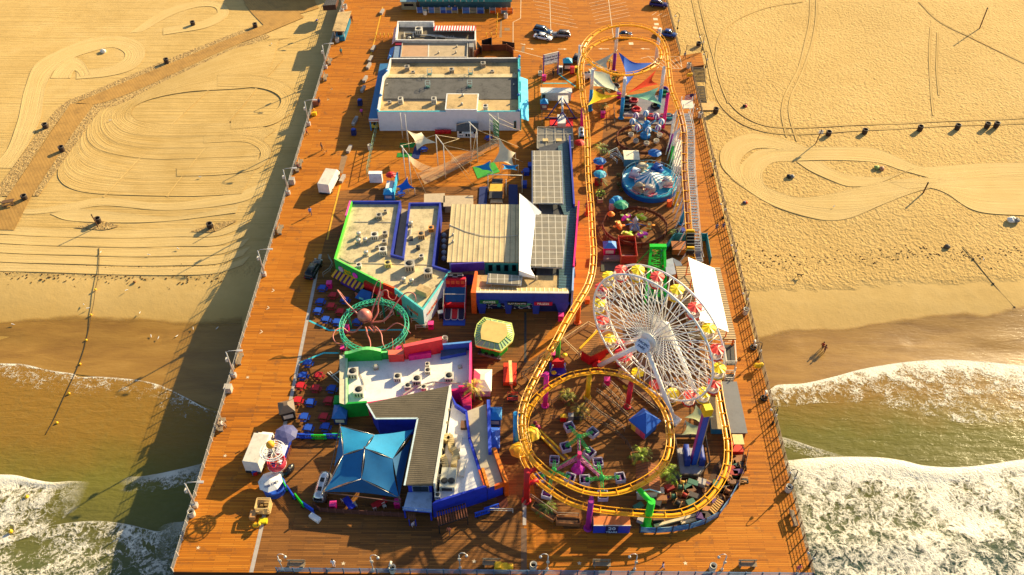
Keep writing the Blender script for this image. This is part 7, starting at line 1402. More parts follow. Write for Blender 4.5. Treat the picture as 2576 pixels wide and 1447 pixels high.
for k in range(48):a,b=2*PI*k/48,2*PI*(k+1)/48;mb.beam(rp(a,1,oh),rp(b,.9,oh),.06).beam(rp(a,1,oh-.7),rp(b,1,oh),.06).beam(rp(a,.9,oh-.7),rp(b,.9,oh),.06).beam(rp(a,1,oh),rp(a,1,oh-.7),.05)
mb.build('ring_lattice',AQ,ot)
for x,y,w_ in((1065,1390,'e'),(1370,1262,'e'),(1600,260,'h'),(1010,280,'h'),(1580,1390,'e')):
 q=P(w_,x,y);b=min((rp(2*PI*k/48,.95,oh-.4)for k in range(48)),key=lambda v:(v.xy-q.xy).length);q=V(b.x,b.y,0);MB().tube([q,b+V(0,0,.9)],.16,8).build('ring_post',pm((30,150,130)),ot)
hc=P('e',1185,1250,3.4);MB().lathe([(.35,-1.1),(.75,-.85),(1.1,.0),(1.02,.45),(.72,.85),(.32,1.08),(.001,1.15)],hc,18).build('octopus_head',OP,ot)
mb=MB()
for k in range(6):mb.tube([hc+V(math.cos(t_/8*4-2.6)*(1.12-.085*k),math.sin(t_/8*4-2.6)*(1.12-.085*k),-.2+.16*k)for t_ in range(9)],.06,5)
mb.build('head_ridges',pm((120,50,50)),ot)
for nm,pts in enumerate(([('e',1190,1330,2.2),('e',1110,1230,3.4),('e',1000,1120,4.6),('e',920,1010,5.6),('e',905,985,5.9),('e',935,1010,5.4),('e',990,1080,5.0)],[('e',1240,1320,2.2),('e',1270,1180,3.5),('e',1330,1020,5.0),('e',1350,910,6.2),('e',1325,885,6.4),('e',1285,960,5.6),('e',1260,1070,4.8)],[('e',1250,1330,2.2),('e',1320,1220,3.0),('e',1325,1120,4.0),('e',1370,1000,5.0),('e',1420,990,5.2),('e',1435,1060,4.6),('e',1490,1085,4.4),('e',1520,1030,4.8)],[('e',1260,1320,2.2),('e',1400,1290,3.0),('e',1490,1150,4.6),('e',1600,1020,5.6),('e',1690,1020,5.8),('e',1715,1080,5.4),('e',1700,1110,5.0)],[('e',1255,1340,2.0),('e',1300,1400,1.8),('e',1400,1400,2.2),('e',1500,1330,3.2),('e',1580,1350,3.6),('e',1660,1430,3.6)],[('h',1220,20,2.0),('h',1280,75,2.0),('h',1290,20,3.0),('h',1350,90,3.2),('h',1370,200,3.0),('h',1430,275,3.0),('h',1470,240,3.4),('h',1465,140,4.2)],[('h',1190,20,2.0),('h',1215,110,2.4),('h',1235,165,2.8),('h',1240,230,3.0),('h',1210,270,3.4)],[('h',1150,10,2.0),('h',1080,70,2.2),('h',1010,70,2.8),('h',960,35,3.4),('h',890,50,3.8),('h',855,120,3.6),('h',900,190,3.4),('h',1020,180,3.6)])):
 q=catmull([P(*p)for p in pts],6);MB().tube(q,.15,8,r1=.05).build('tentacle',OP,ot)
tz=thing('trapeze_rig','flying trapeze rig of white poles with a long tan safety net','trapeze',P('c',1400,700))
for b,t_ in(((1090,800),(1040,470,7.1)),((1150,880),(1110,560,6.9)),((1500,805),(1470,455,7.6)),((1425,712),(1398,360,7.6)),((1765,600),(1735,225,8.1)),((1832,640),(1820,305,7.3)),((1108,418),(1078,195,5.9)),((1060,400),(1078,195,5.9)),((1960,520),(1945,140,8.0)),((2045,480),(2050,240,7.4))):a=P('c',*b);MB().tube([a,V(a.x,a.y,t_[2])],.09,6).build('pole',pm((225,218,205)),tz)
TT=lambda x,y,z:P('c',x,y,z)
for a,b in(((1040,470,7.1),(1110,560,6.9)),((1398,360,7.6),(1470,455,7.6)),((1735,225,8.1),(1820,305,7.3)),((1945,140,8.0),(2050,240,7.4))):MB().tube([TT(*a),TT(*b)],.1,6).build('crossbar',pm((225,218,205)),tz)
def net_mat():
 t=NT('net_mesh');v=t.coord('Object');n=t.noise(v,1.0,3);t.b.inputs['Base Color'].default_value=(.62,.44,.24,1);t.b.inputs['Alpha'].default_value=.42;return t.m
NETM=net_mat()
def sheet(pa,pb,dip,nm='net'):
 mb=MB();mb.grid(lambda u,v:pa[0].lerp(pa[1],u).lerp(pb[0].lerp(pb[1],u),v)-V(0,0,dip*4*u*(1-u)),16,4);return mb.build(nm,NETM,tz)
sheet([TT(1285,870,.9),TT(1890,560,1.5)],[TT(1215,750,.9),TT(1600,600,1.5)],.25);sheet([TT(1110,560,3.4),TT(1400,700,1.2)],[TT(1130,630,3.0),TT(1280,740,1.2)],.5);sheet([TT(1560,660,1.4),TT(2040,470,2.6)],[TT(1560,600,1.4),TT(2040,380,3.6)],.3)
for a,b in(((1285,870,1),(1285,880,0)),((1215,750,1),(1215,800,0)),((1040,470,7.1),(1250,420,0)),((1110,560,6.9),(1300,970,0)),((1470,455,7.6),(1780,880,0)),((1398,360,7.6),(1640,400,3)),((1820,305,7.3),(2290,500,0)),((2050,240,7.4),(2280,320,0)),((1735,225,8.1),(1600,260,4)),((1945,140,8),(2200,260,3.8)),((1398,360,7.6),(1180,430,4)),((1470,455,7.6),(1640,400,2)),((1500,470,4),(1900,560,1)),((2180,590,2.5),(2300,640,0)),((1470,455,7.6),(1740,770,0)),((1820,305,7.3),(1740,770,0))):MB().tube([TT(*a),TT(*b)],.035,4).build('guy_rope',pm((210,195,165)),tz)
mb=MB();a,b=TT(1945,145,8.0),TT(2050,240,7.6)
for k in range(7):p,q=TT(1945,145,8).lerp(TT(1955,500,.3),k/7),TT(2050,240,7.6).lerp(TT(2045,480,.3),k/7);mb.beam(p,q,.08);p2,q2=TT(1945,145,8).lerp(TT(1955,500,.3),(k+1)/7),TT(2050,240,7.6).lerp(TT(2045,480,.3),(k+1)/7);mb.beam(p,q2,.05)
mb.build('backstop_lattice',pm((150,160,150)),tz);MB().prism([(TT(1990,260,5).x,TT(1990,260,5).y),(TT(2045,300,5).x,TT(2045,300,5).y),(TT(2045,300,5).x+.1,TT(2045,300,5).y+.1)],3.0,6.5).build('backstop_cloth',pm((60,140,90)),tz)
for lab,m_,pts in(('cream shade sail beside the white hall over green mats',pm((232,215,180),.8,0,.12),(('c',1105,315,5.0),('c',1250,335,3.6),('c',1405,440,4.2),('c',1205,520,2.4))),('tall cream shade sail at the right of the trapeze yard',pm((232,215,180),.8,0,.12),(('c',2055,395,6.6),('c',2220,545,2.8),('c',2205,690,1.6),('c',1985,645,2.2))),('blue peaked shade sail beside the red umbrella',pm((15,110,205),.8,0,.12),(('c',1105,795,3.6),('c',1180,910,1.6),('c',1030,950,1.6),('c',990,895,1.8))),('blue shade sail over the green mat',pm((20,140,200),.8,0,.12),(('c',1960,625,3.0),('c',1985,740,2.0),('c',1880,720,1.8),('c',1790,690,2.0))),('blue shade sail behind the tall cream sail',pm((20,140,200),.8,0,.12),(('c',2080,660,2.0),('c',2250,670,2.0),('c',2235,725,1.8),('c',2085,715,1.8)))):
 p=[P(*q)for q in pts];o=thing('shade_sail',lab,'shade sail',V(p[0].x,p[0].y,0),0,'shade sails of the trapeze yard');sail(o,p,m_,.6,.3,'cloth',12)
 for q_ in p[:2]:MB().tube([V(q_.x,q_.y,0),q_],.06,6).build('mast',OFFW,o)
def matp(name,lab,w_,pts,m_,h=.05,cat='mat'):q=PL(w_,pts,h);o=thing(name,lab,cat,sum(q,Vector())/len(q)*1.0);MB().prism([(p.x,p.y)for p in q],.004,h).build('mat',m_,o)
GM=pm((20,130,40),.8);BM=pm((18,40,100),.7)
matp('floor_mat','green floor mat under the cream sail, upper of two','c',[(1030,445),(1190,440),(1170,490),(1025,490)],GM);matp('floor_mat','green floor mat under the cream sail, lower of two','c',[(1005,545),(1155,545),(1150,590),(995,590)],GM);matp('floor_mat','dark blue floor mat beside the green mats','c',[(1185,475),(1255,490),(1225,605),(1145,600)],BM,.08);matp('floor_mat','wide green mat under the small blue sails','c',[(1780,690),(2000,640),(2060,740),(1830,810)],pm((60,160,50)),.07);matp('floor_mat','long dark blue mat left of the yellow net frame','c',[(1850,895),(1935,890),(1925,1075),(1838,1080)],BM,.2);matp('floor_mat','long dark blue mat right of the yellow net frame','c',[(2150,870),(2240,872),(2245,1080),(2150,1080)],BM,.2)
tf=thing('trampoline_frame','tall white frame over a yellow and grey trampoline','trampoline',TT(2050,950,0))
for x,y in((1940,950),(2125,1000),(2290,960)):a=TT(x,y,0);MB().tube([a,V(a.x,a.y,4.0)],.08,6).build('pole',OFFW,tf)
MB().tube([V(TT(1940,950,0).x,TT(1940,950,0).y,4.0),V(TT(2290,960,0).x,TT(2290,960,0).y,4.0)],.08,6).build('top_bar',OFFW,tf)
for pts,m_,h in(([(1960,865),(2090,865),(2080,940),(1950,940)],pm((225,180,60)),.7),([(1955,940),(2090,940),(2085,1015),(1945,1010)],DKGREY,.75),([(1965,1020),(2080,1025),(2090,1060),(1960,1060)],pm((190,160,120)),.5),([(1980,810),(2090,810),(2085,860),(1975,860)],DKGREY,.4)):q=PL('c',pts,h);MB().prism([(p.x,p.y)for p in q],h-.12,h).build('bed',m_,tf);[MB().box((p.x,p.y,0),(.08,.08,h-.13)).build('leg',METAL,tf)for p in q]
# ------------------------------------------------------------------ small things
def hgt(w_,b,t_):
 q=P(w_,*b);return min([.1*k for k in range(1,250)],key=lambda h:(P(w_,*t_,h)-V(q.x,q.y,h)).length)
def picnic(m_,md):
 o=thing('picnic_table','','picnic table',(0,0,0));MB().box((0,0,.68),(1.0,.92,.06)).build('tabletop',m_,o,local=True)
 for x,y,sx,sy in((0,-.66,.8,.24),(.7,0,.24,.75),(0,.66,.8,.24),(-.7,0,.24,.75)):MB().box((x,y,.4),(sx,sy,.05)).build('seat',md,o,local=True)
 for sx in(-.3,.3):
  for sy in(-.28,.28):MB().tube([V(sx*1.7,sy*1.9,0),V(sx,sy,.68)],.04,5).build('leg',md,o,local=True)
 return o
PT={'blue':picnic(pm((22,75,180)),pm((16,58,150))),'red':picnic(pm((200,18,30)),pm((165,14,26)))};used_=set()
for c_,w_,x,y,s_ in(('blue','e',755,985,'nearest the magenta bin by the striped awning'),('blue','e',735,1125,'second down the walkway line beside the octopus'),('blue','e',710,1220,'third down the walkway line beside the octopus'),('blue','e',790,1310,'above the bend of the turquoise kerb'),('blue','e',905,1335,'just left of the octopus ring'),('blue','e',990,1110,'under the longest tentacle'),('blue','e',1115,1335,'inside the octopus ring'),('red','e',865,1060,'top of the red ones by the octopus'),('red','e',845,1170,'between two blue ones by the octopus'),('red','e',940,1230,'at the left rim of the octopus ring'),('red','e',1075,1225,'half behind the octopus head'),('blue','h',605,415,'farthest of the lower group, below the turquoise kerb'),('blue','h',555,545,'left end of the second row'),('blue','h',850,680,'bright, closest to the white ledge'),('blue','h',630,820,'between two red ones near the slatted hut'),('blue','h',565,970,'right of the slatted hut'),('blue','h',608,1085,'left of the last pair by the blue barriers'),('blue','h',785,1072,'right of the last pair by the blue barriers'),('red','h',715,545,'right end of the second row'),('red','h',528,650,'left of a sunlit pair by the walkway'),('red','h',685,675,'right of a sunlit pair by the walkway'),('red','h',500,800,'beside the slatted hut'),('red','h',820,800,'in shade by the green wall'),('red','h',768,968,'in shade by the blue roofed booth')):
 q=P(w_,x,y);lab=c_+' picnic table '+s_;g_='picnic tables on the left terrace'
 if c_ not in used_:used_.add(c_);PT[c_].location=q;PT[c_]['label']=lab;PT[c_]['group']=g_;PT[c_].rotation_euler.z=-.12
 else:dup(PT[c_],q,-.12+random.uniform(-.05,.05),lab,g_)
def umbrella(lab,w_,x,y,m_,r_=1.35,h=2.2,n=8,m2=None):
 o=thing('umbrella',lab,'umbrella',P(w_,x,y),random.random(),'market umbrellas');MB().lathe([(r_,h-.45),(r_*.55,h-.12),(.05,h+.08),(.001,h+.1)],(0,0,0),n,[0,1]if m2 else 0,False,False).build('canopy',[m_,m2]if m2 else m_,o,local=True);MB().tube([V(0,0,0),V(0,0,h)],.04,6).build('pole',METAL,o,local=True);return o
for a in(('slate blue umbrella beside the white truck','h',395,1200,pm((90,92,140)),1.6),('bright yellow umbrella inside the left of the front loop','i',580,1205,YELL,1.3),('golden umbrella outside the left of the front loop','i',450,1370,pm((250,185,20)),1.3),('blue umbrella over the upper red stand by the coaster','d',765,710,pm((20,130,205)),1.25,2.2,8,pm((15,90,170))),('teal umbrella over the lower red stand by the coaster','d',770,845,pm((30,150,190)),1.25,2.2,8,pm((60,180,200))),('blue umbrella behind the shark ride','d',1330,625,pm((20,110,190)),1.3),('green umbrella above the toy planes','d',985,1160,pm((30,150,110)),1.4),('small blue umbrella behind the green umbrella','d',945,1105,pm((20,140,200)),1.0),('red umbrella half behind the coaster track','d',560,520,pm((200,25,25)),1.1),('red umbrella beside the blue ticket counter','c',945,850,pm((215,20,20)),1.0),('orange umbrella at the toy plane entrance','d',880,1260,pm((245,130,20)),.7),('red umbrella behind the white wheel leg','i',1520,390,pm((225,40,60)),1.4),('white lettered umbrella over the round blue counter','k',1010,555,WHITE,1.6)):umbrella(*a)
def palm(lab,q,h,s_,col,n=15,name='palm_tree'):
 o=thing(name,lab,'palm' if h>.6 else 'plant',q);tk_=[V(0,0,0),V(.08,.03,h*.5),V(.0,.06,h)]
 if h>.3:MB().tube(catmull(tk_,3),.16,8,r1=.10).build('trunk',pm((140,100,60),.9),o,local=True)
 mb=MB();L=1.05*s_
 for k in range(n):
  a=2*PI*k/n*1.0+random.uniform(-.2,.2);el=random.uniform(.1,1.2);pts=[V(math.cos(a)*L*t*math.cos(el*(1-t*.5)),math.sin(a)*L*t*math.cos(el*(1-t*.5)),h+L*(math.sin(el)*t*1.1-t*t*.85))for t in(0,.17,.33,.5,.67,.83,1)]
  for i in range(6):
   p,q2=pts[i],pts[i+1];d=(q2-p).normalized();sd_=d.cross(V(0,0,1)).normalized();w_=s_*(.05+.17*math.sin(PI*(i+.6)/7));mi=random.choice((0,0,1,1,2))
   for sg in(-1,1):
    for jj in(0,.5):b_=p.lerp(q2,jj);mb.poly([b_,b_+(q2-p)*.3,b_+(q2-p)*.75+sd_*(sg*w_)-V(0,0,w_*random.uniform(.25,.6))],mi)
 L_=lin(col);mk=lambda k:pm(tuple(min(255,c*k)for c in col),.6,0,.3,2);mb.build('crown',[mk(1),mk(.68),mk(1.25)],o,local=True);return o
PG=(80,105,28);PYl=(140,142,34)
for a in((('palm in a wooden planter left inside the front loop'),P('i',950,760),.8,1.5,PYl),('drooping yellowish palm near the grey trash box',P('i',1080,930),1.3,1.4,(170,150,50)),('broad leaved palm on the rocky planter at the right of the spinning ride',P('j',930,1130),1.2,1.7,(140,165,40)),('light green bushy palm beneath the inner loop',P('j',1215,1330),1.6,1.7,(150,175,40)),('tall bright palm between coaster and balloon ride',P('d',770,610),2.6,1.8,(115,140,35)),('low palm by the lower red stand',P('d',780,870),.9,1.3,(100,120,30)),('small yellow palm behind the blue kerb',P('b',765,1060),.9,.9,PYl),('palm under the yellow and pale sails',P('b',1180,1080),1.2,1.5,(90,110,30)),('palm in a square planter below the yellow sail',P('b',1180,1270),1.2,1.1,(120,130,40)),('tall golden palm beside the pale roofed booth',P('h',2310,790),3.4,1.7,(215,185,40)),('palm in the corner flower box at the near fence',P('l',1765,770),.8,1.5,(95,125,35)),('small palm by the blue tractor',P('d',1520,1400),.9,1.0,(110,130,35)),('palm at the white wall by the shark ride',P('d',1575,640),.8,1.1,(90,120,35)),('dry palm behind the shark ride',P('d',1565,680),.6,.9,(120,90,40)),('palm behind the pale upper sail',P('b',1245,790),2.0,1.1,(150,150,40)),('small palm by the pink bin above the candy building',P('h',955,300),.7,.9,(80,90,25)),('palm at the foot of the coaster lift',P('g',1310,145),.4,.8,(160,180,30))):palm(*a)
def bush(lab,q,r_,h,col,name='shrub',cat='plant'):
 o=thing(name,lab,cat,q);mb=MB()
 for k in range(150):
  a,b=random.uniform(0,2*PI),random.uniform(-.9,1);rr=r_*random.uniform(.55,1.05)*math.sqrt(max(0,1-b*b*.8));c=V(math.cos(a)*rr,math.sin(a)*rr,h*(.55+.45*b));d=V(random.uniform(-1,1),random.uniform(-1,1),random.uniform(-.3,1)).normalized()*r_*.34;e=d.cross(V(random.uniform(-1,1),random.uniform(-1,1),1)).normalized()*r_*.2;mb.poly([c-d*.5,c+e,c+d*.6,c-e],random.choice((0,1,1,2)))
 mk=lambda k:pm(tuple(min(255,c*k)for c in col),.7,0,.3,2);mb.build('foliage',[mk(1),mk(.65),mk(1.3)],o,local=True);MB().tube([V(0,0,0),V(0,0,h*.5)],r_*.12,6).build('stem',BROWNW,o,local=True)
bush('round bright green shrub in a white pot right of the coaster',P('d',778,1010),.85,1.6,(120,150,25));bush('leafy green tree inside the coaster loop',P('b',1315,950),.9,2.6,(75,105,25),'small_tree','tree');bush('narrow cypress left of the white sign board',P('b',465,835),.38,1.9,(60,66,30),'cypress','tree');bush('narrow cypress right of the white sign board',P('b',635,800),.38,1.9,(60,66,30),'cypress','tree')
for x,y,s_ in((965,800,'top'),(970,890,'middle'),(990,945,'bottom')):bush('small dark shrub at the left of the shark ride, '+s_+' of three',P('d',x,y),.45,.8,(80,86,30))
bush('low flowering shrubs in the right flower box',P('m',660,895),.35,.5,(110,130,30));bush('succulents in the rocky planter beneath the broad leaved palm',P('j',890,1110),.6,.5,(120,120,90))
def planter(lab,q,sx,sy,h,rz=0,m_=None):
 o=thing('planter',lab,'planter',q,rz);m_=m_ or pm((150,95,50),.8,0,.25,3)
 for x,y,a,b in((0,-sy/2,sx,.12),(0,sy/2,sx,.12),(-sx/2,0,.12,sy-.13),(sx/2,0,.12,sy-.13)):MB().box((x,y,0),(a,b,h)).build('side',m_,o,local=True)
 MB().box((0,0,.02),(sx-.13,sy-.13,h*.75)).build('soil',pm((90,62,40),.95,0,.4,4),o,local=True)
planter('wooden planter holding the palm at the left inside the front loop',P('i',950,775),1.3,1.2,.7,.6);planter('long wooden flower box with a palm at the near fence',P('l',1750,805),3.4,1.0,.7,-.6);planter('long wooden flower box with low flowers at the near fence',P('m',700,905),3.0,.8,.7,-.05);planter('square planter with a palm below the yellow sail',P('b',1178,1290),1.0,.9,.7);planter('white and brown planter under the round shrub',P('d',775,1050),.9,.8,.8,0,pm((190,160,120)));planter('dark planter under the drooping palm',P('i',1062,955),1.4,.8,.6,0,DKGREY);planter('brown rocky planter under the broad leaved palm',P('j',900,1130),1.6,1.4,.7,.1);planter('white planter at the foot of the cypress',P('b',460,860),.7,.7,.8,0,OFFW)
mbn=thing('magenta_bin','','bin',(0,0,0),0,'magenta bins');MB().box((0,0,0),(.8,.75,1.1)).build('body',pm((235,10,120)),mbn,local=True);MB().box((0,0,1.1),(.86,.8,.1)).build('lid',pm((245,60,150)),mbn,local=True);MB().box((0,-.385,.7),(.4,.03,.22)).build('flap',pm((150,5,70)),mbn,local=True);f_=True
for w_,x,y,s_ in(('e',828,955,'by the striped awning of the green wall'),('e',1003,1410,'inside the left edge of the octopus ring'),('e',1873,1375,'right of the octopus ring by the white rails'),('f',1403,1290,'below the right pillar of the games building'),('h',972,280,'above the corner of the candy building'),('h',1540,290,'behind the green and red parapets'),('k',1640,750,'on the dining deck, left'),('k',2300,730,'on the dining deck, right'),('b',505,920,'at the corner below the white sign'),('b',792,1105,'right of the white trailer'),('b',1175,1340,'below the square planter'),('b',1358,1120,'beside the middle blue column'),('i',1360,610,'by the queue rails under the wheel'),('i',815,345,'behind the green column')):
 q=P(w_,x,y);lab='square magenta bin '+s_
 if f_:mbn.location=q;mbn['label']=lab;f_=False
 else:dup(mbn,q,0,lab)
crate('orange_bin','orange square bin at the foot of the orange column','bin',P('f',1675,1115),(.7,.7,1.0),ORANGE);crate('orange_bin','orange square bin in front of the shark ride','bin',P('d',1488,1095),(.8,.7,1.1),pm((250,90,20)));crate('white_cabinet','large white cabinet at the end of the cage fence','cabinet',P('c',788,840),(2.3,.8,2.0),pm((240,240,240)));crate('trash_box','grey trash box left of the dark planter','bin',P('i',988,980),(.7,.6,1.1),pm((150,150,150)))
def pbar(m_):
 o=thing('crowd_barrier','','barrier',(0,0,0));mb=MB().box((0,0,.08),(2.0,.14,.14)).box((0,0,.9),(2.0,.14,.16));mb.build('frame',m_,o,local=True);b_=MB()
 for k in range(9):b_.box((-.92+k*.23,0,.2),(.09,.08,.72))
 b_.build('bars',m_,o,local=True)
 for s_ in(-.7,.7):MB().box((s_,0,0),(.12,.7,.08)).build('foot',DARK,o,local=True)
 return o
PBR={'blue':pbar(pm((20,80,215))),'green':pbar(pm((30,205,40)))};used_=set()
for c_,w_,x,y,rz,s_ in(('blue','h',500,1165,0,'first from the slate umbrella'),('blue','h',592,1172,0,'second from the slate umbrella'),('green','h',716,1178,0,'in the straight row by the picnic tables'),('blue','h',842,1170,0,'between two green ones in the straight row'),('green','h',930,1165,0,'at the mast end of the straight row'),('green','k',1128,515,-1.0,'first of the slanting row by the white umbrella'),('blue','k',1200,610,-.9,'second of the slanting row'),('green','k',1290,695,-.85,'third of the slanting row'),('blue','k',1378,765,-.6,'last of the slanting row by the white board'),('blue','l',1110,825,.35,'left of two near the dark doorway'),('blue','l',1205,775,.35,'right of two near the dark doorway')):
 q=P(w_,x,y);lab=c_+' plastic crowd barrier, '+s_
 if c_ not in used_:used_.add(c_);b_=PBR[c_];b_.location=q;b_['label']=lab;b_['group']='plastic crowd barriers';b_.rotation_euler.z=rz
 else:dup(PBR[c_],q,rz,lab,'plastic crowd barriers')
matp('white_board','white board lying at the end of the slanting barriers','k',[(1375,830),(1410,790),(1503,850),(1470,895)],WHITE,.5,'board')
mb=MB();TQK=pm((60,195,205));
for w_,pts in(('e',[(612,1300),(820,1400),(1600,1395)]),('h',[(510,390),(760,290),(920,290)]),('b',[(665,845),(885,1005)]),('b',[(490,955),(770,955)])):line(mb,PL(w_,pts),.28,.02)
struct(mb,'turquoise_kerb_line',TQK)
def rail_line(lab,w_,pts,h=1.0,m_=None,step=1.8,name='queue_rail',z0=0):
 q=PL(w_,pts,z0);m_=m_ or pm((170,150,125),.5,.3);o=thing(name,lab,'railing',q[0])
 for a,b in zip(q,q[1:]):
  MB().beam(a+V(0,0,h),b+V(0,0,h),.08).beam(a+V(0,0,h*.5),b+V(0,0,h*.5),.06).build('rail',m_,o);n_=max(1,int((b-a).length/step))
  for k in range(n_+1 if b is q[-1]else n_):p=a.lerp(b,k/n_);MB().box((p.x,p.y,0),(.09,.09,h+.04)).build('post',m_,o)
DKR=pm((84,70,58),.6)
for a in(('curved dark rail around the spinning ride','j',[(0,725),(390,735),(545,785),(675,870),(780,970),(845,1070),(875,1200)],1.0,DKR),('queue rail nearest the palms under the front loop','j',[(365,540),(520,680),(770,840)],1.0),('second queue rail under the front loop','j',[(480,440),(640,560),(815,715)],1.0),('third queue rail under the front loop','j',[(545,385),(720,560),(860,650)],1.0),('fourth queue rail by the numbered plates','j',[(590,330),(700,430),(810,600),(850,540)],1.0),('fifth queue rail beside the blue tent','j',[(860,440),(1000,560),(1110,650)],1.0),('zigzag white rails left of the red cottage','i',[(880,150),(1080,340),(1270,60),(1170,10),(900,190)],1.0,pm((220,190,140))),('fence by the blue cherry picker','i',[(480,540),(610,470),(660,370),(720,330)],1.1,DKR),('rail around the pink column','i',[(480,545),(540,600),(790,830),(900,745)],1.0,DKR),('rail from the red column to the flower boxes','l',[(1520,760),(1610,650),(1880,840),(2100,850)],1.0),('low white rails in front of the dark doorway','l',[(1170,795),(1425,800)],.9,OFFW),('white rails left of the striped awning','e',[(760,850),(830,800),(860,740),(815,660)],1.0,pm((150,140,130))),('white rails right of the octopus ring','e',[(1670,1320),(1790,1320),(1850,1390),(1715,1390)],1.0,pm((210,200,180))),('angled white rails inside the octopus ring','e',[(1350,1270),(1440,1190),(1490,1245),(1390,1330)],1.0,pm((210,200,180))),('tall green cage fence at the left of the trapeze yard','c',[(800,300),(760,470),(725,640),(695,800)],1.9,pm((120,150,120)),1.2,'cage_fence'),('dark rail under the white sign board','b',[(500,880),(600,830),(660,800)],.9,DKR),('dark rail along the walkway left of the loop','b',[(475,870),(480,1447)],.9,DKR),('dark rail beside the rink','b',[(1300,1240),(1310,1447)],1.0,DKR),('low rail by the pendulum ride','b',[(490,1300),(620,1300)],.8,DKR),('rail right of the pendulum ride','b',[(770,1300),(920,1300)],.8,DKR),('fence along the far right yard below the toy planes','d',[(780,1330),(830,1447)],1.1,RUST)):rail_line(*a)
bol=thing('bollard','','bollard',(0,0,0),0,'yellow bollards');MB().tube([V(0,0,0),V(0,0,1.0)],.09,8).build('post',YELL,bol,local=True);MB().lathe([(.1,1.0),(.1,1.06),(.001,1.1)],(0,0,0),8).build('cap',pm((250,210,60)),bol,local=True);f_=True
for k,(x,y)in enumerate(((588,430),(635,430),(680,430),(727,430),(772,428),(1848,425),(1905,425),(1962,425),(1964,380),(1968,335),(1970,290),(1973,245),(1976,200))):
 lab='yellow bollard, number %d from the left in the row left of the diner'%(k+1)if k<5 else('yellow bollard, %s of three in the short row right of the diner'%('left','middle','right')[k-5]if k<8 else 'yellow bollard, %s in the receding line right of the diner'%('nearest','second','third','fourth','farthest')[k-8])
 if f_:bol.location=P('a',x,y);bol['label']=lab;f_=False
 else:dup(bol,P('a',x,y),0,lab)
def airstream(lab,q,rz,L,W_,H_,m_=None):
 o=thing('silver_trailer',lab,'trailer',q,rz);m_=m_ or pm((205,205,205),.22,.75,.06);mb=MB();rr=lambda x,w_,h,z0:[(x,w_/2*math.cos(t_),z0+(h-z0)*max(0,math.sin(t_))**.6)for t_ in[PI*k/10 for k in range(11)]]
 loft(mb,[rr(-L/2,W_*.7,H_*.7,.55),rr(-L*.44,W_*.95,H_*.93,.4),rr(-L*.3,W_,H_,.35),rr(L*.3,W_,H_,.35),rr(L*.44,W_*.95,H_*.93,.4),rr(L/2,W_*.7,H_*.7,.55)]);mb.build('shell',m_,o,local=True);MB().poly([V(-L/2+.02,-W_*.26,1.0),V(-L/2+.02,W_*.26,1.0),V(-L/2+.12,W_*.24,1.4),V(-L/2+.12,-W_*.24,1.4)][::-1]).box((-L*.46,0,.95),(.35,W_*.6,.45)).build('rear_window',GLASS,o,local=True)
 for x in(-.2,.12):MB().box((x*L,0,H_-.02),(.5,.5,.14)).build('roof_hatch',DARK,o,local=True)
 for s_ in(-1,1):MB().tube([V(0,s_*(W_/2-.25),.3),V(0,s_*W_/2,.3)],.3,12).build('wheel',RUBBER,o,local=True)
airstream('silver rounded trailer half under the blue sails',P('k',1530,570),PI/2-.1,4.2,1.7,1.8);airstream('silver rounded trailer behind the coaster track by the skylight shed',P('d',580,390),PI/2,3.4,1.5,1.7);airstream('small white trailer with a red awning inside the loop',P('b',1000,900),.3,2.4,1.4,1.5,WHITE)
tr2=crate('white_trailer','long white trailer with a dark doorway behind the pendulum ride','trailer',P('b',640,1125),(6.0,1.8,1.8),pm((225,222,214)));MB().box((-2.5,-.93,.3),(.6,.04,1.2)).build('door',DKGREY,tr2,local=True)
o=thing('round_counter','round blue counter under the white umbrella','counter',P('k',1035,560));MB().lathe([(1.45,0),(1.45,.9),(1.5,.95),(1.2,1.0),(1.15,.5),(.001,.5)],(0,0,0),20,0,True,False).build('drum',pm((30,80,190)),o,local=True);mb=MB()
for k in range(9):mb.beam(V(-1.3+k*.3,-1.7,.25),V(-.9+k*.2,-3.2,.1),.06)
q=P('k',1010,555);text('PIER CAFE',.42,q+V(.35,-.62,2.13),(.8,.5,0),(-.5,.8,.25),DKBLUE,o)
nc=thing('ice_cream_cart','white and blue food cart under the slate umbrella','cart',P('k',1110,215),PI/2-.12);MB().box((0,0,.3),(4.2,1.3,1.0)).build('body',pm((30,60,170)),nc,local=True);MB().grid(lambda u,v:(-2.1+4.2*u,-.7*math.cos(PI*v),1.31+.35*math.sin(PI*v)),2,8).build('roof',pm((230,228,235),.35),nc,local=True)
for x in(-1.4,1.4):MB().tube([V(x,-.6,.3),V(x,.6,.3)],.3,10).build('wheel',RUBBER,nc,local=True)
fn2=thing('timber_screen','narrow brown timber screen beside the blue food cart','fence',P('k',1160,300));a,b=P('k',1200,150),P('k',1120,400);MB().beam(a+V(0,0,.8),b+V(0,0,.8),.1,.14).beam(a+V(0,0,.3),b+V(0,0,.3),.1,.14).build('rail',RUST,fn2);[MB().box((a.lerp(b,k/5).x,a.lerp(b,k/5).y,0),(.12,.12,1.0)).build('post',RUST,fn2)for k in range(6)]
b0=P('k',1088,405);H_=hgt('k',(1088,405),(965,120));cn=thing('space_tower','tall toy rocket tower with white rings and an orange ball','sculpture',b0);MB().lathe([(.55,0),(.5,.25),(.28,.5),(.22,H_*.5),(.14,H_)],b0,10).build('mast',OFFW,cn)
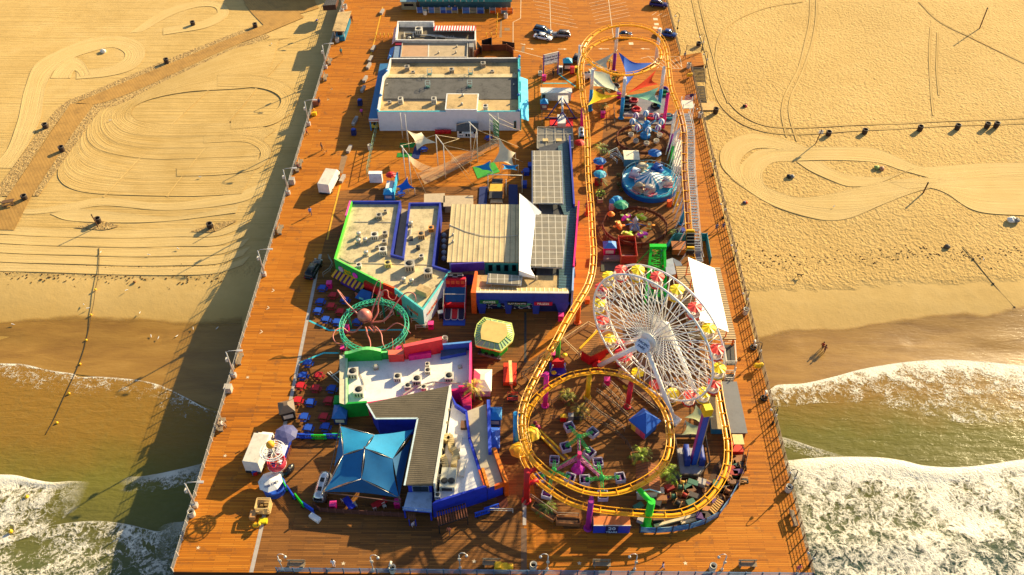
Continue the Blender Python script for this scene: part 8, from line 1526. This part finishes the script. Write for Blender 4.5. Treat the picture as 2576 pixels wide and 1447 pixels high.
for z,r_,m_ in((H_*.84,1.6,WHITE),(H_*.76,1.25,WHITE),(H_*.45,1.15,pm((225,30,50))),(H_*.36,1.15,WHITE)):
 for rr in(r_,r_*.78):MB().tube([b0+V(math.cos(2*PI*k/24)*rr,math.sin(2*PI*k/24)*rr,z)for k in range(24)],.07,5,0,True).build('ring',m_,cn)
 mb=MB();[mb.tube([b0+V(0,0,z-.2),b0+V(math.cos(k*PI/4)*r_,math.sin(k*PI/4)*r_,z)],.045,4)for k in range(8)];mb.build('ring_spokes',m_,cn)
MB().lathe([(1.1,-.2),(1.2,0),(1.2,.9),(1.1,1.0)],b0+V(0,0,H_*.36),20,0,True,False).build('basket',pm((215,60,80)),cn);MB().ball(b0+V(0,0,H_+.3),.55,14,9).build('ball',pm((250,170,40)),cn);MB().lathe([(.3,0),(.26,H_*.14),(.001,H_*.3)],b0+V(0,0,H_*.5),8).build('flame',pm((250,140,60)),cn)
sl_=thing('souvenir_cart','open wooden souvenir cart with slatted sides','cart',P('k',915,835));cb2=P('k',912,845)
for dx,dy,sx,sy in((0,-.75,1.7,.1),(0,.75,1.7,.1),(-.85,0,.1,1.4),(.85,0,.1,1.4)):
 for z in(.35,.75,1.15,1.5):MB().box((cb2.x+dx,cb2.y+1.0+dy,z),(sx,sy,.22)).build('slat',pm((214,180,120)),sl_)
MB().box((cb2.x,cb2.y+1.0,.1),(1.6,1.4,.25)).build('floor',DARK,sl_);[MB().box((cb2.x+x,cb2.y+1.0+y,.36),(.42,.36,.4)).build('goods',pm((160,130,80)),sl_)for x,y in((-.4,.25),(.2,.4),(.35,-.2),(-.3,-.35))]
crate('wooden_box','tan wooden box at the left side of the souvenir cart','box',P('k',810,840),(.7,1.1,.6),pm((205,150,90)));crate('yellow_bench','bright yellow bench cushion below the souvenir cart','bench',P('k',913,895),(1.0,.6,.4),pm((220,210,20)))
def toyfig(lab,q,m_,s_=1):o=thing('spring_toy',lab,'ride',q);mb=MB();loft(mb,[[(a*s_,b*s_,c*s_)for a,b,c in ring(x,w_,z0,z1,.1)]for x,w_,z0,z1 in((-.45,.35,.5,.8),(-.2,.55,.4,.95),(.2,.5,.4,.9),(.45,.4,.6,1.15),(.6,.25,.75,1.0))]);mb.build('body',m_,o,local=True);MB().lathe([(.12,0),(.16,.12),(.12,.24),(.16,.36),(.12,.5)],(0,0,0),8).build('spring',METAL,o,local=True);MB().tube([V(.25,-.3,.95),V(.25,.3,.95)],.035,5).build('handle',DARK,o,local=True)
toyfig('small yellow toy beside the walkway strip',P('k',848,955),YELL);toyfig('yellow toy ride at the right rail near the exit stairs',P('s',192,195),YELL,1.3);toyfig('yellow toy ride at the right rail near the beach stairs',P('b',2160,900),YELL,1.2)
o=thing('toy_train','yellow toy train engine at the near railing beside a bench','ride',P('l',1335,1378));MB().box((-.4,0,.12),(1.6,.9,.5)).build('body',pm((245,200,20)),o,local=True);MB().tube([V(.4,0,.5),V(1.1,0,.5)],.35,10).build('boiler',YELL,o,local=True);MB().box((-.7,0,.62),(.7,.8,.4)).build('cab',pm((235,180,10)),o,local=True)
o=thing('wheeled_cooler','blue and red wheeled cooler left of the rocket tower','cooler',P('k',818,380),.5);MB().box((0,0,.2),(.7,1.2,.6)).build('body',pm((40,90,190)),o,local=True);MB().box((.05,-.65,.2),(.6,.25,.5)).build('tray',RED,o,local=True);MB().box((0,.1,.81),(.72,.9,.1)).build('lid',OFFW,o,local=True)
o=thing('covered_mound','black wrapped bundle beside the timber screen','bundle',P('k',1185,370),1.2);b_=MB().ball((0,0,.3),1.0,14,7,0,.6);[setattr(p,'y',p.y*.5)for p in b_.v];[setattr(p,'z',max(0,p.z+random.uniform(-.07,.07)))for p in b_.v];b_.build('cover',pm((30,30,34),.3),o,local=True);MB().tube([V(-.9,0,.35),V(.9,0,.4)],.03,5).build('cord',OFFW,o,local=True)
cp=thing('cherry_picker','orange boom lift with a basket parked left of the front loop','lift',P('i',362,560));c=P('i',362,520);MB().box((c.x,c.y-.4,.35),(1.9,3.6,.8)).build('chassis',pm((230,60,15)),cp);[MB().tube([V(c.x+s_*.7,c.y-.4+e,.4),V(c.x+s_*1.05,c.y-.4+e,.4)],.42,12).build('wheel',RUBBER,cp)for s_ in(-1,1)for e in(-1.3,1.3)]
MB().beam(V(c.x,c.y+1.2,1.7),V(c.x+.2,c.y-3.2,2.2),.45).build('boom',pm((240,200,130)),cp);a=P('i',375,620,2.0);b=P('i',390,740,.8);MB().beam(a,b+V(0,.4,.6),.25).build('jib',pm((235,90,30)),cp);MB().box((b.x,b.y,.3),(1.5,1.0,.12)).build('basket_floor',DARK,cp);mb=MB()
for z in(.7,1.1):mb.beam(V(b.x-.75,b.y-.5,z),V(b.x+.75,b.y-.5,z),.08).beam(V(b.x-.75,b.y+.5,z),V(b.x+.75,b.y+.5,z),.08).beam(V(b.x-.75,b.y-.5,z),V(b.x-.75,b.y+.5,z),.08).beam(V(b.x+.75,b.y-.5,z),V(b.x+.75,b.y+.5,z),.08)
mb.build('basket_rail',pm((225,50,20)),cp)
te=thing('blue_tent','blue pyramid roofed tent kiosk with a rainbow counter','kiosk',P('j',990,850));q=[V(*P('j',x,y,2.0).xy,0)for x,y in((815,720),(995,870),(1150,730),(965,600))];pk_=V(*P('j',970,590,3.6).xy,3.7);cc=sum(q,Vector())/4;pk_=cc+V(0,0,3.7);mb=MB()
for k in range(4):a,b=q[k]+V(0,0,2.0),q[(k+1)%4]+V(0,0,2.0);mb.poly([a,b,pk_]);mb.poly([a-V(0,0,.25),b-V(0,0,.25),b,a])
mb.poly([p+V(0,0,1.76)for p in q]);mb.build('roof',pm((20,90,190),.6,0,.1),te);qi=inset(q,.35);MB().prism(qi,0,1.75).build('wall',pm((30,100,190)),te)
for t0,t1,col in((0,.33,(245,190,60)),(.33,.66,(235,120,120)),(.66,1,(220,70,110))):a,b=qi[0].lerp(qi[1],t0),qi[0].lerp(qi[1],t1);d=(b-a).normalized();n_=V(d.y,-d.x,0);n_=n_ if n_.y<0 else-n_;MB().prism([a+n_*.02,b+n_*.02,b+n_*.07,a+n_*.07],0,1.7).build('counter_panel',pm(col),te)
sg=thing('sign_board','white billboard on lattice posts with a two line greeting','sign',P('b',495,880));a,b=P('b',495,890),P('b',660,850);h0,h1=3.1,5.4;MB().beam(a+V(0,0,4.2),b+V(0,0,4.2),.12,2.0,up=(0,0,1)).build('panel',pm((240,240,240)),sg);d=(b-a).normalized();n_=V(d.y,-d.x,0);c=(a+b)/2+n_*.1
text('Surf, Sand, Sun & Fun',.50,c+V(0,0,4.55),d,(0,0,1),DKBLUE,sg);text('See you again soon!',.48,c+V(0,0,3.95),d,(0,0,1),DKBLUE,sg)
for p in(a,b):MB().box((p.x,p.y,0),(.25,.25,5.3)).build('post',pm((90,60,150)),sg)
for z in(3.0,5.25):MB().beam(a+V(0,0,z),b+V(0,0,z),.22).build('truss',OFFW,sg)
booth('blue roofed ticket booth right of the white sign','b',(768,790),2.0,1.8,1.9,pm((40,170,205)),pm((40,40,46)));booth('blue roofed game hut left of the pendulum ride','b',(503,1240),1.6,1.6,1.5,pm((40,140,205)),pm((150,60,90)));booth('blue and white roofed booth beside the red yard','g',(350,285),2.2,1.8,1.7,pm((60,130,215)),pm((210,20,110)));booth('blue roofed booth left of the green umbrella','d',(893,1130),1.0,1.0,1.7,pm((30,140,205)),pm((215,205,200)));booth('blue ticket counter beneath the red umbrella','c',(920,1010),1.8,1.6,1.4,pm((50,175,215)),pm((40,120,170)))
o=thing('blue_wall_panel','narrow cyan wall panel beside the red umbrella','panel',P('c',990,900));a,b=P('c',965,1030),P('c',1005,830);MB().beam(a+V(0,0,.9),b+V(0,0,.9),.15,1.7,up=(0,0,1)).build('panel',pm((50,180,225)),o);[MB().box((p.x+.16,p.y,0),(.14,.14,1.9)).build('post',pm((30,140,190)),o)for p in(a,b)];crate('white_counter','long white counter left of the cyan panel','counter',P('c',930,930),(1.2,2.4,1.1),WHITE)
for w_,x,y,s_ in(('c',1040,985,'teal, below the blue peaked sail'),('c',1940,410,'teal, beside the white shed'),('c',1278,525,'pale topped, under the cream sail'),('c',2325,755,'bright blue, right of the trampoline frame')):
 dup(PT['blue'],P(w_,x,y),.3,'low picnic table, '+s_,'tables of the trapeze yard',.95)
vending('white phone kiosk left of the blue ticket booth',P('b',692,840),0,WHITE,DKGREY,1.7);vending('red drinks machine right of the blue ticket booth',P('b',825,840),0,RED,pm((240,90,90)),1.6);vending('yellow machine by the coaster track',P('b',875,840),0,YELL,DARK,1.6)
for x,y,s_ in((765,735,'upper'),(755,870,'lower')):crate('red_stand','red square stand below the %s umbrella by the coaster'%s_,'stand',P('d',x,y),(1.3,.9,.9),RED)
hut=gable_shed('lifeguard_hut','pale flat roofed hut with ramp rails above the shark ride','hut',P('d',1090,650),2.6,2.4,1.8,.12,pm((90,160,180)),pm((240,230,200)));rail_line('pale ramp rails left of the lifeguard hut','d',[(860,570),(945,530),(1010,640),(930,580),(880,600),(950,660)],.8,pm((200,220,220)),1.5,'ramp_rail')
bw=thing('rear_wall','long white wall panel behind the coaster lift by the rides','wall',P('d',1590,600));a,b=P('d',1580,480),P('d',1570,760);MB().beam(a+V(0,0,.8),b+V(0,0,.8),1.6,1.6,up=(0,0,1)).build('panel',pm((225,215,200)),bw);[MB().box((p.x+.9,p.y,0),(.18,.18,1.8)).build('post',cW,bw)for p in(a,b)]
o=thing('tractor','small blue tractor below the coaster lift','vehicle',P('d',1605,1380),.4);MB().box((0,0,.3),(1.6,.9,.5)).build('body',pm((20,50,150)),o,local=True);MB().box((-.4,0,.8),(.6,.8,.3)).build('seat',DARK,o,local=True);[MB().tube([V(x,s_*.4,r_),V(x,s_*.62,r_)],r_,12).build('wheel',RUBBER,o,local=True)for x,r_ in((-.5,.45),(.6,.3))for s_ in(-1,1)]
ry=thing('red_yard','red mesh walled yard with a grey deck below the toy planes','enclosure',P('g',450,330));q=PL('g',[(440,195),(610,190),(635,400),(470,400)])
for a,b in zip(q,q[1:]+q[:1]):MB().beam(a+V(0,0,.9),b+V(0,0,.9),.08,1.7,up=(0,0,1)).build('mesh_panel',pm((190,60,40)),ry)
for p in q:MB().box((p.x,p.y,0),(.14,.14,1.9)).build('post',pm((200,110,60)),ry)
matp('grey_deck','grey deck boards left of the red yard','g',[(300,310),(600,310),(600,355),(290,355)],pm((120,104,100)),.6,'deck');matp('dark_deck','dark lowered deck with a blue disc left of the green tower','g',[(265,370),(460,365),(465,460),(270,480)],pm((70,74,52)),.1,'deck')
tw=thing('teal_yard','teal walled service yard at the foot of the coaster lift','enclosure',P('g',1200,300));q=PL('g',[(880,340),(1020,165),(1140,165)])+PL('g',[(1290,165),(1350,165),(1392,410)])
for k,(a,b)in enumerate(zip(q,q[1:])):
 if k!=2:MB().beam(a+V(0,0,.85),b+V(0,0,.85),.1,1.7,up=(0,0,1)).build('wall_panel',pm((20,130,150)),tw)
for p in q:MB().box((p.x,p.y,0),(.16,.16,1.8)).build('post',pm((16,100,120)),tw)
crate('wooden_crate','orange brown wooden crate inside the teal yard','crate',P('g',1075,270),(2.6,2.0,1.2),pm((170,100,45)))
YD=[('container','long container under a grey tarpaulin beside the right walkway',[(1768,335),(1922,335),(2030,850),(1868,850)],1.7,pm((112,112,114),.7,0,.15,.5),pm((90,60,40))),('container','narrow tan roofed container inside the right coaster curve',[(1650,490),(1745,500),(1840,812),(1680,806)],1.4,pm((180,160,110)),pm((40,120,150)))]
for nm,lab,pts,h,mt,mw in YD:q=PL('j',pts,h);o=thing(nm,lab,'container',sum(q,Vector())/4*1.0);o.location.z=0;MB().prism([(p.x,p.y)for p in q],0,h-.1).build('wall',mw,o);MB().prism(inset([V(p.x,p.y,0)for p in q],-.06),h-.1,h).build('roof',mt,o)
for lab,m_,pts in(('pale green shade sail behind the drop tower, upper',pm((170,175,130),.8),(('j',1510,570,3.0),('j',1700,690,2.4),('j',1560,760,2.2),('j',1390,700,2.4))),('pale green shade sail behind the drop tower, lower',pm((170,175,130),.8),(('j',1400,730,2.8),('j',1590,790,2.2),('j',1570,890,2.0),('j',1360,880,2.0)))):p=[P(*v)for v in pts];o=thing('shade_sail',lab,'shade sail',V(p[0].x,p[0].y,0));sail(o,p,m_,.3,.3,'cloth');MB().tube([V(p[0].x,p[0].y,0),p[0]],.05,5).build('mast',METAL,o)
bf=thing('banner_fence','curved site fence hung with blue wave banners at the near end of the yard','fence',P('m',1800,990));q=PL('m',[(1437,1005),(1602,1012),(1770,1000),(1942,972),(2107,918),(2246,842),(2350,700),(2440,540),(2510,380),(2550,180)])
def ban():
 t=NT('wave_banner');v=t.coord('Object',(.5,.5,1.2));n=t.noise(v,.8,4,.6,2.5);c=t.ramp(n,[(.36,(.02,.09,.32)),(.5,(.05,.24,.50)),(.6,(.25,.48,.62)),(.72,(.55,.5,.42))]);t.l(c,t.b.inputs['Base Color']);return t.m
BAN=ban()
for k,(a,b)in enumerate(zip(q,q[1:])):MB().beam(a.lerp(b,.02)+V(0,0,.75),a.lerp(b,.98)+V(0,0,.75),.06,1.2,up=(0,0,1)).build('banner',BAN if k<7 else pm((110,70,40)),bf);MB().box((a.x,a.y,0),(.14,.14,1.6)).build('post',DKGREY,bf)
yb=thing('yellow_box','blue fronted container with the white words 20 YEARS at the near fence','container',P('m',1145,1000));a,b=P('m',958,1008),P('m',1332,1008);h=hgt('m',(958,1008),(960,930));a2=P('m',965,832,h);MB().prism([a,b,V(b.x,a2.y,0),V(a.x,a2.y,0)],0,h,0,1).build('box',[pm((30,60,190)),pm((205,120,60),.8)],yb);MB().prism([a+V(-.05,-.05,0),b+V(.05,-.05,0),b+V(.05,.05,0),a+V(-.05,.05,0)],h+.002,h+.1).build('rim',OFFW,yb)
xm=(a.x+b.x)/2;MB().box((xm,a.y-.03,.02),((b.x-a.x)*.34,.04,h)).build('dark_panel',pm((10,20,80)),yb);text('20',.95,V(xm,a.y-.07,h*.66),(1,0,0),(0,0,1),pm((190,215,240)),yb);text('YEARS',.5,V(xm,a.y-.07,h*.2),(1,0,0),(0,0,1),pm((190,215,240)),yb)
hs_=thing('brown_hut','brown shingle gable roofed hut under the inner loop','hut',P('m',1530,520));q=PL('m',[(1405,590),(1655,590),(1635,310),(1400,300)],2.3);MB().prism(inset([V(p.x,p.y,0)for p in q],.3),0,2.2).build('wall',pm((200,190,180)),hs_);m1,m2=q[0].lerp(q[1],.5)+V(0,0,.8),q[3].lerp(q[2],.5)+V(0,0,.8);mb=MB();mb.poly([q[0],m1,m2,q[3]][::-1]).poly([m1,q[1],q[2],m2][::-1]).poly([q[0],q[1],m1]).poly([q[3],m2,q[2]]);mb.build('roof',lined('brown_shingle',(150,86,44),(100,54,26),.4,1,.25,.9,0,.05,.2),hs_);MB().beam(q[0]+V(0,-.03,0),m1+V(0,-.03,0),.1,.16).beam(m1+V(0,-.03,0),q[1]+V(0,-.03,0),.1,.16).build('barge_board',pm((150,200,225)),hs_)
fk=thing('forklift','red forklift with a pale roof in the right yard','forklift',P('j',1910,1010));c=P('j',1915,1020);MB().box((c.x,c.y,.2),(1.5,2.3,.8)).build('body',pm((215,40,15)),fk);[MB().box((c.x+sx*.6,c.y+sy*.7,1.0),(.08,.08,1.1)).build('post',DARK,fk)for sx in(-1,1)for sy in(-1,1)];MB().box((c.x,c.y,2.1),(1.4,1.6,.1)).build('roof',pm((225,200,130)),fk);[MB().tube([V(c.x+sx*.6,c.y+sy*.8,.3),V(c.x+sx*.85,c.y+sy*.8,.3)],.3,10).build('wheel',RUBBER,fk)for sx in(-1,1)for sy in(-1,1)];MB().box((c.x+.45,c.y+1.7,.05),(.15,1.2,.06)).box((c.x-.45,c.y+1.7,.05),(.15,1.2,.06)).build('forks',METAL,fk)
rnd=random.Random(5);CC=[(150,95,50),(120,80,50),(205,160,60),(70,60,56),(180,170,160),(90,50,110),(60,110,90),(190,120,60),(40,40,44),(160,40,30)];JN=('crate','tool_chest','cable_drum','plank_stack')
WHR=['upper right corner of the yard by the timber gate','right yard below the forklift','right yard beside the inner coaster curve','near fence under the outer curve','yard behind the green column','yard between hut and drop tower','strip below the drop tower platform'];AD=('brown','dark brown','yellow','charcoal','pale grey','purple','green','tan','black','rust red');seen={}
JP=[('j',1960,1150,0),('j',1920,1110,0),('j',1985,1240,0),('j',1860,1200,0),('j',1810,1320,1),('j',1760,1370,1),('j',1720,1410,6),('j',1660,1430,6),('j',1900,1400,1),('m',2360,360,1),('m',2300,520,2),('m',2260,620,2),('m',2380,520,2),('m',2270,680,3),('m',2130,790,3),('m',2060,860,3),('m',1960,720,4),('m',1880,690,4),('m',1830,720,4),('m',1900,640,5),('m',1990,650,5),('m',1960,590,5),('m',1850,590,5),('m',1420,760,4),('m',1460,890,4),('j',1300,1340,6),('j',1420,1440,6),('j',1900,1180,0),('j',1950,1215,0),('j',1880,1250,0),('j',1890,1330,1),('j',1840,1370,1),('j',1935,1290,1),('j',1790,1420,1),('j',1745,1447,1),('m',2420,320,1),('m',2390,420,1),('m',2330,470,1),('m',2450,450,1),('m',2290,560,2),('m',2340,600,2),('m',2180,740,3),('m',2230,720,3),('m',2120,850,3),('m',1640,600,4),('m',1720,640,4),('m',1780,650,4),('m',1660,680,4),('m',1610,720,4),('m',1740,560,5),('m',1700,520,5),('j',1280,1400,6),('j',1370,1395,6),('j',1470,1400,6),('j',1560,1390,6),('j',1620,1370,6),('j',1340,1440,6),('m',1430,850,4),('m',1620,880,3),('m',1560,870,3)]
ORD=('first','second','third','fourth','fifth','sixth','seventh','eighth','ninth','tenth','eleventh','twelfth','thirteenth','fourteenth')
for k,(w_,x,y,wi)in enumerate(JP):
 ci=k%10;ki=(k*3+wi)%4;key=wi;seen[key]=seen.get(key,0)+1;od=seen[key];q=P(w_,x,y);rz=rnd.uniform(-.6,.6);nm=JN[ki];c_=pm(CC[ci],.7,0,.3,3);lab=AD[ci]+' '+nm.replace('_',' ')+', '+ORD[od-1]+' piece, '+WHR[wi];o=thing(nm,lab,nm.replace('_',' '),q,rz,'stored gear in the right yard')
 if ki==0:MB().box((0,0,.1),(1.1,.9,.7)).build('box',c_,o,local=True);MB().box((0,0,0),(1.2,1.0,.1)).build('pallet',WOOD,o,local=True)
 elif ki==1:MB().box((0,0,0),(1.3,.7,.7)).build('body',c_,o,local=True);MB().box((0,0,.7),(1.34,.74,.14)).build('lid',pm(CC[(ci+3)%10]),o,local=True)
 elif ki==2:MB().tube([V(-.35,0,.5),V(.35,0,.5)],.3,12).build('cable',c_,o,local=True);[MB().tube([V(s_*.35,0,.5),V(s_*.42,0,.5)],.5,14,0,False,False).build('flange',WOOD,o,local=True)for s_ in(-1,1)]
 else:[MB().box((rnd.uniform(-.2,.2),-.4+j%3*.3,j//3*.12),(2.4,.26,.1),rnd.uniform(-.06,.06)).build('plank',WOOD if j%2 else c_,o,local=True)for j in range(6)]
o=thing('pallet_frame','tan timber pallet frame leaning at the curved fence','pallets',P('m',2215,740));q=PL('m',[(2160,760),(2240,650),(2300,690),(2210,810)],.9)
for k in range(7):MB().beam(q[0].lerp(q[1],k/6),q[3].lerp(q[2],k/6),.18,.1).build('slat',pm((214,165,85)),o)
for a,b in((0,1),(3,2)):MB().beam(q[a]-V(0,0,.14),q[b]-V(0,0,.14),.14).build('bearer',WOOD,o)
for lab,a,b,w2 in(('long pale beam lying behind the banner fence',(1590,935),(2040,820),.35),('short tan beam lying behind the banner fence',(1865,905),(2040,860),.4)):p,q=P('m',*a,.2),P('m',*b,.2);o=thing('beam',lab,'beam',p);MB().beam(p,q,w2,.3).build('timber',pm((215,195,160)),o);MB().beam(p.lerp(q,.3)-V(0,0,.18),p.lerp(q,.3)-V(.5,-.6,.18),.1).build('bearer',WOOD,o)
bs=thing('beach_stairs','dark two flight stairs from the pier down to the right beach','stairs',P('q',180,560));zb=-2.7
for(x0_,y0_,x1_,y1_,z0,z1)in((135,500,232,610,-.1,-1.5),(165,635,240,755,-1.6,zb)):
 a,b=P('q',x0_,y0_,z0),P('q',x1_,y1_,z1);n_=11
 for k in range(n_):y=a.y+(b.y-a.y)*k/n_;MB().box(((a.x+b.x)/2,y,z0+(z1-z0)*k/n_-.1),(abs(b.x-a.x),abs(b.y-a.y)/n_*.8,.1)).build('step',pm((64,56,44)),bs)
 for x in(a.x,b.x):MB().beam(V(x,a.y,z0+.9),V(x,b.y,z1+.9),.08).beam(V(x,a.y,z0-.15),V(x,b.y,z1-.15),.12,.25).build('stringer',pm((90,76,58)),bs)
q=G('q',240,780);MB().box((q.x,q.y,q.z-.3),(3.6,3.2,.4)).build('landing',pm((205,170,110),.9),bs)
fl2=thing('flag','striped red and white flag on a leaning pole at the right rail','flag',P('q',165,800));a=P('q',165,800);b=P('q',145,675,3.4);b=V(a.x-.8,a.y,3.6);MB().tube([a,b],.05,6).build('pole',METAL,fl2);mb=MB();mb2_=None;n_=9
for k in range(n_):z0,z1=1.75-k*.19,1.75-(k+1)*.19;mb.grid(lambda u,v:b+V(-.05-1.9*u,.25*math.sin(4*u),-.15-(z0+(z1-z0)*v-1.75)*-1-.25*u),6,1,k%2)
mb.build('cloth',[pm((200,30,50)),WHITE],fl2);MB().box(b+V(-.5,.08,-.95),(.8,.03,.75)).build('canton',DKBLUE,fl2)
for w_,x,y,s_ in(('g',1840,1275,'opposite the exit stairs'),('j',2210,505,'opposite the grey tarpaulin container'),('k',2232,1385,'behind the near railing bin')):o=thing('telescope','white coin telescope on a dark ring base '+s_,'telescope',P(w_,x,y));MB().lathe([(.5,0),(.52,.3),(.4,.32),(.38,.05)],(0,0,0),14,0,True,False).build('base_ring',DARK,o,local=True);MB().tube([V(0,0,0),V(0,0,1.3)],.07,6).build('stand',OFFW,o,local=True);MB().tube([V(-.05,-.25,1.45),V(.05,.3,1.55)],.16,8).build('barrel',OFFW,o,local=True)
rd2=thing('tower_ride','red and blue kiddie tower ride base behind the green column','ride',P('i',855,440));c=P('i',855,470);MB().box((c.x,c.y,0),(2.4,2.2,.4)).build('base',pm((60,30,150)),rd2);MB().box((c.x,c.y+.5,.4),(1.8,.7,1.4)).build('seat_row',RED,rd2);[MB().lathe([(.35,0),(.4,.1),(.001,.25)],(c.x+x,c.y+y,z),10).build('yellow_pad',YELL,rd2)for x,y,z in((-1.1,.6,1.9),(1.0,1.2,2.0),(-.6,-.9,.5))];[MB().tube([V(c.x+x,c.y+y,0),V(c.x+x*.6,c.y+y,2.2)],.07,6).build('strut',GALV,rd2)for x,y in((-1.3,-.8),(1.4,-.6))]
yr=thing('yellow_ramp','long grey ramp edged in yellow leading to the spinning ride','ramp',P('i',800,1250));q=PL('i',[(635,1110),(670,1095),(960,1370),(920,1400)],.25);MB().prism([(p.x,p.y)for p in q],0,.25).build('deck',pm((150,125,100)),yr);[MB().beam(q[a]+V(0,0,.1),q[b]+V(0,0,.1),.22,.3).build('kerb',YELL,yr)for a,b in((0,3),(1,2))]
c=P('i',910,985);fhb=crate('feed_box','small red box with a yellow peaked top by the curved rail','box',c,(.8,.6,1.0),RED,0,YELL)
fr2=thing('flower_bear','green and pink flower figure beside the yellow umbrella','figure',P('i',620,1080));[MB().ball((x,y,z),r_,10,6).build('petal',m_,fr2,local=True)for x,y,z,r_,m_ in((-.3,.1,.6,.35,pm((130,190,40))),(.35,0,.5,.4,pm((190,30,110))),(0,.4,1.0,.3,pm((150,40,60))),(.1,-.2,.3,.4,pm((200,60,120))))]
fur=thing('covered_stage','beige covered pens behind the two snack building wings','shed',P('c',1500,1040));
for pts in([(1290,975),(1480,970),(1480,1050),(1290,1050)],[(1490,995),(1772,993),(1775,1085),(1490,1090)]):q=PL('c',pts,1.6);MB().prism([(p.x,p.y)for p in q],0,1.5).build('wall',pm((120,110,96)),fur);MB().prism(inset([V(p.x,p.y,0)for p in q],-.08),1.5,1.62).build('roof',pm((190,170,140),.8,0,.15),fur)
for k,(x,y)in enumerate(((2335,760),(2375,700),(2310,890))):crate('blue_case','blue equipment case, %s of three by the solar canopy'%('lower left','upper','middle')[k],'case',P('c',x,y),(.9,1.2,.8),BLUE)
mb=MB();q=PL('m',[(1440,990),(1770,985),(2100,905),(2240,830),(2430,520),(2510,330)],.02)+PL('j',[(2010,1000),(1880,1000),(1700,1200),(1640,1340),(1280,1330),(1230,1440)],.02)+PL('m',[(1700,480),(1660,600),(1420,780)],.02);mb.poly(q);mb.build('work_yard_deck',pm((84,56,36),.85,0,.5,.5))['kind']='structure'
ts=thing('ribbed_shed','dark ribbed roof shed with brown boarding left of the rail at the top','shed',P('a',60,60));q=PL('a',[(-30,60),(40,-40),(150,-40),(120,50)],1.4);MB().prism([(p.x,p.y)for p in q],0,1.3,0,1).build('wall',[pm((90,56,40)),lined('dark_ribs',(96,92,86),(50,48,46),.5,0,.3,.6,.2,.05,.2)],ts);q=PL('a',[(-20,110),(115,95),(118,60),(-20,75)],0);MB().beam(q[0]+V(0,0,.5),q[1]+V(0,0,.5),.1,1.2,up=(0,0,1)).build('boarding',pm((96,58,40)),ts)
t0=G('n',1650,65);hb=8.0;c=V(t0.x+1.55*hb,t0.y+1.42*hb,t0.z);bh=thing('beach_house','tall beach house just beyond the top of the picture shading the platform','building',c);MB().box((c.x+10,c.y+6,c.z-.5),(20,12,hb+.5)).build('wall',pm((190,180,165)),bh);MB().box((c.x+10,c.y+6,c.z+hb),(20.4,12.4,.3)).build('roof',ROOFT,bh)
